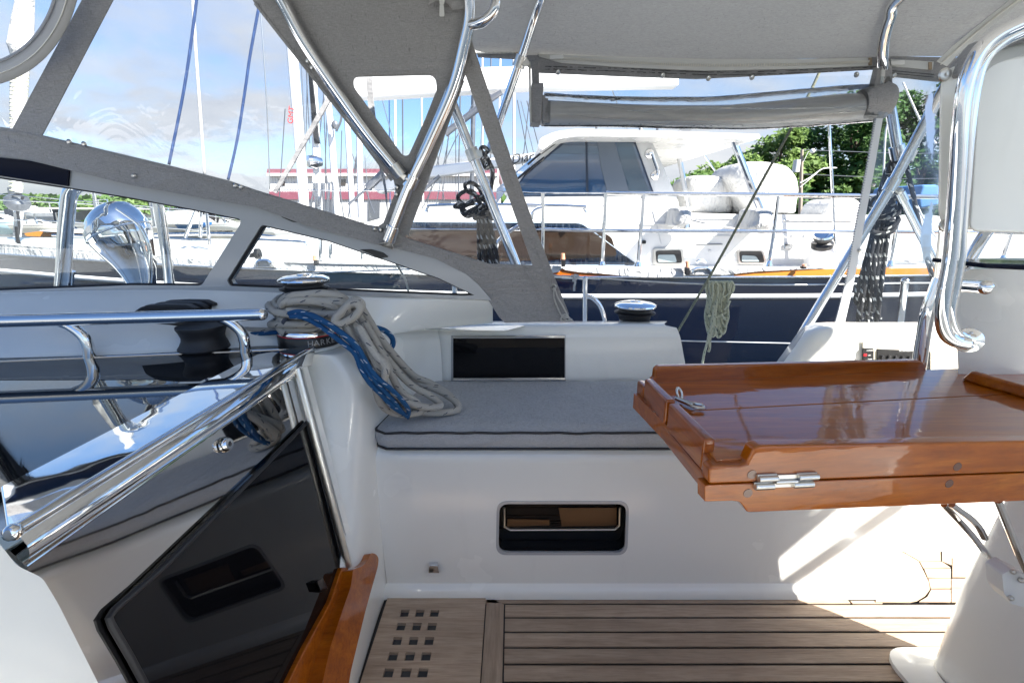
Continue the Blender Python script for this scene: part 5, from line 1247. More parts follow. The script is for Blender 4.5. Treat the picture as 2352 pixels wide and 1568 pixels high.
mb = MB(); mb.tube(catmull([P(x, y, 1.86) for x, y in [(2078, 360), (2086, 400), (2098, 450), (2112, 520), (2128, 590), (2146, 650), (2150, 668)]], 7), .0078, 8)
tag(mb.build('sheet_line', M['rope_black'], None, smooth=180), 'single black and white line beside the hank behind the curtain', 'rope')
for i, q in enumerate(([(2036, 190), (2046, 210), (2048, 260), (2035, 300), (2030, 380), (2026, 470)], [(2074, 190), (2120, 290), (2150, 330)], [(2084, 420), (2120, 500), (2150, 545)])):
    mb = MB(); mb.tube(catmull([P(x, y, 2.2) for x, y in q], 6), .004, 6)
    tag(mb.build('shroud', M['white_far'], None, smooth=180), ['white line dropping behind the rolled curtain end', 'white line crossing high behind the clear curtain', 'white line crossing below the strut behind the clear curtain'][i], 'rigging line')
# our forward rigging seen through the spray hood windows
for q, Y, r, m, lab in (([(455, -30), (440, 90), (420, 220), (388, 378)], 2.3, .006, 'rope_navy', 'navy halyard left of the white line in the big window'),
                        ([(594, 20), (574, 130), (564, 200), (545, 320), (524, 413)], 2.3, .006, 'rope_navy', 'navy halyard at the right side of the big front window'),
                        ([(441, -30), (450, 120), (460, 260), (470, 400)], 2.4, .0065, 'rope_plain', 'white halyard between the navy ones in the big window'),
                        ([(598, 20), (606, 130), (614, 270), (620, 435)], 2.6, .003, 'steel_dull', 'thin wire right of the navy halyards')):
    mb = MB(); mb.tube(catmull([P(x, y, Y) for x, y in q], 8), r, 8); tag(mb.build('halyard', M[m], None, smooth=180), lab, 'rope')
mb = MB(); mb.panel([P(x, y, 1.75) for x, y in [(757, 212), (764, 222), (634, 444), (626, 440)]], (0, .01, 0)); tag(mb.build('webbing_strap', M['canvas'], None, smooth=0), 'grey webbing strap slanting outside the big window', 'strap')
mb = MB(); mb.panel([P(x, y, 1.72) for x, y in [(840, 178), (854, 178), (858, 235), (868, 320), (880, 390), (888, 440), (890, 490), (882, 430), (870, 380), (850, 300)]], (0, .006, 0)); tag(mb.build('webbing_strap', M['canvas'], None, smooth=0), 'grey curled strap behind the small rounded window', 'strap')
# ------------------------------------------------------------------ neighbouring navy sailboat
nb = thing('navy_sailboat', V(-.5, 6, -1.2), 'navy-hulled sailboat with white deck and pilothouse moored alongside', 'sailboat')
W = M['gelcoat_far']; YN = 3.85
sheer = [(-260, 566), (0, 582), (140, 592), (349, 605), (487, 612), (700, 620), (924, 626), (1140, 632), (1290, 635), (1700, 635), (2000, 633), (2352, 627), (2700, 618)]
def shY(px): return YN + (max(0, (500-px))/760)**1.6*1.2 + (max(0, px-2100)/600)**1.6*.5
def shpt(px, py, dy=0): return P(px, py, shY(px)+dy)
sh = [shpt(x, y) for x, y in sheer]; shc = catmull(sh, 5)
rows = []
for p in shc: rows.append([p, V(p.x, p.y-.03, p.z-.25), V(p.x, p.y-.04, p.z-.75), V(p.x, p.y+.02, p.z-1.25), V(p.x, p.y+.35, -1.9)])
mb = MB(); mb.grid(rows); hull = mb.build('hull', M['hull_navy'], nb, smooth=180, fix=True)
# white stripe and fine cove line
def stripe(z0, z1, m, name, off=.008):
    mb = MB(); rr = []
    for p in shc:
        y_ = p.y - .03*min(1, (-z0)/.25) - off; rr.append([V(p.x, y_, p.z+z0), V(p.x, y_-.002, p.z+z1)])
    mb.grid(rr); return mb.build(name, m, hull, smooth=180, solid=.004)
stripe(-.175, -.135, M['white_far'], 'cove_stripe'); stripe(-.012, .006, M['steel'], 'rub_rail', .01)
# bulwark / toerail: white fabric-covered, varnished where bare
mb = MB(); rr = []
for p in catmull(sh, 24): rr.append([V(p.x, p.y-.004, p.z+.004), V(p.x, p.y-.004, p.z+.055), V(p.x, p.y+.05, p.z+.06), V(p.x, p.y+.06, p.z+.0)])
def seg_(a, b, m, nm):
    g = [r for r in rr if a <= 1176+F*r[0].x/(CP*r[0].y-SP*(r[0].z-1)) <= b]
    mb = MB(); mb.grid(g); mb.build(nm, m, nb, smooth=30)
seg_(-3000, 1262, M['cover'], 'rail_cover'); seg_(1240, 1452, M['varnish'], 'toerail'); seg_(1430, 1700, M['cover'], 'rail_cover'); seg_(1680, 4000, M['orange_wood'], 'toerail')
def tr_cover(q):
    mb = MB(); mb.panel([P(x, y, shY(x)-.02) for x, y in q], (0, .09, 0)); return mb.build('rail_cover', M['cover'], nb, smooth=30)
tr_cover([(1250, 610), (1330, 612), (1480, 616), (1650, 617), (1730, 616), (1900, 616), (1830, 619), (1740, 623), (1640, 634), (1500, 637), (1440, 634), (1380, 628), (1330, 625), (1298, 620), (1290, 614), (1285, 624), (1255, 630)])
tr_cover([(-200, 545), (0, 560), (349, 588), (700, 604), (924, 608), (1150, 614), (1150, 630), (1040, 634), (924, 629), (700, 622), (487, 615), (349, 608), (0, 585), (-200, 571)])
# deck
far = [(-260, 520), (0, 532), (349, 540), (1176, 560), (2700, 560)]
mb = MB()
deck = [V(p.x, p.y+.05, p.z+.004) for p in shc]; dfar = [V(p.x*.97, 7.6-(p.y-YN), p.z+.004) for p in shc]
mid = [V(p.x*.985, 5.7, p.z+.07) for p in shc]
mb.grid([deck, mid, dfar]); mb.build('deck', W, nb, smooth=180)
mb = MB(); mb.grid([dfar, [V(p.x, p.y, -1.9) for p in dfar]]); mb.build('far_side', M['hull_navy'], hull, smooth=180)
# cabin trunk (coachroof) with long dark window
YT = 4.45
trunk = [(640, 618), (720, 552), (860, 505), (960, 480), (1160, 470), (1420, 470), (1560, 488), (1700, 492), (2150, 494), (2240, 520), (2500, 560), (2500, 625), (640, 625)]
trunk = roundpoly(trunk, [4, 20, 30, 20, 20, 20, 10, 10, 20, 30, 5, 0, 0], 4)
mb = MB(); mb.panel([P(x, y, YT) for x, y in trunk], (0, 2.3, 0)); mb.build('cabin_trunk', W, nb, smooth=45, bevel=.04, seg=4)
# side face of the forward coachroof seen through the windscreen
fw = roundpoly([(-40, 560), (60, 548), (350, 528), (560, 520), (640, 522), (760, 530), (760, 640), (-40, 640)], [0, 20, 20, 20, 10, 10, 0, 0], 4)
mb = MB(); mb.panel([P(x, y, 5.0) for x, y in [(560, 580), (575, 552), (600, 545), (700, 548), (760, 560), (760, 600)]], (0, 1.6, 0)); mb.build('fore_coachroof', W, nb, smooth=45, bevel=.04, seg=3)
wn = [(905, 510), (1335, 513), (1459, 604), (1455, 609), (905, 606)]
wn = roundpoly(wn, [4, 12, 6, 4, 4], 4)
bw_ = [(((x-1176)*1.012+1176), ((y-560)*1.06+560)) for x, y in wn]
mb = MB(); mb.panel([P(x, y, YT-.012) for x, y in bw_], (0, .012, 0), [[P(x, y, YT-.012) for x, y in wn]]); mb.build('window_trim', mat('bluegrey_trim', (.36, .45, .55), .25), nb, smooth=30)
dglass = mat('house_window', (.010, .022, .045), .04, 0, 0, 1.7)
n = N(dglass); n.l(n.ramp(n.noise(n.coord(scale=(9, 9, .5)), 4, 4, .6), [(.5, (.006, .014, .03)), (.8, (.05, .07, .10))]), n.b.inputs['Base Color'])
mb = MB(); mb.panel([P(x, y, YT-.008) for x, y in wn], (0, .010, 0)); lw_ = mb.build('long_window', dglass, nb, smooth=0)
mb = MB(); mb.panel([P(x, y, YT-.012) for x, y in roundpoly([(905, 527), (1240, 530), (1380, 531), (1405, 545), (1418, 588), (1400, 590), (1240, 598), (905, 604)], [0, 0, 8, 8, 8, 0, 0, 0], 4)], (0, .003, 0)); mb.build('blind', M['brown_blind'], lw_, smooth=0)
# rear sloping windows of the house seen low left of the pilothouse (ports)
def port(q, q2):
    mb = MB(); mb.panel([P(x, y, YT-.02) for x, y in roundpoly(q, 7, 4)], (0, .02, 0)); f = mb.build('port_light', M['steel_dull'], nb, smooth=30, bevel=.004)
    mb = MB(); mb.panel([P(x, y, YT-.024) for x, y in roundpoly(q2, 6, 4)], (0, .004, 0)); f2 = mb.build('frame', M['black'], f, smooth=0)
    c = [(x*.55+.45*q2[3][0]+0, y*.55+.45*q2[3][1]) for x, y in q2]
    c = [(q2[3][0]+3, q2[3][1]-2), (q2[3][0]+3, q2[0][1]+9), (q2[1][0]-14, q2[1][1]+11), (q2[2][0]-12, q2[2][1]-2)]
    mb = MB(); mb.panel([P(x, y, YT-.027) for x, y in roundpoly(c, 4, 3)], (0, .003, 0)); mb.build('pane', mat('port_glass', (.30, .36, .38), .1), f, smooth=0)
port([(1501, 570), (1570, 570), (1572, 609), (1500, 609)], [(1506, 576), (1564, 574), (1567, 604), (1508, 604)])
port([(1694, 572), (1754, 574), (1762, 608), (1697, 607)], [(1698, 577), (1750, 577), (1757, 603), (1701, 603)])
# pilothouse
YP = 4.75; YR2 = 4.05
body = [(1150, 476), (1178, 430), (1262, 330), (1300, 305), (1488, 302), (1560, 466), (1560, 500), (1150, 500)]
mb = MB(); mb.panel([P(x, y, YP) for x, y in roundpoly(body, [4, 4, 10, 10, 6, 20, 0, 0], 4)], (0, 2.2, 0)); ph = mb.build('pilothouse', W, nb, smooth=40, bevel=.05, seg=4)
win = roundpoly([(1174, 449), (1206, 405), (1300, 326), (1455, 325), (1498, 444), (1496, 446)], [3, 3, 8, 8, 3, 2], 4)
wf = [(1170, 452), (1204, 402), (1298, 321), (1458, 321), (1504, 449)]
mb = MB(); mb.panel([P(x, y, YP-.008) for x, y in wf], (0, .01, 0)); wf_ = mb.build('window_frame', mat('blue_frame', (.02, .035, .07), .2), ph, smooth=0)
mb = MB(); mb.panel([P(x, y, YP-.014) for x, y in win], (0, .006, 0)); wg = mb.build('side_window', mat('blue_glass', (.035, .075, .14), .03, 0, 0, 2.2), ph, smooth=0)
mb = MB(); mb.panel([P(x, y, YP-.018) for x, y in [(1180, 446), (1230, 402), (1268, 374), (1378, 374), (1394, 444)]], (0, .003, 0)); mb.build('far_opening', mat('blue_glass_deep', (.02, .06, .13), .03, 0, 0, 2.0), wg, smooth=0)
mb = MB(); mb.panel([P(x, y, YP-.020) for x, y in [(1416, 326), (1452, 326), (1474, 400), (1494, 444), (1440, 444)]], (0, .003, 0)); mb.build('aft_opening', mat('blue_glass_mid', (.05, .085, .12), .04, 0, 0, 1.8), wg, smooth=0)
mb = MB(); mb.panel([P(x, y, YP-.022) for x, y in [(1372, 326), (1412, 326), (1446, 444), (1396, 444), (1380, 380)]], (0, .004, 0)); mb.build('inner_post', mat('inner_post', (.12, .145, .18), .15), wg, smooth=0)
mb = MB(); mb.panel([P(x, y, YP-.022) for x, y in [(1292, 334), (1372, 336), (1376, 354), (1268, 352)]], (0, .003, 0)); mb.build('ceiling', mat('inner_ceiling', (.11, .15, .20), .2), wg, smooth=0)
# raked windscreen of the pilothouse with wipers
mb = MB(); mb.panel([P(1140, 470, YP+.05), P(1170, 405+20, YP+.02), P(1290, 318, YP+.02), P(1258, 332, YP+.5), P(1140, 435, YP+.8)], (0, 0, .004)); mb.build('windscreen', mat('windscreen_blue', (.02, .10, .26), .04, 0, 0, 1.8), ph, smooth=0)
mb = MB()
for q in ([(1295, 314), (1270, 330), (1235, 358), (1212, 378)], [(1310, 312), (1285, 322), (1244, 352)], [(1205, 402), (1224, 382), (1250, 362)], [(1188, 412), (1218, 386)]):
    mb.tube([P(x, y, YP-.06) for x, y in q], .010, 6)
mb.build('wiper', M['black'], ph)
# extra fittings: hatches, seams, vents, non-skid
grey = mat('non_skid', (.55, .56, .57), .8); nn_ = N(grey); nn_.bump(nn_.noise(nn_.coord(), 160, 2), .6, .004)
def plate(q, Y, m, name, th=.02, r=3, dep=.02):
    mb = MB(); mb.panel([P(x, y, Y) for x, y in roundpoly(q, r, 3)], (0, dep, 0)); return mb.build(name, m, nb, smooth=30, bevel=.004)
plate([(1600, 560), (1660, 560), (1660, 562), (1600, 562)], YT-.01, M['grey_metal'], 'seam')
for q in ([(1470, 512), (1534, 512), (1530, 516), (1472, 516)], [(1600, 500), (1690, 501), (1690, 503), (1600, 502)], [(1800, 505), (1960, 506), (1960, 508), (1800, 507)]): plate(q, YT-.012, grey, 'non_skid_panel')
plate([(1560, 540), (1680, 541), (1681, 542.5), (1560, 541.5)], YT-.008, grey, 'seam'); plate([(1500, 484), (1502, 484), (1520, 560), (1518, 560)], YT-.008, grey, 'seam')
plate([(1470, 552), (1484, 552), (1484, 560), (1470, 560)], YT-.015, M['black'], 'vent'); plate([(1800, 560), (1822, 560), (1822, 572), (1800, 572)], YT-.015, M['steel'], 'vent')
for x in (1630, 1645, 1820, 1848, 1950): 
    mb = MB(); mb.lathe([(.0, .01), (.012, .008), (.016, 0)], P(x, 540+(x % 7)*6, YT), (0, -1, 0), 12); mb.build('deck_plug', grey, nb)
mb = MB(); mb.tube(catmull([P(x, y, YR2+.1) for x, y in [(1600, 603), (1606, 598), (1616, 598), (1622, 603)]], 4), .012, 8); mb.build('cleat', M['steel'], nb)
for q in ([(1345, 322), (1349, 322), (1352, 448), (1347, 448)],): plate(q, YP-.026, mat('mullion', (.02, .03, .05), .3), 'mullion')
# hard top with overhang
ro = roundpoly([(1237, 336), (1240, 318), (1275, 302), (1330, 296), (1500, 300), (1745, 308), (1746, 319), (1500, 314), (1320, 313), (1280, 320), (1246, 345)], [4, 14, 18, 12, 0, 3, 3, 0, 10, 10, 4], 5)
mb = MB(); mb.panel([P(x, y, YP-.35) for x, y in ro], (0, 3.0, 0)); rf = mb.build('hard_top', W, nb, smooth=50, bevel=.02, seg=3)
mb = MB(); mb.panel([P(x, y, 6.9) for x, y in [(1490, 330), (1760, 322), (1700, 350), (1505, 360)]], (0, .05, 0)); 
# under-roof supports
def pole(q, Y, r, name='support', par=nb, m='steel'):
    mb = MB(); mb.tube([P(x, y, Y) for x, y in q], r, 10); return mb.build(name, M[m], par)
pole([(1682, 316), (1752, 496)], YP-.1, .03); pole([(1558, 352), (1582, 475)], 6.0, .03); pole([(1610, 345), (1660, 420)], 6.6, .012)
mb = MB(); mb.tube(catmull([P(x, y, YP-.06) for x, y in [(1491, 354), (1497, 352), (1503, 368), (1511, 392), (1509, 404), (1503, 402)]], 5), .016, 10); hh_ = mb.build('hand_grip', M['steel'], ph)
for x, y in ((1492, 353), (1505, 403)): mb = MB(); mb.lathe([(0, .03), (.03, .02), (.045, 0)], P(x, y, YP), (0, -1, 0), 16); mb.build('grip_base', M['steel'], hh_)
# deck rail handholds, stanchions, rails
YR2 = 4.05
def npole(q, r=.0135, Y=YR2, name='stanchion', par=nb):
    mb = MB(); mb.tube(catmull([P(x, y, Y) for x, y in q], 5), r, 10); return mb.build(name, M['steel'], par)
for q in ([(1247, 443), (1247, 520), (1246, 604)], [(1391, 443), (1387, 530), (1383, 614)], [(1478, 448), (1472, 530), (1466, 615)], [(1786, 453), (1776, 540), (1765, 612)], [(2068, 460), (2056, 540), (2042, 612)], [(2192, 470), (2180, 540), (2168, 616)], [(2325, 525), (2300, 600)]): 
    s_ = npole(q, .016)
    mb = MB(); b_ = P(q[-1][0], q[-1][1], YR2); mb.lathe([(.035, -.02), (.035, 0), (.02, .05)], b_, (0, 0, 1), 12); mb.build('base', M['steel'], s_)
rl_ = npole([(1391, 443), (1500, 445), (1800, 448), (2000, 450), (2160, 452), (2500, 458)], .017, name='rail'); npole([(1247, 526), (1390, 530), (1700, 531), (2000, 532), (2160, 533), (2500, 536)], .015, name='rail')
npole([(1200, 441), (1247, 443), (1391, 443)], .006, name='wire'); npole([(930, 526), (1130, 527), (1196, 529), (1247, 526)], .006, name='wire')
npole([(650, 437), (900, 438), (1200, 441)], .004, name='wire'); npole([(0, 446), (650, 500)], .004, Y=4.6, name='wire')
npole([(1222, 504), (1224, 488), (1236, 480), (1247, 478)], .014, name='brace'); npole([(1140, 605), (1142, 560), (1160, 540), (1190, 520), (1196, 526)], .016, name='brace')
for q, Y_ in (([(980, 487), (984, 478), (1000, 473), (1150, 471), (1330, 475), (1340, 480), (1345, 489)], 4.3), ([(560, 558), (563, 552), (590, 551), (690, 556), (702, 562), (706, 566)], 4.9), ([(300, 540), (560, 538), (702, 556)], 5.4)):
    mb = MB(); mb.tube(catmull([P(x, y, Y_) for x, y in q], 6), .017, 10); mb.build('handrail', M['steel'], nb)
for q in ([(759, 560), (760, 600)], [(735, 475), (737, 605)], [(832, 560), (832, 600)]):
    npole([q[0], ((q[0][0]+q[1][0])/2, (q[0][1]+q[1][1])/2), q[1]], .016)
# left-hand pulpit stanchions seen through the windscreen
for q in ([(212, 425), (222, 500), (234, 560)], [(345, 460), (356, 520)], [(474, 486), (484, 590)], [(425, 545), (450, 484)], [(460, 545), (462, 485)]):
    npole([q[0], ((q[0][0]+q[-1][0])/2, (q[0][1]+q[-1][1])/2), q[-1]], .016, 4.9)
npole([(-100, 455), (60, 462), (300, 475), (560, 505)], .005, 4.9, 'wire'); npole([(-100, 500), (200, 512), (480, 530)], .005, 4.9, 'wire')
npole([(480, 552), (300, 545), (120, 540)], .012, 4.9, 'rail')
# deck block, chocks and shackle clips
for q, nm in (([(570, 590), (570, 580), (583, 572), (600, 576), (600, 590)], 'deck_block'), ([(590, 610), (592, 602), (608, 600), (620, 608), (622, 612)], 'chock'), ([(1688-60, 618), (1632, 608), (1660, 606), (1692, 608), (1700, 620)], 'chock')):
    pass
mb = MB(); mb.tube([P(588, 583, 4.1), P(596, 583, 4.1)], .045, 18); mb.panel([P(x, y, 4.08) for x, y in roundpoly([(571, 592), (575, 582), (590, 576), (598, 590)], 3, 3)], (0, .05, 0)); mb.build('deck_block', M['black'], nb)
for (cx0, cy0, w0) in ((606, 607, 17), (1700, 626-0, 22)):
    cx0 = 606 if w0 == 17 else 1612; cy0 = 607 if w0 == 17 else 624
    mb = MB(); mb.tube(catmull([P(x, y, shY(cx0)-.03) for x, y in [(cx0-w0, cy0+4), (cx0-w0*.8, cy0-6), (cx0, cy0-9), (cx0+w0*.7, cy0-7), (cx0+w0, cy0+4)]], 5), .014, 8)
    mb.box(tuple(P(cx0-w0*1.5, cy0+7, shY(cx0)-.04)), tuple(P(cx0+w0*1.9, cy0+4, shY(cx0)+.02))); mb.build('chock', M['steel'], nb)
# spring clamps holding the rail covers
clp = []
for i, (x, y0, y1, lab) in enumerate(((1294, 580, 615, 'left'), (1580, 598, 634, 'right'), (724, 585, 612, 'fore'), (1848, 605, 620, 'aft'))):
    c_ = thing('spring_clamp', P(x, y1, shY(x)-.06), {'left': 'orange-tipped black clamp nipping the rail cover near the spray hood edge', 'right': 'black clamp with orange tip between the two port lights', 'fore': 'black clamp standing on the rail above the winch cap', 'aft': 'small black clamp lying on the bare varnished rail'}[lab], 'clamp', 'clamps along the navy boat rail')
    h_ = (y1-y0)
    mb = MB(); mb.tube([P(x-1, y0+2, shY(x)-.06), P(x-1, y0+h_*.5, shY(x)-.06)], [.014, .018], 10); mb.build('grip', mat('peach_plastic', (.75, .32, .18), .5) if 'peach_plastic' not in bpy.data.materials else bpy.data.materials['peach_plastic'], c_)
    mb = MB(); mb.panel([P(px, py, shY(x)-.08) for px, py in [(x-5, y0+h_*.45), (x+5, y0+h_*.45), (x+5, y1-3), (x-4, y1-2)]], (0, .04, 0)); mb.build('jaw', M['black'], c_, bevel=.004)
# covered winches and helm seats
def cover(q, Y, depth, name, label, cat, r=5, group=None, parts=None):
    qq = roundpoly(q, r, 4); c0 = P(sum(a for a, b in q)/len(q), max(b for a, b in q), Y)
    mb = MB(); mb.pillow(qq, Y, depth, .05*(max(b for a, b in q)-min(b for a, b in q))/50); o = mb.build(name, M['cover'], None, smooth=60)
    o.location = (0, 0, 0); return tag(o, label, cat, group)
cover([(1545, 520), (1552, 498), (1554, 480), (1562, 475), (1582, 476), (1588, 484), (1586, 508), (1580, 516), (1560, 523)], YT-.25, .25, 'winch_cover', 'crumpled white winch cover just aft of the pilothouse side', 'cover', group='covered winches on the navy boat')
cover([(1711, 528), (1724, 505), (1730, 482), (1740, 478), (1764, 479), (1772, 488), (1774, 520), (1760, 530), (1730, 534)], YT-.25, .25, 'winch_cover', 'white winch cover below the larger shrouded helm seat', 'cover', group='covered winches on the navy boat')
mb = MB(); mb.tube([P(1571, 524, YT-.12), P(1571, 514, YT-.12)], [.06, .055], 16); mb.build('winch_base', M['steel'], nb)
cover([(1576, 490), (1572, 462), (1576, 420), (1590, 402), (1630, 402), (1664, 408), (1682, 430), (1682, 490)], 6.3, .6, 'seat_cover', 'smaller white shrouded helm seat in front of the green trees', 'cover', 10)
cover([(1720, 492), (1690, 440), (1678, 405), (1690, 384), (1708, 370), (1770, 372), (1806, 380), (1826, 405), (1832, 440), (1832, 492)], 6.0, .7, 'seat_cover', 'larger white shrouded helm seat beside the wooden utility pole', 'cover', 12)
cover([(1684, 492), (1688, 474), (1700, 470), (1716, 478), (1718, 492)], 6.5, .3, 'winch_cover', 'small white covered drum between the two shrouded helm seats', 'cover')
cover([(1888, 496), (1898, 470), (1920, 456), (1960, 455), (1985, 470), (1986, 496)], 6.1, .5, 'dinghy_cover', 'low white canvas bundle on the aft deck left of the zipped curtain', 'cover', 8)
nw = thing('deck_winch', P(1890, 565, YT-.1), 'uncovered black deck winch tilted on its white moulded plinth', 'winch')
c_ = P(1888, 566, YT-.22); axw = V(-.25, -.35, .9).normalized()
mb = MB(); mb.lathe([(.16, -.34), (.12, -.12), (.085, 0), (0, .0)], c_, axw, 24); mb.build('plinth', W, nw)
mb = MB(); mb.lathe([(.085, 0), (.085, .03), (.06, .05), (.08, .09), (.082, .10)], c_, axw, 28); mb.build('drum', M['black'], nw, smooth=40)
mb = MB(); mb.lathe([(.078, .10), (.07, .115), (.03, .12), (0, .12)], c_, axw, 28); mb.build('cap', M['chrome'], nw, smooth=40)
mb = MB(); mb.tube(catmull([P(x, y, YT-.25) for x, y in [(1585, 505), (1640, 517), (1780, 540), (1870, 558), (1905, 560), (2000, 585), (2150, 612)]], 6), .006, 6)
tag(mb.build('sheet_line', M['rope_plain'], None), 'grey line led across the white deck of the navy boat to its winch', 'rope')
npole([(1903, 262), (1912, 440), (1920, 620)], .011, 4.25, 'shroud')
# radome-like reflector on the hard top
mb = MB(); mb.ball(P(1574, 290, 5.6), .09, 10, 1, 1, .6); tag(mb.build('radar_dome', M['grey_metal'], None), 'small grey dome standing on the pilothouse hard top', 'radar dome')
# furled headsail at the bow
fu = thing('furled_headsail', P(40, 535, 5.4), 'furled white headsail with spiral lashing and furling drum at far left', 'sail')
YFu = 5.4
pts = [(62, -60, 12), (58, 0, 14), (50, 80, 19), (52, 110, 24), (48, 150, 13), (44, 200, 14), (42, 300, 13), (40, 390, 11), (38, 440, 10)]
cp2 = catmull([P(x, y, YFu) for x, y, r in pts], 5); rd = lerpl([r*YFu/1100 for *_, r in pts], 5)
mb = MB(); mb.tube(cp2, rd, 18); mb.build('sail', M['cover'], fu, smooth=60)
mb = MB(); hp = []
for k in range(360):
    t_ = k/360; yv_ = 150+t_*290; a = t_*math.pi*2*32; c = P(46-9*t_, yv_, YFu); r_ = .068-.016*t_; hp.append(c + V(math.cos(a)*r_, math.sin(a)*r_, 0))
mb.tube(hp, .009, 5); mb.build('spiral_lashing', M['rope_olive'], fu, smooth=180)
mb = MB(); dz = P(38, 458, YFu); mb.lathe([(.05, .12), (.055, .05), (.10, .02), (.11, -.05), (.08, -.10), (.05, -.12)], dz, (0, 0, 1), 24); mb.build('drum', M['grey_metal'], fu)
mb = MB(); mb.panel([P(x, y, YFu) for x, y in [(30, 485), (46, 485), (42, 520), (40, 545), (28, 545), (30, 520)]], (0, .05, 0)); mb.build('tack_plate', M['steel'], fu, bevel=.006)
mb = MB(); mb.tube(catmull([P(x, y, YFu-.1) for x, y in [(28, 450), (40, 446), (52, 452), (50, 458)]], 5), .012, 8); mb.tube(catmull([P(x, y, YFu-.1) for x, y in [(40, 485), (44, 520), (38, 560)]], 5), .012, 8); mb.build('cable', M['rubber'], fu)
# anchor at the bow
an = thing('anchor', P(38, 572, 4.8), 'small black anchor-like cleat on the white bow deck at the left', 'deck fitting')
mb = MB(); mb.tube(catmull([P(x, y, 4.75) for x, y in [(38, 520), (40, 545), (44, 560), (52, 568)]], 5), .015, 8); mb.build('shank', M['black'], an)
mb = MB(); mb.panel([P(x, y, 4.75) for x, y in roundpoly([(32, 580), (36, 566), (50, 562), (56, 568), (44, 572), (40, 580)], 2, 2)], (0, .05, 0)); mb.build('fluke', M['black'], an, bevel=.005)

# ------------------------------------------------------------------ spars and rigging behind
def mast(q, r, Y, label, m='white_far', name='mast', extra=True):
    t_ = thing(name, P(q[-1][0], q[-1][1], Y), label, 'mast')
    mb = MB(); mb.tube([P(x, y, Y) for x, y in q], r*Y/1100, 14); mb.build('spar', M[m], t_); return t_
m1 = mast([(650, -80), (669, 95), (682, 250), (699, 480)], 10.5, 7.5, 'thick white mast with red letters, nearest the big window edge')
text_mesh('lettering', 'GMT', .11, M['red_text'], m1, P(672, 286, 7.5-.075), P(674, 266, 7.4)-P(672, 286, 7.4), (-1, 0, 0), ext=.002)
m2 = mast([(712, 60), (722, 250), (733, 500)], 8, 8.5, 'white mast with black track, second from the left of the group')
mb = MB(); mb.panel([P(x, y, 8.4) for x, y in [(708, 170), (716, 170), (730, 310), (734, 330), (722, 330), (718, 300)]], (0, .05, 0)); mb.build('sail_track', M['black'], m2, smooth=0)
mb = MB(); mb.lathe([(0, .14), (.09, .12), (.11, 0), (.07, -.1)], P(724, 372, 8.35), (-.7, -.7, 0), 20); mb.build('halyard_winch', M['steel'], m2)
for i in range(8):
    mb = MB(); x = 716+i*7; mb.tube(catmull([P(x+random.uniform(-3, 3), 400, 8.2), P(x+random.uniform(-5, 5), 440, 8.15), P(x+random.uniform(-4, 4), 480, 8.2), P(x+4, 520, 8.2)], 5), .018, 6); mb.build('halyard', M['rope_plain'], m2, smooth=180)
m3 = mast([(748, 190), (760, 300), (775, 500)], 7, 9, 'white mast just left of the canvas V, third in the group')
mb = MB(); mb.ball(P(769, 287, 8.8), .06, 6, 1, .6, 1.2); mb.tube(catmull([P(x, y, 8.8) for x, y in [(772, 302), (782, 280), (784, 262), (778, 250)]], 4), .02, 6); mb.build('block', M['grey_metal'], m3)
mast([(796, 255), (803, 380), (810, 500)], 6, 10, 'slim white mast behind the lower part of the canvas V'); mast([(824, 250), (826, 380), (829, 500)], 6.5, 10.5, 'white mast at the left of the small rounded window')
for i, (x0, x1, r, Y, m) in enumerate(((907, 908, 2.3, 20, 'white_far'), (924, 926, 1.6, 24, 'grey_metal'), (1090, 1083, 5, 17, 'grey_metal'), (1150, 1142, 2, 22, 'white_far'), (1180, 1180, 3, 26, 'white_far'), (893, 896, 1.2, 15, 'rope_navy'), (966, 972, 2, 30, 'white_far'), (1060, 1052, 1.6, 24, 'grey_metal'), (1108, 1108, 2.2, 24, 'white_far'), (1128, 1126, 1.5, 28, 'grey_metal'))):
    mast([(x0, 90), (x1, 480)], r, Y, ['slim white mast in the middle of the small rounded window', 'thin grey mast right of the slim white one in the rounded window', 'thick dark grey mast behind the black rope bundle', 'thin white mast right of the canvas strip, above the boom', 'far white mast above the name lettering', 'thin navy stay at the left of the rounded window', 'white mast hidden behind the canvas V bottom', 'thin grey mast left of the thick dark one', 'far white mast right of the thick dark one', 'thin grey mast touching the canvas strip'][i], m)
for i, (x, y0, y1) in enumerate(((1620-20, 270, 300), (1603, 265, 300), (1640, 268, 302), (1693, 262, 303), (1500, 268, 300))):
    mast([(x-130, y0), (x-130, y1)], 1.6 if i % 2 else 2.6, 24, 'far mast tip %s above the hard top' % ['second from the left', 'third from the left', 'fourth from the left', 'right of the other tips', 'leftmost of the row'][i], ['grey_metal', 'white_far'][i % 2])
# rigging wires
random.seed(9); wires = [((1065, 130), (1000, 480)), ((1085, 240), (960, 500)), ((1188, 230), (1225, 420)), ((1196, 232), (1238, 400)), ((1210, 232), (1252, 392)), ((1220, 190), (1200, 380)), ((1400, 190), (1440, 300)), ((655, 250), (640, 480)), ((700, 90), (712, 330)), ((690, 110), (708, 470)), ((740, 130), (752, 480)), ((833, 230), (812, 440)), ((870, 200), (905, 330)), ((1030, 310), (1012, 500)), ((800, 330), (860, 490)), ((706, 160), (700, 470)), ((728, 230), (742, 500)), ((752, 240), (744, 470)), ((765, 320), (790, 500)), ((785, 300), (780, 490)), ((818, 360), (800, 500)), ((838, 360), (850, 500)), ((1046, 260), (1048, 480)), ((1000, 330), (1022, 470)), ((1112, 250), (1102, 350)), ((1024, 300), (980, 470)), ((746, 200), (720, 440)), ((1138, 300), (1150, 380))]
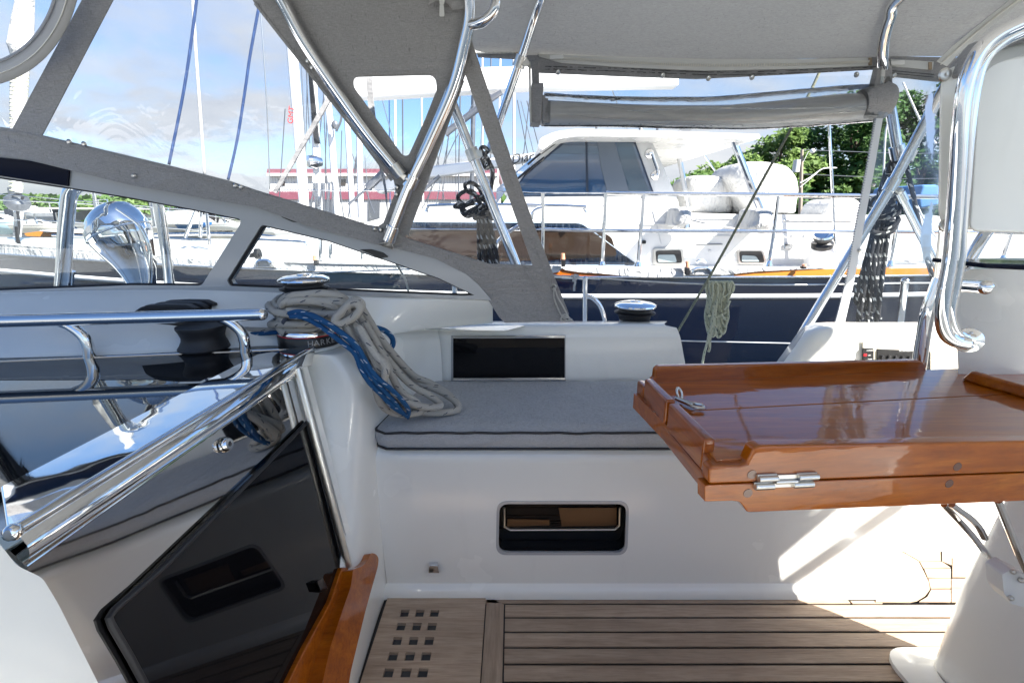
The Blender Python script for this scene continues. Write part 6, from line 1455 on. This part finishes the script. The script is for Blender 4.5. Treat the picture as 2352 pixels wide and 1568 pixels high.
for i, (a, b) in enumerate(wires):
    mb = MB(); mb.tube([P(*a, 14), P(*b, 14)], .014, 5)
    tag(mb.build('rigging_wire', M['grey_metal'] if i % 3 else M['steel_dull'], None), 'thin standing rigging wire among the masts behind the spray hood', 'wire', 'rigging wires among the masts')
# booms
bo = thing('boom', P(1000, 190, 7), 'big white boom crossing behind the small rounded window, high up', 'boom')
mb = MB(); mb.panel([P(x, y, 7) for x, y in [(760, 176), (1105, 154), (1300, 148), (1560, 140), (1560, 196), (1216, 202), (857, 223), (760, 222)]], (0, .25, 0)); mb.build('spar', M['white_far'], bo, smooth=30, bevel=.05, seg=3)
mb = MB(); mb.tube([P(1152, 212, 6.9), P(1120, 232, 6.9), P(1022, 308, 6.9)], [.035, .045, .045], 12); mb.build('vang', M['grey_metal'], bo)
b2o = thing('boom', P(1100, 400, 8), 'lower white boom lettered in black script above the blue windscreen', 'boom')
q = [(850, 425), (988, 382), (1237, 349), (1245, 352), (1236, 366), (1100, 392), (980, 409), (870, 446)]
mb = MB(); mb.panel([P(x, y, 8) for x, y in q], (0, .25, 0)); mb.build('spar', M['white_far'], b2o, smooth=30, bevel=.04, seg=3)
xd = P(1198, 372, 7.98)-P(1174, 377, 7.98)
text_mesh('lettering', 'Diary', .20, M['black_text'], b2o, P(1174, 378, 7.985), xd, (0, 0, 1), ext=.003, shear=.35)
mb = MB(); mb.tube([P(880, 398, 7.8), P(844, 432, 7.8)], .06, 12); mb.tube([P(844, 432, 7.8), P(800, 470, 7.8)], .02, 10); mb.tube([P(1010, 404, 7.8), P(965, 444, 7.8), P(900, 490, 7.8)], .028, 10); mb.build('vang', M['grey_metal'], b2o)

# ------------------------------------------------------------------ building
bd = thing('boat_shed', P(850, 480, 50), 'long white metal shed with dark pink roof edge and pink band', 'building')
wallm = mat('shed_wall', (.62, .62, .62), .6); n = N(wallm); wv = n.n('ShaderNodeTexWave'); wv.inputs['Scale'].default_value = 1.2; n.l(n.coord(), wv.inputs['Vector']); n.bump(wv.outputs['Fac'], .6, .05); n.l(n.ramp(wv.outputs['Fac'], [(.0, .42), (.25, .64)]), n.b.inputs['Base Color'])
pink = mat('shed_pink', (.21, .07, .095), .5)
def bp_(q, m, name, y0=50, d=20, par=bd): mb = MB(); mb.panel([P(x, y, y0) for x, y in q], (0, d, 0)); return mb.build(name, m, par, smooth=0)
bp_([(618, 400), (1140, 400), (1140, 510), (618, 510)], wallm, 'wall'); rf_ = bp_([(614, 388), (1144, 388), (1146, 400), (612, 400)], pink, 'roof', 49.6, 21)
bp_([(618, 440), (1140, 440), (1140, 458), (618, 458)], pink, 'band', 49.8, .1)
for xd_ in (690, 742, 846, 1010): bp_([(xd_, 462), (xd_+26, 462), (xd_+26, 505), (xd_, 505)], M['grey_metal'], 'door', 49.85, .1)
for xd_ in (640, 780, 895, 950): bp_([(xd_, 412), (xd_+14, 412), (xd_+14, 426), (xd_, 426)], M['brown_blind'], 'window', 49.9, .08)
bp_([(612, 398), (1146, 398), (1146, 404), (612, 404)], M['white_far'], 'fascia', 49.5, .1, rf_)
# ------------------------------------------------------------------ dry-stack racks and boats on the left
rk = thing('boat_rack', P(300, 560, 30), 'dark steel and timber rack of stored motor boats on the far shore', 'rack')
beam = mat('rack_timber', (.24, .12, .05), .7); post_m = mat('rack_post', (.03, .035, .045), .5)
zl = [P(300, y, 30).z for y in (560, 518, 480)]
for x in (-160, 20, 130, 250, 360, 420, 470, 520, 560, 620):
    mb = MB(); a = P(x, 450, 30); mb.box((a.x-.12, 29.6, -.6), (a.x+.12, 29.9, P(x, 450 if x > 300 else 480, 30).z)); mb.build('post', post_m, rk, smooth=0)
for z in (P(0, 552, 30).z, P(0, 520, 30).z):
    mb = MB(); mb.box((P(-250, 500, 30).x, 29.4, z-.12), (P(640, 500, 30).x, 29.6, z+.10)); mb.build('beam', beam, rk, smooth=0)
mb = MB(); mb.panel([P(x, y, 29) for x, y in [(325, 448), (560, 478), (640, 492), (640, 497), (560, 486), (325, 456)]], (0, 4, 0)); mb.build('beam', beam, rk, smooth=0)
mb = MB(); mb.panel([P(x, y, 28) for x, y in [(60, 476), (330, 478), (330, 481), (60, 480)]], (0, 6, 0)); mb.build('rack_roof', M['white_far'], rk, smooth=0)
hcols = [(.55, .75, .85), (.78, .78, .78), (.72, .70, .66), (.05, .12, .3), (.8, .8, .8), (.02, .12, .35), (.45, .62, .62)]
hm_ = [mat('boat_hull_%d' % i, c, .25, coat=.3) for i, c in enumerate(hcols)]
names = ['pale blue', 'white', 'cream', 'navy-bottomed', 'plain white', 'blue', 'grey-green']
def small_boat(px, py, L, Y, mi, label, cuddy=True):
    c = P(px, py, Y); t_ = thing('stored_boat', c, label, 'motor boat', 'motor boats stored on the rack')
    k = L*Y/1100/2; h = k*.17; rows = []
    for i in range(13):
        s_ = -1 + 2*i/12; b = k*.24*(1-max(0, s_)**2.2*.98); zt_ = h*(1+.35*max(0, s_)**2); zb_ = -h*.9+h*1.4*max(0, s_)**3
        rows.append([c + V(s_*k, -b, zt_), c + V(s_*k*.97, -b*.85, zt_*.2), c + V(s_*k*.93, 0, zb_), c + V(s_*k*.97, b*.85, zt_*.2), c + V(s_*k, b, zt_), c + V(s_*k, 0, zt_+.02), c + V(s_*k, -b, zt_)])
    mb = MB(); mb.grid(rows); mb.add(rows[0][:5], [(0, 1, 2, 3, 4)]); mb.build('hull', hm_[mi], t_, smooth=40)
    mb = MB(); mb.grid([[r[0]+V(0, -.02, -h*.12), r[0]+V(0, -.03, h*.05)] for r in rows]); mb.build('rub_strake', M['white_far'], t_, smooth=40)
    if cuddy:
        mb = MB(); mb.panel([c + V(x*k, -k*.14, z*h) for x, z in [(-.25, 1), (-.2, 2.1), (.1, 2.0), (.45, 1.1)]], (0, k*.28, 0)); mb.build('cuddy', M['white_far'], t_, smooth=30, bevel=.03)
        mb = MB(); mb.panel([c + V(x*k, -k*.15, z*h) for x, z in [(.12, 1.9), (.3, 1.3), (.2, 1.3), (-.1, 1.9)]], (0, k*.30, 0)); mb.build('windscreen', M['black'], t_, smooth=0)
        mb = MB(); mb.tube([c+V(-.3*k, -k*.2, h), c+V(-.28*k, -k*.2, h*3.2), c+V(.05*k, -k*.2, h*3.2), c+V(.1*k, -k*.2, h)], .04, 6); mb.build('t_top_frame', M['steel'], t_)
    return t_
data = [(5, 524, 170, 29, 0, 'pale blue motor boat at the far left of the rack'), (95, 526, 120, 28.5, 2, 'cream boat overlapping the pale blue one'), (165, 524, 120, 29, 3, 'navy-bottomed boat just right of the cream one'), (250, 522, 130, 29, 1, 'white boat behind the cowl ventilator'),
        (330, 512, 120, 29.5, 6, 'grey-green boat right of the cowl ventilator'), (400, 521, 150, 29, 4, 'plain white boat on the middle tier right of the ventilator'), (447, 518, 80, 28.4, 5, 'blue boat low on the right of the rack'), (520, 522, 100, 29, 4, 'white boat at the window corner'),
        (70, 498, 140, 31, 1, 'white boat on the upper tier at the left'), (150, 500, 120, 31, 4, 'white boat on the upper tier, centre left'), (260, 494, 120, 31, 2, 'cream boat on the upper tier above the ventilator'), (420, 498, 110, 31, 1, 'white upper tier boat under the timber beam'),
        (60, 552, 150, 29.5, 1, 'white boat on the bottom tier at the left'), (215, 550, 110, 29.5, 6, 'grey-green boat on the bottom tier'), (400, 552, 150, 29.5, 4, 'white bottom tier boat right of the ventilator'), (500, 545, 120, 29.5, 2, 'cream bottom tier boat near the window corner'), (620, 535, 110, 29, 1, 'white boat seen in the aft windscreen pane'), (700, 545, 120, 29, 4, 'white boat low in the aft windscreen pane')]
for d in data: small_boat(*d)
cover([(365, 516), (372, 492), (390, 482), (405, 486), (430, 500), (450, 516)], 27.5, 3, 'boat_cover', 'white shrink-wrapped boat cover on the rack right of the ventilator', 'cover', 6)
hb = thing('orange_dinghy', P(130, 542, 9), 'orange boat side lying behind the bow deck at the left', 'dinghy')
mb = MB(); mb.panel([P(x, y, 10) for x, y in roundpoly([(55, 536), (100, 530), (230, 538), (225, 544), (100, 544), (60, 542)], 2, 2)], (0, .8, 0)); mb.build('hull', M['orange_wood'], hb, bevel=.04)
mb = MB(); mb.panel([P(x, y, 9.9) for x, y in [(90, 529), (232, 536), (232, 539), (90, 532)]], (0, .9, 0)); mb.build('gunwale', M['white_far'], hb, bevel=.02)
# motor boat with blue cover, far right
br = thing('blue_motor_boat', P(2260, 600, 9), 'white motor boat with blue tinted windscreen beyond the pedestal', 'motor boat')
mb = MB(); mb.panel([P(x, y, 9) for x, y in roundpoly([(2100, 560), (2170, 535), (2280, 520), (2500, 520), (2600, 640), (2100, 625)], 6, 3)], (0, 2.5, 0)); mb.build('deckhouse', W, br, bevel=.05)
mb = MB(); mb.panel([P(x, y, 8.95) for x, y in roundpoly([(2235, 590), (2262, 545), (2352, 535), (2520, 540), (2520, 600), (2352, 598)], 6, 3)], (0, .03, 0)); mb.build('windscreen', mat('windscreen_teal', (.03, .11, .19), .05, 0, 0, 1.7), br)
mb = MB(); mb.panel([P(x, y, 8.9) for x, y in [(2110, 452), (2120, 424), (2160, 424), (2160, 470), (2112, 480)]], (0, 1.2, 0)); mb.build('console_cover', mat('blue_cover', (.10, .25, .50), .8), br, bevel=.05)
# ------------------------------------------------------------------ utility pole with lamp
up_ = thing('utility_pole', P(1837, 560, 26), 'weathered wooden utility pole with lamp arm and transformer against the trees', 'utility pole')
k26 = 26/1100
mb = MB(); mb.tube([P(1842, 344, 26), P(1836, 560, 26)], [3*k26, 4.5*k26], 12); mb.build('pole', mat('old_wood', (.30, .25, .21), .9), up_)
mb = MB(); mb.tube(catmull([P(x, y, 25.8) for x, y in [(1838, 420), (1860, 408), (1885, 390), (1900, 386), (1920, 386)]], 6), 1.1*k26, 8); mb.tube([P(1838, 430, 25.8), P(1878, 396, 25.8)], .8*k26, 8); ar = mb.build('lamp_arm', M['white_far'], up_)
mb = MB(); mb.ball(P(1914, 386, 25.8), 5*k26, 8, 1.6, .8, .35); mb.build('lamp_head', M['white_far'], ar)
mb = MB(); mb.lathe([(0, .3), (.16, .28), (.17, -.3), (0, -.32)], P(1829, 381, 25.6), (0, 0, 1), 18); mb.build('transformer', mat('transformer_grey', (.55, .58, .6), .5), up_)
mb = MB(); mb.tube([P(1845, 372, 25.7), P(1856, 350, 25.7), P(1866, 344, 25.7)], .5*k26, 6); mb.ball(P(1866, 347, 25.7), .12, 6); mb.build('bracket', M['white_far'], up_)
for i, (a, b) in enumerate((((1840, 344), (2300, 349)), ((1840, 400), (2300, 408)), ((1836, 448), (2300, 470)), ((1836, 455), (2300, 474)), ((1836, 462), (2300, 480)))):
    mb = MB(); A = P(*a, 26); B = P(*b, 30); mb.tube([A, A.lerp(B, .5)-V(0, 0, .15), B], .018, 5); tag(mb.build('power_line', M['grey_metal'], None), ['topmost power line', 'second power line from the top', 'upper line of the low bundle', 'middle line of the low bundle', 'lowest line of the bundle'][i]+' running right from the wooden pole', 'power line')
# ------------------------------------------------------------------ trees
leafm = []
for i, (c1, c2) in enumerate((((.035, .10, .018), (.075, .17, .03)), ((.10, .19, .04), (.19, .28, .07)), ((.055, .13, .025), (.12, .21, .045)))):
    m = mat('leaves_%d' % i, c1, .6); n = N(m)
    oi = n.n('ShaderNodeTexCoord'); ns = n.noise(oi.outputs['Object'], 1.3, 3, .6)
    c = n.ramp(ns, [(.3, c1), (.7, c2)]); n.l(c, n.b.inputs['Base Color'])
    out = m.node_tree.nodes['Material Output']; tr = n.n('ShaderNodeBsdfTranslucent'); n.l(c, tr.inputs[0]); mx = n.n('ShaderNodeMixShader'); mx.inputs[0].default_value = .35
    n.l(n.b.outputs[0], mx.inputs[1]); n.l(tr.outputs[0], mx.inputs[2]); n.l(mx.outputs[0], out.inputs[0]); leafm.append(m)
bark = mat('bark', (.075, .055, .04), .9)
def tree(base, h, rx, seed, mi, label, leaf=.22, nleaf=5200, base_frac=.25, group='trees on the far shore', flat=1.0):
    rnd = random.Random(seed); t_ = thing('tree', base, label, 'tree', group)
    mb = MB(); top = base + V(rnd.uniform(-.3, .3), 0, h*.8)
    mb.tube(catmull([base, base.lerp(top, .35)+V(rnd.uniform(-.3, .3), 0, 0), base.lerp(top, .7)+V(rnd.uniform(-.4, .4), 0, 0), top], 4), lerpl([.028*h, .02*h, .012*h, .004*h], 4), 8)
    cl = []
    for i in range(26):
        a = rnd.uniform(0, 6.283); f = rnd.uniform(base_frac, 1); rad = rx*math.sin(math.pi*min(1, (f-base_frac)/(1-base_frac)*.72+.22))**.8*rnd.uniform(.35, 1)
        c = base + V(math.cos(a)*rad, math.sin(a)*rad*flat, h*f*.93); r = rx*rnd.uniform(.22, .42); cl.append((c, r))
        if i < 12:
            s0 = base.lerp(top, max(.2, f*.75)); mb.tube([s0, s0.lerp(c, .55)+V(0, 0, .1*h*.3), c], [.009*h, .006*h, .002*h], 5)
    mb.build('trunk', bark, t_, smooth=60)
    mb = MB(); vs = []; fs = []
    for i in range(nleaf):
        c, r = cl[i % len(cl)]
        d = V(rnd.gauss(0, 1), rnd.gauss(0, 1), rnd.gauss(0, 1)).normalized(); q = c + d*r*(rnd.random()**.45)*V(1, 1, .8).x; q.z -= 0
        q = c + V(d.x*r, d.y*r, d.z*r*.75)*(rnd.random()**.4)
        u = V(rnd.gauss(0, 1), rnd.gauss(0, 1), rnd.gauss(0, .7)).normalized(); w_ = u.orthogonal().normalized(); s = leaf*rnd.uniform(.5, 1.3)
        k = len(vs); vs += [q-u*s, q-w_*s*.55, q+u*s, q+w_*s*.55]; fs.append((k, k+1, k+2, k+3))
    me = bpy.data.meshes.new('crown'); wl = base; me.from_pydata([tuple(v-wl) for v in vs], [], fs); me.materials.append(leafm[mi]); o = bpy.data.objects.new('crown', me); COL.objects.link(o); o.parent = t_
    return t_
def gb(px, Y): p = P(px, 500, Y); return V(p.x, Y, -.5)
def hh(py, Y): return P(1176, py, Y).z + .5
tr = [(1590, 37, 392, 2.6, 2, 'small green tree seen between the hard top supports'), (1640, 40, 372, 2.8, 1, 'yellow-green tree right of the smaller seat cover'), (1700, 41, 352, 2.8, 2, 'mid green tree above the gap between the seat covers'), (1765, 36, 288, 3.0, 1, 'feathery yellow-green tree left of the utility pole'),
      (1845, 38, 255, 3.4, 0, 'dark leafy tree behind the utility pole'), (1925, 36, 215, 3.8, 0, 'tallest dense dark green tree right of the pole'), (2010, 38, 205, 3.8, 0, 'dense dark green tree behind the zipped curtain edge'), (2095, 36, 190, 3.8, 0, 'tall dark tree behind the clear curtain'), (2180, 38, 185, 4.0, 2, 'tall green tree beside the instrument pod'), (2290, 40, 190, 4.0, 0, 'dark tree hidden partly by the instrument pod'),
      (1960, 33, 400, 2.4, 2, 'brighter low bushy tree right of the lamp arm'), (1810, 34, 420, 2.2, 0, 'low dark tree at the foot of the utility pole'), (1670, 36, 430, 2.4, 0, 'low dark tree between the two seat covers'), (2420, 40, 200, 4.0, 0, 'dark tree at the far right edge')]
for i, (px, Y, py, rx, mi, lab) in enumerate(tr):
    tree(gb(px, Y), hh(py, Y), rx, 100+i, mi, lab, .20, 7500 if Y < 37 or rx > 3 else 5200, .12 if mi != 1 else .35)
for i, (px, py, lab) in enumerate(((-60, 466, 'far round tree at the very left'), (30, 465, 'far low tree behind the furled sail drum'), (85, 456, 'far tree with rusty tint above the rack roof'), (130, 462, 'far tree touching the bent tube guard'), (195, 470, 'far thin tree just right of the bent tube'), (245, 462, 'far tree left above the ventilator'), (310, 460, 'far tree right above the ventilator'), (440, 474, 'far tree among the rack posts'))):
    tree(V(P(px, 480, 75).x, 75, -.5), P(px, py, 75).z+.5, 3.4, 300+i, 2 if i % 2 else 1, lab, .34, 2600, .1, 'trees on the far left shore')
# far wooded bank closing the horizon
rnd = random.Random(5); mb = MB(); vs = []; fs = []
for i in range(26000):
    x = rnd.uniform(-160, 200); y = rnd.uniform(105, 125)
    hmx = (5 + 2.2*noise.noise(V(x*.05, 0, 0))+1.3*noise.noise(V(x*.2, 2, 0)))*(1 if x < 20 else 1.0 + min(1, (x-20)/40)*.9)
    z = rnd.random()**.8*hmx - .4; s = rnd.uniform(.5, 1.1); u = V(rnd.gauss(0, 1), rnd.gauss(0, 1), rnd.gauss(0, .6)).normalized(); w_ = u.orthogonal().normalized(); q = V(x, y, z)
    k = len(vs); vs += [q-u*s, q-w_*s*.6, q+u*s, q+w_*s*.6]; fs.append((k, k+1, k+2, k+3))
mb.add(vs, fs); wd_ = mb.build('far_wood', leafm[2], None, smooth=0, fix=False); tag(wd_, 'far low wooded bank along the horizon', 'woodland', kind='stuff')
